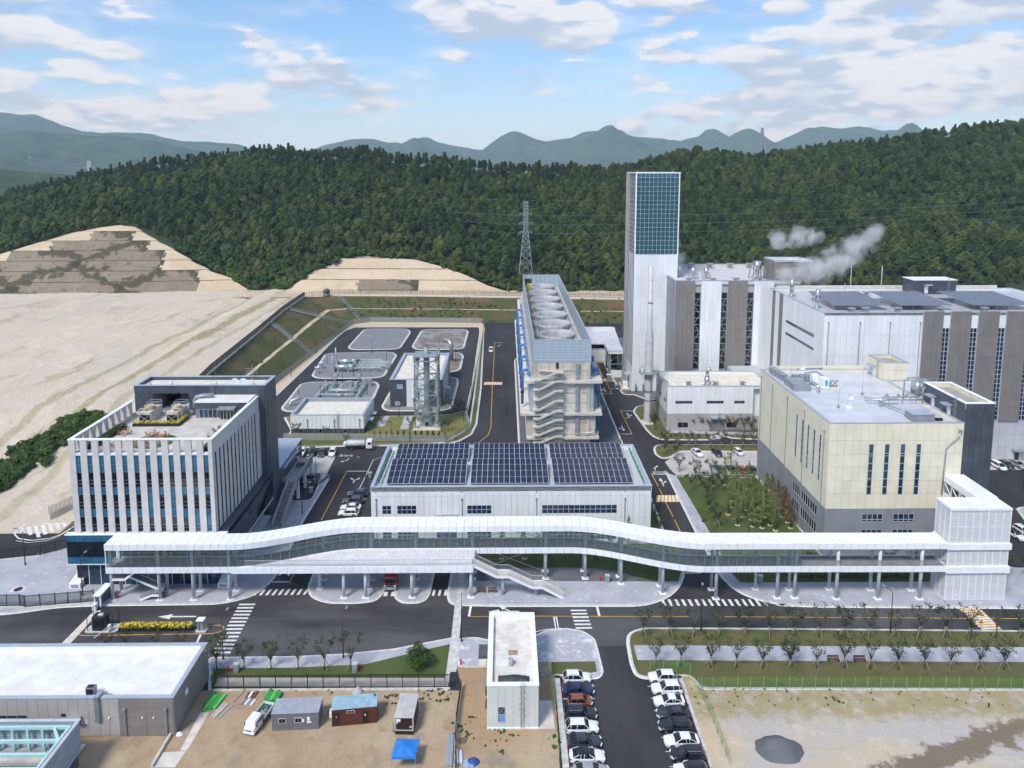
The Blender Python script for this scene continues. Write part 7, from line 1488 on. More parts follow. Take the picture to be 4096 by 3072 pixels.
for (kd,cl_,q,h,lab) in (('van','white',(133.2,182.4),176,'white minivan in front of the turbine hall'),('sedan','black',(135.9,183.1),176,'black saloon in front of the turbine hall'),('sedan','silver',(139.2,183.2),176,'silver saloon in front of the turbine hall'),('crossover','white',(112.0,146.2),172,'white crossover with black roof beside the perforated tower'),('crossover','white',(114.8,147.8),172,'white car at the right edge behind the perforated tower')):car(kd,cl_,q,h,lab,G6,.01,'black' if 'black roof' in lab else None)
car('crossover','silver',(41.0,252.6),4,'silver crossover driving up the east lane','cars on the lanes');car('van','white',(-6.2,306.8),180,'small white van driving down the lane left of the cooling tower','cars on the lanes')

def wheel(parent,x,y,r=.46,w=.3):
    b = MB();b.tube([(x - w / 2,y,r),(x + w / 2,y,r)],r,16);q = MB.build(b,'wheel',TYRE,parent);c = MB();c.tube([(x - w / 2 - .01,y,r),(x + w / 2 + .01,y,r)],r * .55,12);c.build('rim',RIM,q)
def rounded(b,x0,y0,z0,x1,y1,z1,r=.18,top=.12):
    """cab-like box with rounded plan corners and a drawn-in top"""
    P = smooth_poly([(x0,y0),(x1,y0),(x1,y1),(x0,y1)],r,3);Q = offset(P,top);n = len(P);zs = [(P,z0),(P,z0 + (z1 - z0) * .5),(offset(P,top * .45),z0 + (z1 - z0) * .82),(Q,z1 - .06),(offset(P,top * 1.6),z1)]
    vs = [(x,y,z) for p,z in zs for x,y in p];b.add(vs,[(i * n + j,i * n + (j + 1) % n,(i + 1) * n + (j + 1) % n,(i + 1) * n + j) for i in range(len(zs) - 1) for j in range(n)],True);b.add([(x,y,z1) for x,y in zs[-1][0]],[tuple(range(n))])
def place(t,p,head,z=0.):
    t.location = (p[0],p[1],z);t.rotation_euler[2] = -R(head)
# fire engine (front to +Y)
FE = thing('fire_engine','red fire engine parked between the islands under the deck','fire engine')
b = MB();rounded(b,-1.22,1.6,.55,1.22,4.0,2.95,.2,.10);b.build('cab',RED,FE);b = MB();b.box((-1.2,-4.,.75),(1.2,1.5,2.7));b.build('body',RED,FE);b = MB();b.box((-1.24,-3.8,1.0),(1.24,-.3,2.2));b.build('locker_shutters',STEEL,FE)
b = MB();b.add([(-1.02,3.99,1.75),(1.02,3.99,1.75),(.96,3.9,2.6),(-.96,3.9,2.6)],[(0,1,2,3)]);b.box((-1.0,3.93,1.7),(1.,4.0,2.45));b.build('windscreen',CARGL,FE);b = MB();[b.box((s * 1.2 - .03,2.3,1.7),(s * 1.2 + .03,3.6,2.5)) for s in (1,-1)];b.build('side_window',CARGL,FE)
cbox('bumper',FE,(-1.24,3.9,.45),(1.24,4.2,.95),mat('bumper_grey',(.3,.3,.3),.5));cbox('grille',FE,(-.8,4.0,1.0),(.8,4.04,1.55),BLACKM);cbox('chrome_strip',FE,(-.7,4.04,1.2),(.7,4.07,1.32),CHROME);cbox('roof_visor',FE,(-1.1,3.7,2.72),(1.1,4.12,2.82),CHROME);cbox('light_bar',FE,(-1.,2.7,2.96),(1.,3.1,3.2),RED)
b = MB();[b.bar((s * .45,-4,3.1),(s * .45,1.2,3.1),.1) for s in (1,-1)];[b.bar((-.45,-4 + .4 * i,3.1),(.45,-4 + .4 * i,3.1),.06) for i in range(13)];b.box((-.9,-3,2.7),(.9,.6,2.95));b.build('ladder',STEEL,FE)
for s in (1,-1):cbox('headlight',FE,(s * .95 - .22,4.02,1.02),(s * .95 + .22,4.08,1.3),LAMP);cbox('mirror',FE,(s * 1.5 - .1,3.7,1.9),(s * 1.5 + .1,3.85,2.5),BLACKM);[wheel(FE,s * 1.0,y,.5) for y in (2.7,-2.4)]
cbox('number_plate',FE,(-.3,4.2,.6),(.3,4.22,.75),PLATE);place(FE,(-22.1,131.4),180)
# tank lorry
TK = thing('tank_lorry','white tank lorry waiting at the end of the office road','lorry')
b = MB();rounded(b,-1.1,1.9,.7,1.1,3.7,2.9,.22,.1);b.build('cab',PAINT['white'],TK);b = MB();b.tube([(0,-3.9,1.9),(0,-3.6,1.9),(0,1.2,1.9),(0,1.5,1.9)],[.55,.95,.95,.55],18);b.build('tank',mat('tank_white',(.62,.62,.60),.4,0,.12,1.),TK);cbox('chassis',TK,(-.5,-4.1,.65),(.5,3.4,.95),BLACKM);b = MB();[b.box((s * 1.08 - .03,2.5,1.75),(s * 1.08 + .03,3.4,2.45)) for s in (1,-1)];b.build('side_window',CARGL,TK);b = MB();b.box((-.95,3.62,1.7),(.95,3.69,2.5));b.build('windscreen',CARGL,TK);cbox('catwalk',TK,(-.3,-3.4,2.84),(.3,1.,2.92),STEEL)
b = MB();[b.tube([(s * 1.0,-2.8 + .9 * i,1.3),(s * 1.1,-2.4 + .9 * i,.9),(s * 1.0,-2. + .9 * i,1.3)],.06,6) for s in (1,-1) for i in range(4)];b.build('hose',TYRE,TK);cbox('hose_box',TK,(-.9,-4.6,1.2),(.9,-3.9,2.1),WHITEM);cbox('bumper',TK,(-1.1,3.6,.5),(1.1,3.8,.85),mat('bumper_grey',(.3,.3,.3),.5))
for s in (1,-1):[wheel(TK,s * .9,y,.48) for y in (2.8,-2.2)];cbox('headlight',TK,(s * .85 - .15,3.72,.95),(s * .85 + .15,3.76,1.2),LAMP)
place(TK,(-41.9,196.9),90)
# small double-cab pickup in the yard
PK = thing('pickup_truck','white double-cab pickup truck with open bed in the yard','pickup truck')
b = MB();rounded(b,-.86,.3,.45,.86,2.55,1.15,.18,.02);rounded(b,-.84,.1,1.1,.84,2.2,1.98,.16,.12);b.build('cab',PAINT['white'],PK);b = MB();b.add([(-.74,2.16,1.2),(.74,2.16,1.2),(.66,1.98,1.86),(-.66,1.98,1.86)],[(0,1,2,3)]);b.add([(-.72,2.2,1.22),(.72,2.2,1.22),(.64,2.05,1.82),(-.64,2.05,1.82)],[(0,1,2,3)]);b.build('windscreen',CARGL,PK);b = MB();[b.box((s * .80 - .04,.3,1.25),(s * .80 + .04,1.9,1.72)) for s in (1,-1)];b.build('side_window',CARGL,PK)
GT = mat('bed_green',(.02,.10,.09),.5);cbox('bed_floor',PK,(-.86,-2.7,.75),(.86,.05,.85),GT);[cbox('bed_side',PK,(s * .86 - .04,-2.7,.75),(s * .86 + .04,.05,1.2),PAINT['white']) for s in (1,-1)];cbox('tailgate',PK,(-.82,-2.74,.75),(.82,-2.66,1.2),PAINT['white']);cbox('headboard',PK,(-.82,.0,.75),(.82,.06,1.5),GT);cbox('grille',PK,(-.5,2.54,.75),(.5,2.58,.9),BLACKM);cbox('bumper',PK,(-.86,2.5,.4),(.86,2.66,.62),PAINT['white']);cbox('number_plate',PK,(-.22,2.66,.45),(.22,2.68,.57),PLATE)
b = MB();leaf_cloud(b,[((.0,-1.2,.95),(.5,.8,.12))],30,.3,2);b.build('load',mat('pale_sheeting',(.35,.40,.38),.6),PK)
for s in (1,-1):cbox('headlight',PK,(s * .62 - .16,2.52,.82),(s * .62 + .16,2.58,1.02),LAMP);cbox('mirror',PK,(s * 1.0 - .1,1.9,1.2),(s * 1.0 + .1,2.0,1.5),BLACKM);[wheel(PK,s * .72,y,.34,.22) for y in (1.55,-1.5)]
place(PK,(-36.0,95.1),194,.03)
# parts of the lorries were built about the origin; shift done by their roots

# ------------------------------------------------------------------ vegetation
def crown_mesh(name,kind,seed,m):
    rg = random.Random(seed);b = MB();L = []
    if kind == 'oak':
        for k in range(11):a = k * 2.4;h = (k + .5) / 11.;r = 1.55 * math.sqrt(1 - (h - .25) ** 2 * 1.3) * rg.uniform(.75,1.1);L.append(((r * math.cos(a) * (1.05 - .75 * h),r * math.sin(a) * (1.05 - .75 * h),2.5 + 3.3 * h),(rg.uniform(.95,1.3),) * 2 + (rg.uniform(.75,1.0),)))
        leaf_cloud(b,L,66,.27,seed)
    elif kind == 'pine':
        for k in range(9):h = k / 8.;a = k * 2.4;q = 1.15 * (1 - h * .85) * rg.uniform(.5,1.1);L.append(((q * math.cos(a),q * math.sin(a),3.3 + 4.9 * h),(1.05 - .4 * h,1.05 - .4 * h,.5)))
        leaf_cloud(b,L,66,.22,seed)
    elif kind == 'acacia':
        for k in range(10):a = rg.uniform(0,6.28);r = rg.uniform(.2,1.5);L.append(((r * math.cos(a),r * math.sin(a),3.4 + rg.uniform(-1.2,2.)),(rg.uniform(.8,1.3),) * 2 + (rg.uniform(.6,1.),)))
        leaf_cloud(b,L,55,.25,seed)
    elif kind == 'shrub':
        for k in range(7):a = rg.uniform(0,6.28);r = rg.uniform(0,1.1);L.append(((r * math.cos(a),r * math.sin(a),.7 + rg.uniform(-.3,.6)),(rg.uniform(.5,.9),) * 2 + (rg.uniform(.4,.7),)))
        leaf_cloud(b,L,50,.18,seed)
    return b.mesh(name,m)
def trunk_mesh(name,h,r,seed,nb=5,spread=1.2,zb=.45):
    rg = random.Random(seed);b = MB();b.tube([(0,0,-.4),(rg.uniform(-.1,.1),rg.uniform(-.1,.1),h * .5),(rg.uniform(-.2,.2),rg.uniform(-.2,.2),h)],[r,r * .75,r * .35],6)
    for k in range(nb):a = k * 6.28 / nb + rg.uniform(-.4,.4);z = h * rg.uniform(zb,.85);b.tube([(0,0,z),(spread * .5 * math.cos(a),spread * .5 * math.sin(a),z + h * .14),(spread * math.cos(a),spread * math.sin(a),z + h * .24)],[r * .4,r * .3,r * .12],4)
    return b.mesh(name,BARK)
KINDS = [('oak',11,LEAF_F[0]),('oak',12,LEAF_F[0]),('oak',15,LEAF_F[2]),('pine',13,LEAF_F[1]),('pine',14,LEAF_F[1]),('acacia',16,LEAF_F[2])]
CR = [crown_mesh('crown',k,s,m) for k,s,m in KINDS];TR = [trunk_mesh('trunk',5.2 if k != 'pine' else 8.8,.19,s) for k,s,m in KINDS]
pcol = bpy.data.collections.new('tree_prototypes')
for i in range(6):
    b = MB();me = CR[i].copy();me2 = TR[i];nv = len(me.vertices)
    v1 = [tuple(v.co) for v in me.vertices] + [tuple(v.co) for v in me2.vertices];f1 = [tuple(p.vertices) for p in me.polygons] + [tuple(j + nv for j in p.vertices) for p in me2.polygons]
    j = bpy.data.meshes.new('tree_proto');j.from_pydata(v1,[],f1);j.materials.append(KINDS[i][2]);j.materials.append(BARK);n0 = len(me.polygons)
    j.polygons.foreach_set('material_index',[0] * n0 + [1] * (len(f1) - n0));o = bpy.data.objects.new('tree_%02d' % i,j);pcol.objects.link(o)
rg = random.Random(3);pts = []
for iy in range(74):
    for ix in range(245):
        x = -520 + 5.3 * ix + rg.uniform(-2.4,2.4);y = 402 + 5.1 * iy + rg.uniform(-2.3,2.3);y0_ = interp(FY,x);yr_ = ridge_y(x)
        if y < y0_ + 1.5 or y > yr_ + 14 or abs(x) > .78 * y + 12:continue
        if -146 < x < -128 and y < 430:continue
        if 3 < x < 20 and 418 < y < 440:continue
        k = (y - y0_) / (yr_ - y0_);pn = .5 + .5 * nz(x,y,.014,4.)
        i = rg.choice((3,4)) if rg.random() < (.6 if (k > .82 and x < 60) else .16) * (.6 + .8 * pn) else (rg.choice((2,5)) if (k < .10 or rg.random() < .12) else rg.choice((0,1,1,0,2)))
        s = rg.uniform(.85,1.45) * (.95 + .5 * (.5 + .5 * nz(x,y,.03,8.))) * (.72 if k < .06 else 1.) * (.85 if i in (3,4) else 1.);pts.append((x,y,hill_z(x,y) - .3,i,s,rg.uniform(0,6.28)))
pts.sort(key=lambda p:p[1] + (0 if abs(p[0]) < .74 * p[1] else 900))
tw = [0] * 6;proto = [None] * 6
NM = ('broadleaf_tree','broadleaf_tree','broadleaf_tree','pine_tree','pine_tree','acacia_tree')
for (x,y,z,i,s,a) in pts[:290]:
    if proto[i] is None:
        t = thing(NM[i],'x','tree',(0,0,0));obj_at('trunk',TR[i],t,(0,0,0));obj_at('crown',CR[i],t,(0,0,0));proto[i] = t;r = t;r.location = (x,y,z);r.rotation_euler[2] = a;r.scale = (s,s,s * 1.05)
    else:r = copy_tree(proto[i],(x,y,z),a,None,None,(s,s,s * 1.05))
    side = 'left of the pylon' if x < 12 else 'right of the pylon'
    r['label'] = {'b':'dark green broadleaf tree at the front edge of the wood, %s','p':'dark pine at the front edge of the wood, %s','a':'pale green acacia at the front edge of the wood, %s'}[NM[i][0]] % side;r['group'] = 'front edge of the wood, %s, %s' % (NM[i].replace('_',' '),side)
def scatter(name,P,coll,label,cat):
    """one object that instances tree shapes on its points"""
    me = bpy.data.meshes.new(name);me.from_pydata([p[:3] for p in P],[],[])
    for nm,ty,vals in (('tidx','INT',[int(p[3]) for p in P]),('tscl','FLOAT',[p[4] for p in P]),('trot','FLOAT',[p[5] for p in P])):at = me.attributes.new(nm,ty,'POINT');at.data.foreach_set('value',vals)
    o = bpy.data.objects.new(name,me);COL.objects.link(o);ng = bpy.data.node_groups.new(name,'GeometryNodeTree');ng.interface.new_socket('Geometry',in_out='INPUT',socket_type='NodeSocketGeometry');ng.interface.new_socket('Geometry',in_out='OUTPUT',socket_type='NodeSocketGeometry')
    N,Lk = ng.nodes,ng.links;gi,go = N.new('NodeGroupInput'),N.new('NodeGroupOutput');ip = N.new('GeometryNodeInstanceOnPoints');ci = N.new('GeometryNodeCollectionInfo');ci.inputs[0].default_value = coll;ci.inputs[1].default_value = True;ci.inputs[2].default_value = True
    def attr(nm,ty):a = N.new('GeometryNodeInputNamedAttribute');a.data_type = ty;a.inputs[0].default_value = nm;return next(s_ for s_ in a.outputs if s_.enabled and s_.name == 'Attribute')
    Lk.new(gi.outputs[0],ip.inputs['Points']);Lk.new(ci.outputs[0],ip.inputs['Instance']);ip.inputs['Pick Instance'].default_value = True;Lk.new(attr('tidx','INT'),ip.inputs['Instance Index']);cx = N.new('ShaderNodeCombineXYZ');Lk.new(attr('trot','FLOAT'),cx.inputs[2]);Lk.new(cx.outputs[0],ip.inputs['Rotation']);Lk.new(attr('tscl','FLOAT'),ip.inputs['Scale']);Lk.new(ip.outputs[0],go.inputs[0])
    md = o.modifiers.new('scatter','NODES');md.node_group = ng;tag(o,label,cat,None,'stuff');return o
scatter('wood',pts[290:],pcol,'dense green mixed wood covering the hill behind the plant','wood')
SHR = [crown_mesh('shrub','shrub',40 + k,(LEAF_G,LEAF_F[2])[k % 2]) for k in range(3)];scol = bpy.data.collections.new('shrub_prototypes')
for k,me in enumerate(SHR):scol.objects.link(bpy.data.objects.new('shrub_%d' % k,me))
P = []
for k in range(520):
    u = rg.random();x = -205 + 80 * u if k < 330 else -127 + 128 * rg.random();y0_ = interp(FY,x);d = rg.uniform(0,22 if k < 330 and x < -130 else 7);P.append((x,y0_ + d - 1.2,hill_z(x,y0_ + d),rg.randrange(3),rg.uniform(.9,2.),rg.uniform(0,6)))
for k in range(160):x = rg.uniform(2,230);P.append((x,402 + rg.uniform(0,9),10.1,rg.randrange(3),rg.uniform(.8,1.8),rg.uniform(0,6)))
scatter('thicket',P,scol,'bright green shrubs filling the foot of the wooded hill','shrubs')
P = []
for k in range(420):
    a,b_ = rg.random(),rg.gauss(0,.35);y = 160 + 42 * a;x = -137 + 22 * (y - 176) / 30 * .25 + 9 * b_ + 9;x = -131 + (y - 160) * .16 + 7.5 * b_ + 5 * a;P.append((x - 2,y,lotz(y) - .1,rg.randrange(3),rg.uniform(.7,1.7),rg.uniform(0,6)))
scatter('scrub',P,scol,'dark green scrub on the slope left of the office','scrub')
P = [(x + rg.uniform(-1.2,1.2),y + rg.uniform(-.6,.6),.02,rg.randrange(3),rg.uniform(.06,.18),rg.uniform(0,6)) for (x,y) in [(-29.3,101.3),(-27.7,101.2),(-17.4,100.0),(-18.0,99.8),(-12.3,100.9),(-10.5,100.9),(-9.2,101.1),(-10.7,99.2),(-9.9,99.7),(-13.0,99.5),(-16.9,98.9),(-6.5,94.6),(-6.7,93.2),(-4.8,95.3),(-5.7,92.3),(-10.4,101.4),(-11.0,100.7),(-1.6,93.3),(-1.8,91.1),(50.1,98.7),(74.4,101.3),(-0.8,93.4),(1.1,91.9),(7.4,90.6),(-0.2,89.3),(7.3,92.1),(-31.6,101.4),(-22.0,101.5)] for _ in range(5)]
for k in range(240):x = rg.uniform(22,76);P.append((x,104.2 - rg.random() ** 2 * 7 - .002 * (x - 22),.03,rg.randrange(3),rg.uniform(.05,.13),rg.uniform(0,6)))
scatter('weeds',P,scol,'small weeds dotted over the bare soil in the foreground','weeds')
P = []
for (y,x0_) in [(210 + 4 * k,0) for k in range(44)]:
    for _ in range(7):xx = top_x(y);d = rg.random();bx = -87.2 + (y - 245) * .069;P.append((bx + (xx - bx) * d,y + rg.uniform(-2,2),10 * d * (1 if y > 222 else lotz(y) / 10.) + .1,rg.randrange(3),rg.uniform(.12,.4),rg.uniform(0,6)))
for k in range(520):d = rg.random();x = rg.uniform(-90,70);P.append((x,367 - .07 * x * 0 + 18 * d - (4 if x > 20 else 0) - .02 * (x + 50),10 * d + .1,rg.randrange(3),rg.uniform(.15,.5),rg.uniform(0,6)))
scatter('bank_weeds',P,scol,'tufts and low weeds on the grassy embankments','weeds')
TK_ = scol
P = [(x + rg.uniform(-.3,.3),y + rg.uniform(-.4,.4),1.2 * rg.random(),rg.randrange(3),rg.uniform(.35,.8),rg.uniform(0,6)) for k in range(70) for (x,y) in [(-24 + .6 * k if k < 60 else 0,0)] if False]

# young street trees with props
def young_tree(seed,h,leafm,dens,spread=1.5,leaf=.11,stakes=True,name='street_tree'):
    rg = random.Random(seed);t = thing(name,'x','tree',(0,0,0));b = MB();b.tube([(0,0,0),(.03,.02,h * .3)],[.11,.085],7);tips = []
    nb = rg.randint(5,8)
    for k in range(nb):
        a = 6.28 * k / nb + rg.uniform(-.4,.4);sp = spread * rg.uniform(.55,1.);z0 = h * rg.uniform(.26,.36);p1 = (sp * .45 * math.cos(a),sp * .45 * math.sin(a),z0 + h * .22);p2 = (sp * math.cos(a),sp * math.sin(a),h * rg.uniform(.7,1.));b.tube([(0,0,z0),p1,p2],[.06,.042,.012],5)
        for j in range(4):
            q = rg.uniform(.25,1.);m0 = [p1[i] + (p2[i] - p1[i]) * q for i in range(3)];a2 = a + rg.uniform(-1.5,1.5);e = (m0[0] + .5 * math.cos(a2),m0[1] + .5 * math.sin(a2),m0[2] + rg.uniform(.1,.5));b.tube([m0,e],[.022,.007],4);tips.append(e)
        tips.append(p2);tips.append(p1)
    o = b.build('trunk',BARK,t);c = MB()
    for i,p in enumerate(tips):
        if rg.random() < dens:leaf_cloud(c,[(p,(.42,.42,.36))],rg.randint(5,12),leaf,seed * 50 + i)
    c.build('crown',leafm,t)
    if stakes:
        for k in range(3):a = 2.09 * k + .5;q = MB();q.tube([(1.0 * math.cos(a),1.0 * math.sin(a),0),(.06 * math.cos(a),.06 * math.sin(a),1.75)],.04,5);q.build('stake',STAKE,t)
    return t
YT = [young_tree(60 + k,5.2 + .35 * (k % 3),LEAF_S,.62,1.45) for k in range(5)]
ORD = 'leftmost second third fourth fifth sixth seventh eighth ninth tenth eleventh twelfth thirteenth fourteenth fifteenth sixteenth'.split()
def put(protos,spots,labs,grp,z=.16,sc=(.9,1.12),seed=1,row=False):
    rg = random.Random(seed)
    if row:spots = sorted(spots,key=lambda p:p[0] / p[1]);labs = [labs + ', ' + (ORD[k] + (' from the left' if k else ''))  for k in range(len(spots))]
    for k,p in enumerate(spots):copy_tree(protos[rg.randrange(len(protos))],(p[0],p[1],z),rg.uniform(0,6.28),labs if isinstance(labs,str) else labs[k],grp,rg.uniform(*sc))
put(YT,[(23.8,113.8),(28.4,113.7),(32.6,113.6),(37.0,113.6),(41.3,113.5)] + [(45.6,113.4),(49.9,113.3),(54.1,113.2),(58.5,113.2),(62.8,113.1),(67.2,113.1),(71.5,113.0),(75.9,112.9),(80.2,112.8),(84.6,112.8),(88.8,112.6)],'young staked street tree between kerb and pale footway','kerbside street trees on the right',seed=2,row=True)
put(YT,[(24.4,106.2),(28.5,106.2),(33.2,105.8),(37.4,105.8),(41.6,105.6),(46.0,105.6)] + [(46.2,105.7),(50.4,105.6),(54.8,105.5),(58.9,105.2),(63.3,105.1),(67.7,105.2),(71.9,105.1),(76.4,105.0),(80.4,104.9)],'young staked street tree between pale footway and green mesh fence','fence-side street trees on the right',seed=3,row=True)
put(YT,[(-46.6,106.2),(-42.3,106.4),(-37.9,106.3)] + [(-33.5,106.2),(-29.2,106.0),(-24.9,105.8)],'young staked street tree in the verge above the black picket fence','street trees above the picket fence',seed=4,row=True)
put(YT,[(-66.5,110.6),(-63.5,110.8),(-58.5,110.6),(-54.2,110.6),(-47.6,110.4)],'young tree showing just above the taupe flat-roofed building','trees behind the taupe building',z=0.05,seed=5,sc=(.62,.75),row=True)
for t in YT:delete_tree(t)
# garden: upright dawn redwoods, brown ones by the wall, thin staked trees
def upright_tree(seed,h,m,w=.8,n=16):
    rg = random.Random(seed);t = thing('garden_tree','x','tree',(0,0,0));b = MB();b.tube([(0,0,0),(.04,.03,h * .5),(0,0,h)],[.16,.09,.02],7);c = MB()
    for k in range(n):
        f_ = k / (n - 1.);z = h * (.2 + .78 * f_);r = w * (1 - f_) ** .75 + .12;a = rg.uniform(0,6.28);e = (r * math.cos(a),r * math.sin(a),z + .25);b.tube([(0,0,z - .1),e],[.03,.01],4);leaf_cloud(c,[((e[0] * .6,e[1] * .6,z + .1),(r * .75,r * .75,.42))],30,.11,seed * 60 + k)
    b.build('trunk',BARK,t);c.build('crown',m,t);q = MB();q.lathe(0,0,[(0,.05),(.45,.05),(.55,.0)],12);q.build('soil_ring',MATS['cut_earth'],t);return t
UT = [upright_tree(80 + k,7.2 + .5 * k,LEAF_P,1.15,18) for k in range(3)];UB = [upright_tree(90 + k,6.6,LEAF_B,1.2,18) for k in range(2)]
put(UT,[(52.0,156.9),(54.8,163.7),(52.6,151.9),(55.7,151.2),(57.7,150.6),(55.1,155.6),(58.3,156.9),(60.1,155.6),(57.3,167.3),(60.6,164.4),(61.3,170.3),(60.0,151.8),(60.2,160.2),(62.6,161.5),(60.3,149.4),(59.9,179.9),(55.9,172.6),(54.3,160.3),(57.1,158.9),(56.5,154.3),(58.2,153.7),(62.2,156.8)],'bright green dawn redwood in the garden before the ivory building','dawn redwoods in the garden',seed=6)
put(UB,[(64.9,164.3),(64.7,160.1),(64.2,155.5),(64.4,153.0),(65.4,157.5),(64.1,150.5)],'brownish tree close to the grey base of the ivory building','brown trees by the ivory wall',seed=7,row=True)
GTS = [young_tree(100 + k,5.0,LEAF_S,.9,1.5,.12,True,'garden_tree') for k in range(3)]
put(GTS,[(46.3,180.5),(46.7,169.6),(49.3,171.5),(52.1,169.2),(49.4,165.2),(48.2,158.6),(48.0,155.0),(47.8,151.0),(54.4,168.8),(49.9,177.5),(54.1,177.5)],'thin staked tree on the open lawn of the garden','staked lawn trees',seed=8,row=True)
put(GTS,[(46.0,211.1),(50.9,211.6),(53.1,211.6),(55.2,211.6),(57.9,211.0),(60.7,210.4),(62.9,209.2),(66.5,208.0),(70.2,209.1),(72.9,208.0),(75.2,208.0)],'thin tree in the bed before the low white building','trees before the low white building',seed=9,row=True)
put(GTS,[(46.4,197.1),(50.0,197.1),(53.1,197.1),(55.1,197.0),(59.3,196.7),(62.8,196.7),(68.7,196.6),(71.9,196.6),(44.8,191.8),(47.7,190.8)],'thin tree in the strip beside the paved car park','trees beside the paved car park',seed=10,row=True)
put(GTS + UT[:1],[(-0.8,138.6),(4.0,138.5),(7.8,138.5),(12.4,138.5),(18.6,138.2),(22.5,137.9),(29.2,133.5),(33.5,133.3)] + [(26,141.5),(31.8,141),(34.2,148),(34.6,155)],'staked tree in the bed between skybridge and solar roof hall','trees before the solar roof hall',seed=11,row=True)
put(GTS,[(47.6,131.4),(52.9,131.3),(60.4,131.2)] + [(77.5,134.5),(83,135)],'staked tree on the lawn behind the east span of the skybridge','trees behind the east span',seed=12,row=True)
put(GTS,[(-62.9,206.3),(-53.7,205.5),(-46.1,199.1),(-29.1,211.9),(-19.7,210.3),(-17.5,210.3),(-39.1,216.7),(-17.5,226.5),(-15.3,228.2)] + [(-57.9,214.8),(-54.7,216.0),(-39.8,218.2)],'thin tree on the lawn round the small white building','trees on the substation lawn',seed=13,row=True,sc=(.7,.95))
put(GTS,[(103,131),(107,129.5),(99,131)],'thin tree at the right edge behind the perforated tower','trees by the right edge',seed=14,row=True)
put(GTS,[(-30.3,146.5),(-30.3,149.5),(-30.2,152.5),(-57.4,134),(-58,138),(-79,132),(-77.2,131.6)],['young tree against the left wall of the solar roof hall'] * 3 + ['small tree in the right bed of the office roof garden'] * 2 + ['small tree in the left corner of the office roof garden'] * 2,'small wall trees',seed=15,sc=(.5,.62))
for o in list(bpy.data.objects):
    if o.parent is None and o.get('group') == 'small wall trees' and 'roof garden' in o['label']:o.location.z = 26.4;o['group'] = 'trees in the office roof garden'
for t in GTS + UT + UB:delete_tree(t)
SMC = upright_tree(120,2.3,LEAF_F[1],.45,8)
put([SMC],[(-39 + 1.75 * k,203.9) for k in range(13)],'small dark conifer in the row along the substation fence','conifers along the substation fence',seed=16,row=True)
delete_tree(SMC)
# clipped pine by the drain
t = thing('clipped_pine','dense rounded green pine standing on the verge left of the flat-roofed booth','tree',(-14.0,106.5) + (.1,));cx_,cy_ = (-14.0,106.5)
b = MB();b.tube([(cx_,cy_,.1),(cx_ + .2,cy_,1.2),(cx_,cy_ + .1,3.)],[.25,.2,.1],8);[b.tube([(cx_,cy_,1.2),(cx_ + 1.3 * math.cos(a),cy_ + 1.3 * math.sin(a),2.1)],[.1,.04],5) for a in lin(0,6.28,6)[:-1]];b.build('trunk',BARK,t)
b = MB();L = [((cx_ + 1.5 * math.cos(a) * q,cy_ + 1.5 * math.sin(a) * q,z),(.85,.85,.5)) for a,q,z in [(k * .9,.55 + .45 * (k % 2),1.5 + .33 * (k % 5)) for k in range(14)]] + [((cx_,cy_,3.5),(1.,1.,.7))];leaf_cloud(b,L,150,.11,77);b.build('crown',LEAF_G,t)
# hedge behind the east span, gate planter
f = MB();leaf_cloud(f,[((56 + .8 * k,131.2,.55),(.6,.7,.55)) for k in range(32)],45,.13,9);tag(f.build('hedge',LEAF_F[0]),'dark green hedge along the lawn behind the east span','hedge')

# ------------------------------------------------------------------ foreground buildings
LL = thing('taupe_building','taupe flat-roofed building with white roof at the lower left','building',(-62,93,0));x0,x1,y0,y1 = -82.,-47.2,92.9,104.5
cbox('wall',LL,(x0,y0,0),(x1,y1,5.),JOINT);us = steps(x0,-54.9,1.45);hol = [(-73.6,2.9,-67.9,3.4),(-63.1,3.1,-62.4,3.6)]
panels(LL,'S',y0,us,[.1,2.95,5.85],TAUPEL,hol,gap=.04,t=.1);panels(LL,'S',y0,lin(-54.9,x1,2),lin(.1,5.85,4),TAUPE,gap=.04,t=.1);panels(LL,'E',x1,lin(y0,y1,4),lin(.1,5.85,4),TAUPE,[(96.4,3.2,97.4,4.2)],gap=.04,t=.1)
window(LL,'S',y0,hol[0],4,1,WIN,DARKJ,.12,.1);cbox('vent_grille',LL,(-63.1,y0 - .06,3.1),(-62.4,y0,3.6),BLACKM);cbox('door_canopy',LL,(-62.2,y0 - 1.2,3.1),(-60.2,y0 - .11,3.3),GREYM);cbox('wall_lamp',LL,(x1,96.4,3.2),(x1 + .06,97.4,4.2),WHITEM)
roof_parts(LL,x0,y0,x1,y1,5.9,.75,.5,mat('bright_membrane',(.74,.74,.73),.6,0,.05,.4,col2=(.66,.64,.61)),WHITE2);downpipe(LL,'S',y0 - .1,-54.,.3,4.2);downpipe(LL,'S',y0 - .1,-48.2,.3,4.2)
for x in (-58.2,-56.3,-51.6,-50.):cbox('spot_lamp',LL,(x - .1,y0 - .3,2.9),(x + .1,y0 - .11,3.1),WHITEM)
b = MB();b.box((-58.1,y0 - .5,2.6),(-57.5,y0 - .12,6.1));b.box((-58.1,y0 - .5,6.05),(-57.5,y0 + .9,6.4));b.build('wall_duct',STEEL,LL);ladder(LL,x1 + .1,103.,.2,5.8,(1,0),.5)
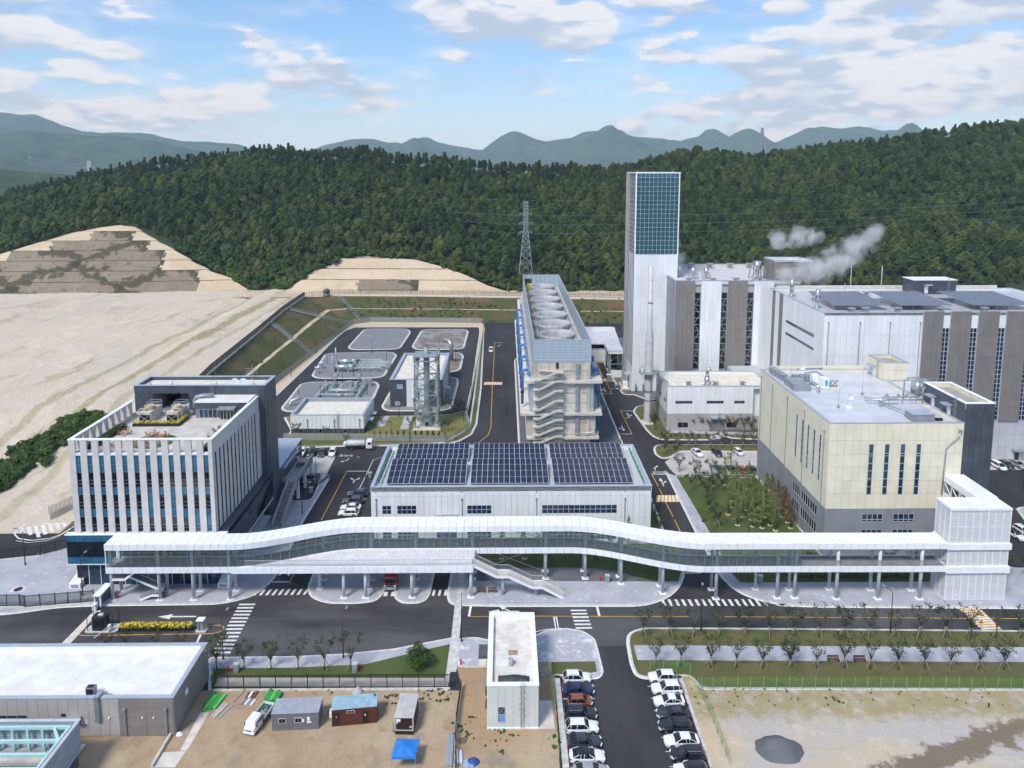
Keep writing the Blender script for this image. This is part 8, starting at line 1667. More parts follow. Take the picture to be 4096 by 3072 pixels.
kit('condenser_unit','dark condenser with round fan on the white roof of the taupe building','air conditioner',[('case',(-.6,-.4,0),(.6,.4,1.5),GREYP),('grille',(-.5,-.42,.15),(.5,-.4,1.35),BLACKM),('fan_ring',(-.45,-.3,1.5),(.45,.3,1.54),BLACKM)],(-59.5,94.3,5.16));kit('roof_fan','small grey fan box on the white roof of the taupe building','fan',[('box',(-.55,-.35,0),(.55,.35,.75),STEEL),('cap',(-.3,-.25,.75),(.3,.25,.9),PVFRAME)],(-57.6,93.9,5.16))
for (gx,gz,gs) in ((-60.6,2.1,[(0,.5,.35,.5),(.35,.5,.35,0),(.5,.55,.5,-.1),(.35,.25,.5,.25)]),(-59.9,2.1,[(0,.45,.35,.45),(.45,.55,.45,.2),(0,.15,.45,.15),(0,0,.45,0),(0,.15,0,0)])):
    b = MB();[b.bar((gx + a,y0 - .12,gz + c),(gx + d,y0 - .12,gz + e),.09,.03) for a,c,d,e in gs];b.build('sign_letter',WHITEM,LL)
TS = thing('mint_frame_block','louvred block with mint green steel frame at the lower left corner','structure',(-66,84,0));z = 6.6;xr2,yb2 = -57.5,88.3
cbox('base',TS,(-86,76,0),(xr2 - .4,yb2 - .4,2.6),mat('dark_brick',(.10,.095,.10),.8));cbox('floor',TS,(-86,76,2.6),(xr2 - .45,yb2 - .45,2.75),CONC);cbox('turf',TS,(-68,77,2.78),(xr2 - 1.5,84.8,2.82),TURF);cbox('ledge',TS,(-86,76,2.5),(xr2 + .25,yb2 + .25,2.62),PVFRAME)
for k in range(14):zz = 2.7 + .27 * k;b = MB();b.box((-86,yb2 - .3,zz),(xr2 - .1,yb2 - .05,zz + .2));b.box((xr2 - .3,76,zz),(xr2 - .05 + .08 * (k % 2),yb2 - .3,zz + .2));b.build('louvre',LOUV,TS)
b = MB();b.box((-86,yb2 - .4,z - .1),(xr2 + .1,yb2 + .05,z));b.box((xr2 - .35,76,z - .1),(xr2 + .1,yb2 - .4,z));b.build('coping',PVFRAME,TS)
b = MB();[b.box((-86,y - .17,5.9),(xr2 - 1.,y + .17,6.3)) for y in (87.4,85.1,82.9,80.7)];b.bar((xr2 - .9,76,6.1),(xr2 - .9,87.6,6.1),.34,.38);b.bar((-60.5,87.4,6.1),(xr2 - 1,85.1,6.1),.3,.36);b.bar((xr2 - 1,80.7,6.1),(-63,77.6,6.1),.3,.36);[b.box((x - .16,87.2,2.7),(x + .16,87.55,5.9)) for x in (-60,-62,-64,-66,-68)];b.build('frame',MINT,TS)

BO = thing('flat_roof_booth','narrow pale flat-roofed building with cage ladder beside the car park','building',(1,94,0));x0,x1,y0,y1 = -2.6,4.7,93.7,110.4
cbox('wall',BO,(x0,y0,0),(x1,y1,6.),JOINT);wn = [(-1.1,1.1,-.1,3.5)];panels(BO,'S',y0,[x0,-1.1,-.05,1.05,2.3,3.4,4.25,x1],[.1,6.75],mat('pale_green_panel',(.60,.615,.575),.5,0,.03,.3,rnd=.02),wn,gap=.03,t=.08);panels(BO,'E',x1,lin(y0,y1,14),[.1,6.75],WHITE2,gap=.03,t=.08);panels(BO,'W',x0,lin(y0,y1,14),[.1,6.75],WHITE2,gap=.03,t=.08)
window(BO,'S',y0,wn[0],1,1,SPAN,COPING,.1,rows=[1.1,2.3,3.5],mats=[mat('pale_blue_glass',(.16,.33,.62),.1),mat('green_glass',(.01,.06,.06),.1)]);b = MB();b.bar((-1.,y0 - .1,2.4),(-.2,y0 - .1,3.4),.12,.04);b.bar((-.2,y0 - .1,2.4),(-1.,y0 - .1,3.4),.12,.04);b.build('window_cross',SAGE,BO)
roof_parts(BO,x0,y0,x1,y1,6.75,.7,.62,mat('booth_membrane',(.68,.665,.64),.6,0,.06,.5,col2=(.58,.52,.43)),WHITE,WHITEM);ladder(BO,2.4,y0 - .08,.2,6.8,(0,-1),.45);cbox('side_canopy',BO,(-4.3,104.4,3.),(-2.7,107.2,3.5),DARKP);cbox('wall_base',BO,(x0 - .08,y0 - .2,.05),(x1 + .08,y0 - .09,.3),WHITEM)
for z in (2.1,4.2):cbox('open_shutter',BO,(x0 - .35,95.,z),(x0 - .1,95.9,z + .9),BLACKM)
kit('pallet','small timber pallet on the roof of the narrow booth building','pallet',[('slat',(-.6 + .24 * k,-.5,.1),(-.44 + .24 * k,.5,.16),STAKE) for k in range(6)] + [('runner',(-.6,s,0),(.76,s + .1,.1),STAKE) for s in (-.45,.35)],(1.05,101.6,6.06))
b = MB();b.lathe(.85,98.9,[(.36,6.06),(.36,7.1),(.28,7.1),(.28,6.3)],16);tag(b.build('vent_pipe',GREYM),'short grey vent pipe on the roof of the narrow booth building','pipe')
b = MB();vs = [(-1.1 + 4.6 * i / 12,94.6 + 1.9 * j / 8,6.1 + .75 * max(0,1 - ((i - 6) / 6.3) ** 2) * max(0,1 - ((j - 4) / 4.4) ** 2) + .12 * nz(i,j,.7) + .02) for j in range(9) for i in range(13)];b.add(vs,[(j * 13 + i,j * 13 + i + 1,(j + 1) * 13 + i + 1,(j + 1) * 13 + i) for j in range(8) for i in range(12)]);tag(b.build('tarpaulin',mat('dark_tarp',(.03,.045,.042),.6)),'crumpled dark green tarpaulin heaped on the booth roof','tarpaulin')
b = MB();b.box((5.3,104.1,.15),(6.1,104.9,.25));b.cyl(5.6,104.5,.25,2.2,.12,.1,8);b.tube([(5.6,104.5,2.2),(5.9,104.5,1.9),(6.,104.5,1.)],.06,6);tag(b.build('bollard_charger',GREYM),'slim grey charging post on the pavement right of the booth','charger')

# ------------------------------------------------------------------ yard
def cabin(name,lab,p,q,d,h,wall,roof,rz_parts):
    t = thing(name,lab,'cabin',p + (.03,));ang = math.atan2(q[1] - p[1],q[0] - p[0]);L = math.hypot(q[0] - p[0],q[1] - p[1]);t.rotation_euler[2] = ang;ORG[t.name] = Vector((0,0,0))
    cbox('wall',t,(0,0,.12),(L,d,h),wall);b = MB();[b.box((L * k / 34 + .03,-.03,.2),(L * k / 34 + L / 70,-.001,h - .1)) for k in range(34)];b.build('wall_ribs',wall,t);cbox('base_rail',t,(-.02,-.04,0),(L + .02,d + .02,.11),wall);cbox('roof',t,(-.06,-.06,h),(L + .06,d + .06,h + .1),roof)
    b = MB();[b.box((L * k / 20,0,h + .1),(L * k / 20 + .06,d,h + .14)) for k in range(1,20)];b.build('roof_ribs',roof,t)
    for nm,a,c,m in rz_parts:cbox(nm,t,a,c,m)
    return t
cabin('site_cabin','grey site cabin with two small windows in the yard',(-33.6,93.6),(-27.0,93.9),2.9,2.6,CAB_GREY,CAB_ROOF,[('window',(.9,-.07,1.15),(2.0,-.035,1.95),PVFRAME),('pane',(1.,-.09,1.25),(1.43,-.071,1.85),WIND),('pane',(1.47,-.09,1.25),(1.9,-.071,1.85),WIND),('window',(3.2,-.07,1.15),(4.3,-.035,1.95),PVFRAME),('pane',(3.3,-.09,1.25),(3.73,-.071,1.85),WIND),('pane',(3.77,-.09,1.25),(4.2,-.071,1.85),WIND),('notice',(5.,-.06,1.4),(5.4,-.035,2.0),WHITEM),('notice',(4.95,-.06,1.05),(5.6,-.035,1.3),WHITEM),('meter_box',(4.35,-.16,1.3),(4.6,-.035,1.7),WHITEM)])
cabin('site_cabin','oxblood red site cabin with pale blue roof and two dark doors',(-25.2,94.3),(-18.8,95.0),2.5,2.6,CAB_RED,CAB_BLUE,[('door',(.25,-.07,.2),(1.1,-.035,2.05),BLACKM),('door',(4.4,-.07,.2),(5.2,-.035,2.05),BLACKM),('notice',(.6,-.09,1.35),(.78,-.071,1.6),mat('pink_notice',(.6,.2,.3),.6)),('notice',(4.7,-.09,1.35),(4.88,-.071,1.6),WHITEM),('window',(2.2,-.07,1.9),(3.3,-.035,2.35),PVFRAME),('pane',(2.3,-.09,1.97),(2.72,-.071,2.28),WIND),('pane',(2.78,-.09,1.97),(3.2,-.071,2.28),WIND),('air_conditioner',(-.4,.6,.9),(-.05,1.5,1.7),WHITEM),('roof_hatch',(5.9,2.,2.7),(6.2,2.3,2.78),BLACKM)])
cabin('site_trailer','narrow white roofed trailer with dark brown end in the yard',(-15.8,92.8),(-13.2,92.7),4.6,2.6,mat('trailer_brown',(.045,.022,.02),.5),mat('trailer_white',(.55,.54,.52),.5),[('end_frame',(-.05,-.06,.7),(.1,-.01,2.6),PVFRAME),('end_frame',(2.5,-.06,.7),(2.66,-.01,2.6),PVFRAME),('end_sill',(0,-.06,.62),(2.6,-.01,.76),PVFRAME),('notice',(.2,-.07,2.),(.8,-.035,2.45),WHITEM),('notice',(.2,-.07,1.7),(.38,-.035,1.95),WHITEM),('notice',(2.1,-.07,1.1),(2.4,-.035,1.4),mat('cream_notice',(.6,.58,.4),.6)),('side_box',(-.45,.3,.2),(-.06,1.,.9),GREYP),('side_box',(-.4,2.4,.9),(-.06,3.6,1.7),GREYP)])
TN = thing('canopy_tent','bright blue canopy tent in the yard','tent',(-13.6,88,0));b = MB();cs = [(-15.3,86.5),(-12.1,86.5),(-11.9,89.5),(-15.1,89.6)];vs = []
for j in range(9):
    for i in range(9):
        u,v = i / 8,j / 8;x = (cs[0][0] * (1 - u) + cs[1][0] * u) * (1 - v) + (cs[3][0] * (1 - u) + cs[2][0] * u) * v;y = (cs[0][1] * (1 - u) + cs[1][1] * u) * (1 - v) + (cs[3][1] * (1 - u) + cs[2][1] * u) * v;vs.append((x,y,2.15 + .5 * (1 - max(abs(u - .5),abs(v - .5)) * 2) + .08 * nz(x,y,1.3)))
b.add(vs,[(j * 9 + i,j * 9 + i + 1,(j + 1) * 9 + i + 1,(j + 1) * 9 + i) for j in range(8) for i in range(8)]);b.strip([vs[i] for i in range(9)],[(v[0],v[1] - .05,v[2] - .3) for v in vs[:9]]);b.build('canopy',BLUETARP,TN)
for x,y in cs:b = MB();b.bar((x,y,.03),(x,y,2.15),.06);b.build('leg',GREYM,TN)
def stack(name,lab,cat,p,n,l,w,h,ang,m,m2=None):
    t = thing(name,lab,cat,p + (.03,),None,ang);ORG[t.name] = Vector((0,0,0));rg = random.Random(len(lab))
    for k in range(n):a = (k % 5) * w * 1.05;zz = (k // 5) * h;b = MB();e = rg.uniform(-.25,.25);b.box((a,e,zz),(a + w,l + e,zz + h * .9));b.build('piece',m2 if (m2 and k % 3 == 1) else m,t)
    return t
NETG = mat('netting_roll',(.04,.30,.06),.8);ALU = mat('aluminium_profile',(.48,.52,.58),.35,.5)
stack('netting_bundle','green netting bundle lying beside the taupe building','bundle',(-45.6,97.9),5,3.0,.42,.35,-.2,NETG,mat('netting_bright',(.10,.5,.10),.8));stack('netting_bundle','green netting bundle stacked near the picket fence','bundle',(-36.7,99.1),10,2.,.42,.3,-.1,NETG,mat('netting_bright',(.10,.5,.10),.8));stack('profile_bundle','short pale metal profiles lying left of the pickup','bundle',(-43.6,96.3),5,3.,.17,.12,-.35,PVFRAME,STAKE);stack('profile_bundle','long thin metal profiles pointing at the picket fence','bundle',(-42.4,96.0),3,6.4,.1,.1,-.4,ALU)
stack('board_stack','stack of pale boards and sheets by the picket fence','boards',(-41.4,99.1),6,3.0,.3,.14,-.28,STAKE,mat('board_tan',(.34,.27,.2),.8));stack('scrap_pile','jumble of grey scrap sheets beside the board stack','scrap',(-39.7,98.9),5,1.1,.28,.18,-.3,STEEL,WHITEM);stack('window_frames','small stack of framed windows by the picket fence','frames',(-39.8,100.1),4,1.3,.35,.16,-.1,BROWNW,WHITEM)
stack('steel_profile_stack','bluish metal profiles stacked left of the dark low fence','bundle',(-8.2,87.2),10,5.2,.18,.16,.02,ALU,STEEL);stack('blue_sheet_bundle','bundle of grey and aqua sheets at the bottom edge','bundle',(-5.7,86.7),5,1.6,.26,.2,.05,ALU,mat('aqua_sheet',(.25,.5,.55),.5));stack('white_scrap','white boards propped at the foot of the dark low fence','boards',(-6.6,87.5),6,2.2,.16,.2,.1,WHITEM,GREYM)
def heap(name,lab,cat,p,r,h,m,seed):
    b = MB();n = 14;b.add([(p[0] + r * q * math.cos(a) * (1 + .15 * nz(math.cos(a),q,2,seed)),p[1] + r * .8 * q * math.sin(a),.03 + h * (1 - q ** 2) * (1 + .4 * nz(q * 3,a,1.5,seed))) for q in (1,.75,.45,.1) for a in lin(0,6.283,n)[:-1]],[(j * n + i,j * n + (i + 1) % n,(j + 1) * n + (i + 1) % n,(j + 1) * n + i) for j in range(3) for i in range(n)] + [tuple(range(3 * n,4 * n))]);tag(b.build(name,m),lab,cat)
heap('bulk_bag','full white bulk bag against the picket fence','bag',(-22.8,100.9),.85,1.0,mat('bag_cloth',(.5,.5,.5),.8),3);heap('tarpaulin','crumpled blue tarpaulin near the bottom edge','tarpaulin',(-4.4,87.9),.95,.55,mat('navy_tarp',(.02,.05,.25),.6),5);heap('white_sack','white plastic sheet by the corner of the taupe building','sheet',(-46.7,93.1),.5,.35,WHITEM,7)
sheet('cable_trench',[(-45.4,97.2),(-44.1,97.2),(-44.3,90.2),(-45.3,90.2)],.05,CONCL);sheet('cable_trench',[(-47.5,89.9),(-44.4,90.1),(-44.7,87.4),(-47.6,87.4)],.06,CONCL);b = MB();p,q = (-47.8,92.9),(-47.8,87.4);b.bar(p + (.25,),q + (.25,),.3,.5);struct('low_wall',b,CONCL)
b = MB();x,y = (-6.1,91.5);b.lathe(x,y,[(0,.06),(.6,.06),(.62,.03)],20);tag(b.build('manhole_cover',mat('rusty_iron',(.16,.12,.09),.8)),'round rusty manhole cover in the soil beside the booth','manhole')

# ------------------------------------------------------------------ fences
def rail_fence(name,lab,pts,h,m,step,gap_w,post=2.2,z0=None,wall=0.,th=.05,pm=None):
    """pickets on rails; posts are parts, the thin pickets one part"""
    t = thing(name,lab,'fence',tuple(pts[0][:2]) + ((z0 or 0),));b = MB();n = 0
    P = [Vector(p if len(p) > 2 else (p[0],p[1],z0 or 0.)) for p in pts];pk,rl = MB(),MB()
    for p,q in zip(P,P[1:]):
        L = (q - p).length;k = max(1,round(L / step));base = wall
        for i in range(k + 1):c = p + (q - p) * (i / k);pk.bar(c + Vector((0,0,base + .08)),c + Vector((0,0,base + h)),gap_w,th * .6)
        for zz in (.15,h - .15):rl.bar(p + Vector((0,0,base + zz)),q + Vector((0,0,base + zz)),.06,.08)
        k = max(1,round(L / post))
        for i in range(k + (1 if q is P[-1] else 0)):c = p + (q - p) * (i / k);o = MB();o.bar(c,c + Vector((0,0,base + h + .08)),.12);o.build('post',pm or m,t)
        if wall:w = MB();w.bar(p + Vector((0,0,wall / 2)),q + Vector((0,0,wall / 2)),.25,wall);w.build('plinth_wall',CONCL,t)
    pk.build('pickets',m,t,'stuff');rl.build('rails',m,t);return t
PKT = mat('picket_black',(.022,.026,.026),.5,.1)
rail_fence('picket_fence','long black picket fence between the yard and the verge',[(-45.5,101.7),(-8.6,101.7)],2.3,PKT,.15,.06,2.45,.0,.25);rail_fence('low_dark_fence','dark fence with white plinth running towards the camera beside the yard',[(-6.9,101.6),(-7.2,94.8),(-7.1,91.3),(-6.8,86.6)],1.3,PKT,.15,.06,2.4,.0,.3)
rail_fence('picket_fence','black picket fence in front of the plaza at the left edge',[(-96.5,123.0),(-89.6,123.2),(-88.4,122.8),(-83.3,123.5),(-76.7,124.4)],2.3,PKT,.16,.06,2.6,.1,.15);rail_fence('picket_fence','black picket fence curving behind the plaza at the left',[(-108.,138.4),(-104.5,139.1),(-99.9,140.1),(-97.1,140.6),(-94.9,142.1),(-93.,143.6),(-90,147)],2.2,PKT,.16,.06,2.4,.1,.15)
FEN = mat('fence_brown_black',(.05,.045,.042),.6)
rail_fence('boundary_fence','dark boundary fence on a concrete plinth along the embankment crest',[(x,y,lotz(y) if x < -90 and y < 380 else 10.) for x,y in ((-98.5,158),(-99.5,170),(-100.7,185),(-102,240),(-106,301),(-109.5,345),(-110.3,386))],2.3,FEN,.42,.16,4.2,None,.8);rail_fence('boundary_fence','dark boundary fence along the track behind the substation',[(-110.3,386.5,10),(-95,394.5,10),(-48,393,10),(62,382,10),(120,378,10)],2.3,FEN,.9,.12,4.5)
rail_fence('boundary_fence','rear fence line at the foot of the cut mound',[(-100,400,10),(0,396,10),(70,388,10)],2.,FEN,1.2,.10,6)
m,t_,p_ = custom('grey_mesh');t_.n('ShaderNodeOutputMaterial',{0:t_.n('ShaderNodeMixShader',{0:.45,1:t_.n('ShaderNodeBsdfTransparent'),2:t_.n('ShaderNodeBsdfPrincipled',{'Base Color':(.42,.44,.45,1),'Roughness':.5})})});GMESH = m
m,t_,p_ = custom('green_mesh');px,py,pz = t_.xyz(p_);wv = t_.m('GREATER_THAN',t_.m('SINE',t_.m('MULTIPLY',pz,60.)),.55);t_.n('ShaderNodeOutputMaterial',{0:t_.n('ShaderNodeMixShader',{0:t_.m('ADD',t_.m('MULTIPLY',wv,.35),.08),1:t_.n('ShaderNodeBsdfTransparent'),2:t_.n('ShaderNodeBsdfPrincipled',{'Base Color':(.16,.36,.10,1),'Roughness':.5})})});GRMESH = m
def mesh_fence(name,lab,pts,h,mm,pm,post,z0=0.,th=.08):
    t = thing(name,lab,'fence',tuple(pts[0][:2]) + (z0,))
    for p,q in zip(pts,pts[1:]):
        p,q = Vector(p[:2] + (z0,)),Vector(q[:2] + (z0,));k = max(1,round((q - p).length / post))
        for i in range(k):
            a,c = p + (q - p) * (i / k),p + (q - p) * ((i + 1) / k);b = MB();b.add([a + Vector((0,0,.08)),c + Vector((0,0,.08)),c + Vector((0,0,h)),a + Vector((0,0,h))],[(0,1,2,3)]);b.build('mesh_panel',mm,t);b = MB();b.bar(a,a + Vector((0,0,h + .12)),th);b.build('post',pm,t)
mesh_fence('mesh_fence','green mesh fence between the street trees and the waste ground',[(30.4,101.2),(34.0,101.1),(80.4,100.5),(112,97.6)],2.0,GRMESH,GREENM,2.06,.1);mesh_fence('mesh_fence','green mesh fence running towards the camera along the waste ground',[(29.5,104.3),(30.0,101.2),(30.3,94.4),(30.4,86.6)],1.9,GRMESH,GREENM,2.1,.05);mesh_fence('mesh_fence','short green mesh fence at the head of the car park',[(23.3,105.3),(29.7,105.1)],2.,GRMESH,GREENM,2.,.1);mesh_fence('mesh_fence','green mesh fence between the booth and the left car row',[(7.3,103.8),(7.3,97.2),(7.4,86.8)],1.5,GRMESH,GREENM,2.2,.05)
mesh_fence('mesh_fence','grey mesh fence along the foot of the left embankment',[(-89,205),(-87.1,245),(-83.1,305.5),(-79.1,361.5)],2.6,GMESH,STEEL,3.,.05);mesh_fence('mesh_fence','grey mesh fence across the back of the substation',[(-79.,362.),(-71,367.6),(-12,364.6)],2.6,GMESH,SAGE,3.2,.05);mesh_fence('mesh_fence','grey mesh fence along the right side of the substation',[(-10.6,363),(-11,300),(-12.6,222),(-11.0,213.2)],2.4,GMESH,SAGE,3.,.05);mesh_fence('mesh_fence','grey mesh fence across the front of the substation lawn',[(-11.0,213.2),(-15.4,203.1),(-17.7,201.4),(-40,203),(-66,203.8)],2.2,GMESH,SAGE,3.,.1);mesh_fence('mesh_fence','thin green fence at the garden edge by the ivory wall',[(50.0,179.2),(66.4,177.8),(64.9,168),(64.9,139)],1.4,GRMESH,GREENM,2.2,.15)
WL = thing('retaining_wall','short concrete retaining wall with dark fence left of the office','wall',(-97,158,0));b = MB();a,c = (-104.9,155.9),(-103.0,161.4);b.bar(a + (.75,),(c[0] + 3,c[1] + 6,1.2),.35,1.5);b.build('wall',CONCL,WL);b = MB();[b.bar((a[0] + (c[0] + 3 - a[0]) * k / 40,a[1] + (c[1] + 6 - a[1]) * k / 40,1.5),(a[0] + (c[0] + 3 - a[0]) * k / 40,a[1] + (c[1] + 6 - a[1]) * k / 40,3.4),.07) for k in range(41)];b.build('fence_bars',PKT,WL)
def bank_stair(lab,p,q):
    t = thing('bank_stair',lab,'stair',p);P,Q = Vector(p),Vector(q);d = (Q - P);s = Vector((-d.y,d.x,0)).normalized();n = int(d.length / .6);b = MB();[b.bar(P + d * (k / n) - s * .7,P + d * (k / n) + s * .7,.35,.08) for k in range(n)];b.build('treads',STEEL,t);b = MB()
    for e in (-.8,.8):b.bar(P + s * e,Q + s * e,.12,.3);b.bar(P + s * e + Vector((0,0,1.1)),Q + s * e + Vector((0,0,1.1)),.08);b.bar(P + s * e + Vector((0,0,.6)),Q + s * e + Vector((0,0,.6)),.06);[b.bar(P + d * (k / 10) + s * e,P + d * (k / 10) + s * e + Vector((0,0,1.1)),.07) for k in range(11)]
    b.build('railing',STEEL,t)
bank_stair('grey steel stair up the back embankment by the dark hut',(-75,367,.2),(-92,389,10));bank_stair('upper grey steel stair crossing the left embankment',(-80,362,.2),(-108,352,9.8));bank_stair('lower grey steel stair crossing the left embankment',(-83.6,300,.2),(-105.5,318,9.8))
b = MB();b.lathe(-99,389.5,[(2.0,10),(2.0,11),(1.9,11),(1.9,12.8),(2.1,12.8),(2.1,13.1),(1.3,13.2),(1.3,14),(0,14.1)],12);tag(b.build('round_hut',DARKP),'small dark round hut at the corner of the embankment','hut')

# ------------------------------------------------------------------ gate, lamps, benches, small things
GT_ = thing('guard_booth','dark glass guard booth on its island at the gate','booth',(-71,116.6,0));b = MB();b.prism(smooth_poly([(-73.6,115.6),(-67.9,115.6),(-67.6,118),(-73.3,118)],.8),.02,.22);b.build('kerb_base',KERB,GT_);b = MB();rounded(b,-72.3,115.9,.2,-69.9,117.7,2.7,.3,.06);b.build('cabin',mat('booth_black',(.02,.025,.03),.3),GT_);cbox('window',GT_,(-71.9,115.84,1.2),(-70.3,115.89,2.1),CARGL);cbox('roof_light',GT_,(-71.3,116.4,2.7),(-70.5,116.9,2.95),WHITEM)
b = MB()
for x in (-73.0,-68.6):b.bar((x,116,.2),(x,116,3.4),.08);b.bar((x,118,.2),(x,118,3.4),.08)
b.bar((-73,116,3.4),(-68.6,116,3.4),.06);b.bar((-73,118,3.4),(-68.6,118,3.4),.06);b.build('gantry',BLACKM,GT_);b = MB();b.bar((-69.1,115.9,1.2),(-70.2,113.0,.9),.09);b.box((-69.3,115.6,.2),(-68.9,116.1,1.4));b.build('barrier',WHITEM,GT_)
planter('flower_planter','long black trough of yellow flowers beside the guard booth',[(-67.7,116.0,-55.,117.1)],FLOWER,.55,.75,None,BLACKM,.02,.13,24)
kit('card_post','white card reader post at the right end of the yellow flowers','post',[('base',(-.9,-.5,0),(.9,.9,.2),KERB),('post',(-.6,-.2,.2),(-.35,.4,2.0),GREYM),('post',(-.2,-.2,.2),(.4,.4,2.0),STEEL),('roof',(-.75,-.4,2.),(.55,.7,2.2),WHITEM)],(-53.2,116.,.02));kit('gate_shed','white gate motor shed at the end of the left picket fence','shed',[('wall',(-.6,.2,0),(-.4,4,2.3),WHITEM),('wall',(.4,.2,0),(.6,4,2.3),WHITEM),('roof',(-.7,0,2.3),(.7,4.1,2.5),WHITEM),('box',(-.5,-.7,0),(.1,.1,1.2),WHITEM),('screen',(.6,.6,.3),(.66,3.8,2.1),DARKP)],(-75.,122.4,.15));sheet('gate_rail',[(-75.3,122.1),(-74.1,122.1),(-74.2,112.9),(-75.7,113.0)],.03,CONCL)
LPM = mat('lamp_post_dark',(.025,.03,.032),.5,.2)
def lamp_proto(h,arm):
    t = thing('street_lamp','x','street lamp',(0,0,0));b = MB();b.tube([(0,0,0),(0,0,h)],[.11,.06],8);b.cyl(0,0,0,.5,.17,.15,8);b.build('pole',LPM,t)
    if arm:b = MB();b.tube([(0,0,h),(.2,0,h + .3),(arm,0,h + .45)],.045,6);b.build('arm',LPM,t);b = MB();b.box((arm - .1,-.15,h + .38),(arm + .6,.15,h + .52));b.build('lamp_head',GREYM,t)
    else:b = MB();b.box((-.16,-.16,h),(.16,.16,h + .3));b.build('lamp_head',LPM,t)
    return t
LA,LB_ = lamp_proto(7.2,1.6),lamp_proto(5.2,0)
for p,rz,lab in (((34.2,115.0),1.3,'street lamp on the kerb opposite the east lane mouth'),((67.0,114.2),1.9,'street lamp on the kerb opposite the perforated tower'),((-26.8,108.8),1.4,'street lamp on the footway above the picket fence'),((-46.5,108.6),1.4,'street lamp beside the left zebra crossing'),((-7.5,112.6),1.6,'street lamp beside the drain channel left of the booth'),((-47.5,158.1),.2,'street lamp at the foot of the office stair'),((-48.3,173.7),.2,'street lamp beside the black saloon by the stair'),((-35.4,172.4),3.0,'street lamp at the left corner of the solar roof hall'),((33.8,227.8),.2,'street lamp on the east lane below the silver crossover'),((33.9,199.8),.3,'street lamp on the east lane by the far corner of the solar roof hall'),((-97.9,137.1),2.9,'street lamp on the plaza left of the office'),((-80.1,126.6),1.6,'street lamp in front of the office glass at the left fence'),((130.7,169.4),1.6,'street lamp on the round island at the right edge')):copy_tree(LA,(p[0],p[1],.15),rz,lab,'street lamps')
sub_l = [(-83.1,268.8),(-73.8,287.6),(-73.9,246.6),(-61.5,261.2),(-59.1,269.4),(-49.3,246.3),(-49.4,288.7),(-64.0,239.3),(-58.4,304.4),(-41.3,300.9),(-29.1,306.1),(-20.6,289.1),(-34.6,223.6),(-13.3,219.3),(-34.1,204.6),(-28.2,201.7),(-11.9,270.8),(-11.9,245.1),(-82.5,303.6)]
for k,p in enumerate(sub_l):copy_tree(LB_,(p[0],p[1],.15),0,'slim dark lamp post among the gravel islands and lawn of the substation','substation lamp posts')
for k,p in enumerate([(0.2,298.1),(0.2,254.4),(0.4,225.3)]):copy_tree(LB_,(p[0],p[1],.15),0,'slim dark lamp post on the gravel left of the cooling tower','lamp posts left of the cooling tower')
delete_tree(LA);delete_tree(LB_)
def bench(p,lab,w=1.6,rz=0.):
    t = thing('bench',lab,'bench',p + (.15,),'benches',rz);ORG[t.name] = Vector((0,0,0))
    for k in range(4):cbox('seat_slat',t,(-w / 2,-.2 + .12 * k,.42),(w / 2,-.1 + .12 * k,.46),BROWNW)
    for k in range(3):cbox('back_slat',t,(-w / 2,.3,.55 + .13 * k),(w / 2,.34,.65 + .13 * k),BROWNW)
    for s in (-1,1):cbox('leg',t,(s * w * .45 - .04,-.2,0),(s * w * .45 + .04,.3,.42),BLACKM);cbox('back_post',t,(s * w * .45 - .04,.345,0),(s * w * .45 + .04,.39,.9),BLACKM)
bench((-4.6,126.7),'left one of the two brown benches below the deck stair');bench((-2.5,126.7),'right one of the two brown benches below the deck stair');bench((53.8,107.1),'left one of the two brown benches on the pale footway',1.9);bench((58.1,107.0),'right one of the two brown benches on the pale footway',1.9);bench((45.6,153.8),'brown bench beside the garden path',1.5,1.0)
for p,lab in (((19.9,129.9),'grey cabinet on the paving by the red hydrant'),((49.8,129.5),'grey cabinet at the hedge end behind the east span'),((-24.2,105.4),'grey cabinet on the verge behind the picket fence'),((-43.2,105.6),'grey cabinet on the verge beside the taupe building'),((-48.4,168.9),'grey post box on the pavement by the office road'),((-35.3,177.5),'grey utility cabinet at the left corner of the solar roof hall')):kit('utility_cabinet',lab,'cabinet',[('body',(-.4,-.3,0),(.4,.3,1.45),STEEL),('roof',(-.45,-.35,1.45),(.45,.35,1.52),PVFRAME),('door',(-.3,-.32,.2),(.3,-.3,1.3),GREYM)],p + (.15,),'utility cabinets')
def hydrant(p,lab):t = thing('hydrant',lab,'hydrant',p + (.15,),'hydrants');b = MB();b.lathe(p[0],p[1],[(.18,.15),(.13,.25),(.13,.9),(.17,.95),(.12,1.1),(0,1.15)],10);b.build('barrel',RED,t);b = MB();b.tube([(p[0] - .25,p[1],.8),(p[0] + .25,p[1],.8)],.07,8);b.build('nozzle',RED,t)
hydrant((18.6,130.3),'red hydrant on the paving before the gravel bed');hydrant((-23.4,105.9),'red hydrant on the verge behind the picket fence');hydrant((-7.3,107.0),'red hydrant with wheel by the drain channel');hydrant((-73.0,125.4),'red hydrant under the west end of the skybridge');hydrant((-44.5,105.6),'red hydrant beside the taupe building')
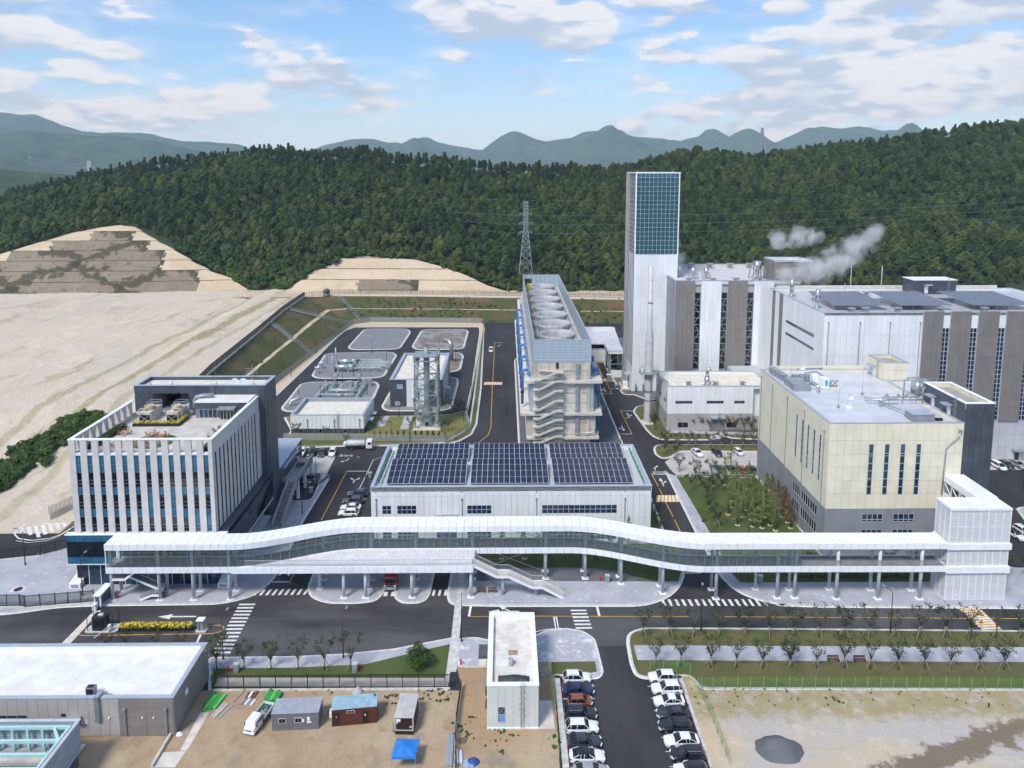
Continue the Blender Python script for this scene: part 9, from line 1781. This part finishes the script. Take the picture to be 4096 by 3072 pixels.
for k,p in enumerate(((-57.3,149.7),(-56.6,149.7))):
    t = thing('flagpole',('flagpole with the white national flag near the office canopy','flagpole with the green and yellow flag near the office canopy')[k],'flag',p + (.15,));b = MB();b.tube([p + (.15,),p + (6.5,)],.05,6);b.build('pole',STEEL,t);b = MB();b.add([p + (6.4,),(p[0] - .3,p[1],5.6),(p[0] - .5,p[1],4.7),(p[0] + .1,p[1],4.9)],[(0,1,2,3)]);b.build('flag_cloth',(WHITEM,mat('flag_green',(.08,.25,.05),.7))[k],t);b = MB();c = (p[0] - .18,p[1] - .03,5.3);b.add([(c[0] + .14 * math.cos(a),c[1],c[2] + .14 * math.sin(a)) for a in lin(0,6.283,12)[:-1]],[tuple(range(12))]);b.build('flag_emblem',(RED,YEL)[k],t)
kit('yellow_excavator','yellow excavator parked on the grass behind the turbine hall','excavator',[('body',(-2,-1.2,1.),(1.6,1.2,3.4),YEL),('cab',(-.2,-1.2,3.4),(1.4,.2,4.6),CARGL),('track',(-2.4,-1.6,0),(2.2,-.9,1.),BLACKM),('track',(-2.4,.9,0),(2.2,1.6,1.),BLACKM),('boom',(-6,-.3,2.8),(-2,.3,3.4),YEL),('counterweight',(1.6,-1.2,1.4),(2.6,1.2,3.),YEL)],(113.5,268,32.))
for (x,y) in ((119,246),(151.5,246),(165,246)):b = MB();b.tube([(x,y + 60,10),(x,y + 60,38)],.15,6);tag(b.build('utility_pole',mat('pole_concrete',(.55,.52,.48),.8)),'pale utility pole rising behind the turbine hall','pole','utility poles')
sg = thing('warning_sign','yellow triangular warning sign by the striped crossing','sign',(82.9,114.3) + (.1,));p = (82.9,114.3);b = MB();b.bar(p + (.1,),p + (2.4,),.06);b.build('post',STEEL,sg);b = MB();b.add([(p[0] - .45,p[1] - .05,1.7),(p[0] + .45,p[1] - .05,1.7),(p[0],p[1] - .05,2.5)],[(0,1,2)]);b.build('plate',YEL,sg);b = MB();b.add([(p[0] - .07,p[1] - .06,1.85),(p[0] + .07,p[1] - .06,1.85),(p[0] + .05,p[1] - .06,2.25),(p[0] - .05,p[1] - .06,2.25)],[(0,1,2,3)]);b.build('mark',BLACKM,sg)

# ------------------------------------------------------------------ steam and haze
STEAM_A = [((95,236,44),5.5),((100,236,45),6.5),((106,236,46.5),7),((112,237,49),7),((117.5,238,52),7),((122,239,55),6),((126,240,58.5),5),((95,244,56),5),((101,244,56.5),5.5),((107,244,57),4.5)];STEAM_B = [((63.5,270,47),5),((64.5,270,51),4.5),((63,270,57),3.5),((66.5,270,45.5),4.)]
def steam(lab,puffs,dens,seed):
    """one soft plume: density falls off from the puff centres and is torn by noise"""
    b = MB();lo = [min(c[i] - r for c,r in puffs) for i in range(3)];hi = [max(c[i] + r for c,r in puffs) for i in range(3)];b.box(lo,hi)
    m = bpy.data.materials.new('steam');m.use_nodes = True;t = NT(m.node_tree);p = t.n('ShaderNodeNewGeometry').outputs['Position'];f = None
    for c,r in puffs:d = t.m('SUBTRACT',1.,t.m('DIVIDE',t.v('DISTANCE',p,c),r));f = d if f is None else t.m('MAXIMUM',f,d)
    n1 = t.noise(t.v('ADD',p,(seed,0,0)),.22,5.,.62,.6);q = t.m('ADD',f,t.m('MULTIPLY',t.m('SUBTRACT',n1,.5),2.4));v = t.n('ShaderNodeVolumePrincipled',{'Color':(.99,.99,.99,1),'Absorption Color':(1,1,1,1),'Density':t.m('MULTIPLY',t.m('MULTIPLY',t.ss(q,.22,.75),t.ss(f,0.,.25)),dens),'Anisotropy':0.});t.n('ShaderNodeOutputMaterial',{1:v})
    tag(b.build('steam',m,None,'stuff'),lab,'steam')
steam('white steam drifting right from the taupe stair block',STEAM_A,.17,3.);steam('thin white steam rising behind the tall tower',STEAM_B,.16,9.)
b = MB();b.box((-9000,-60,-1.2),(9000,9500,900));HZ = b.build('haze',WHITE,None,'stuff');m = bpy.data.materials.new('haze_air');m.use_nodes = True;t = NT(m.node_tree);t.n('ShaderNodeOutputMaterial',{1:t.n('ShaderNodeVolumePrincipled',{'Color':(.52,.77,1.,1),'Absorption Color':(1,1,1,1),'Density':8.5e-5,'Anisotropy':0.})});HZ.data.materials[0] = m;tag(HZ,'pale blue summer haze over the distant mountains','haze')
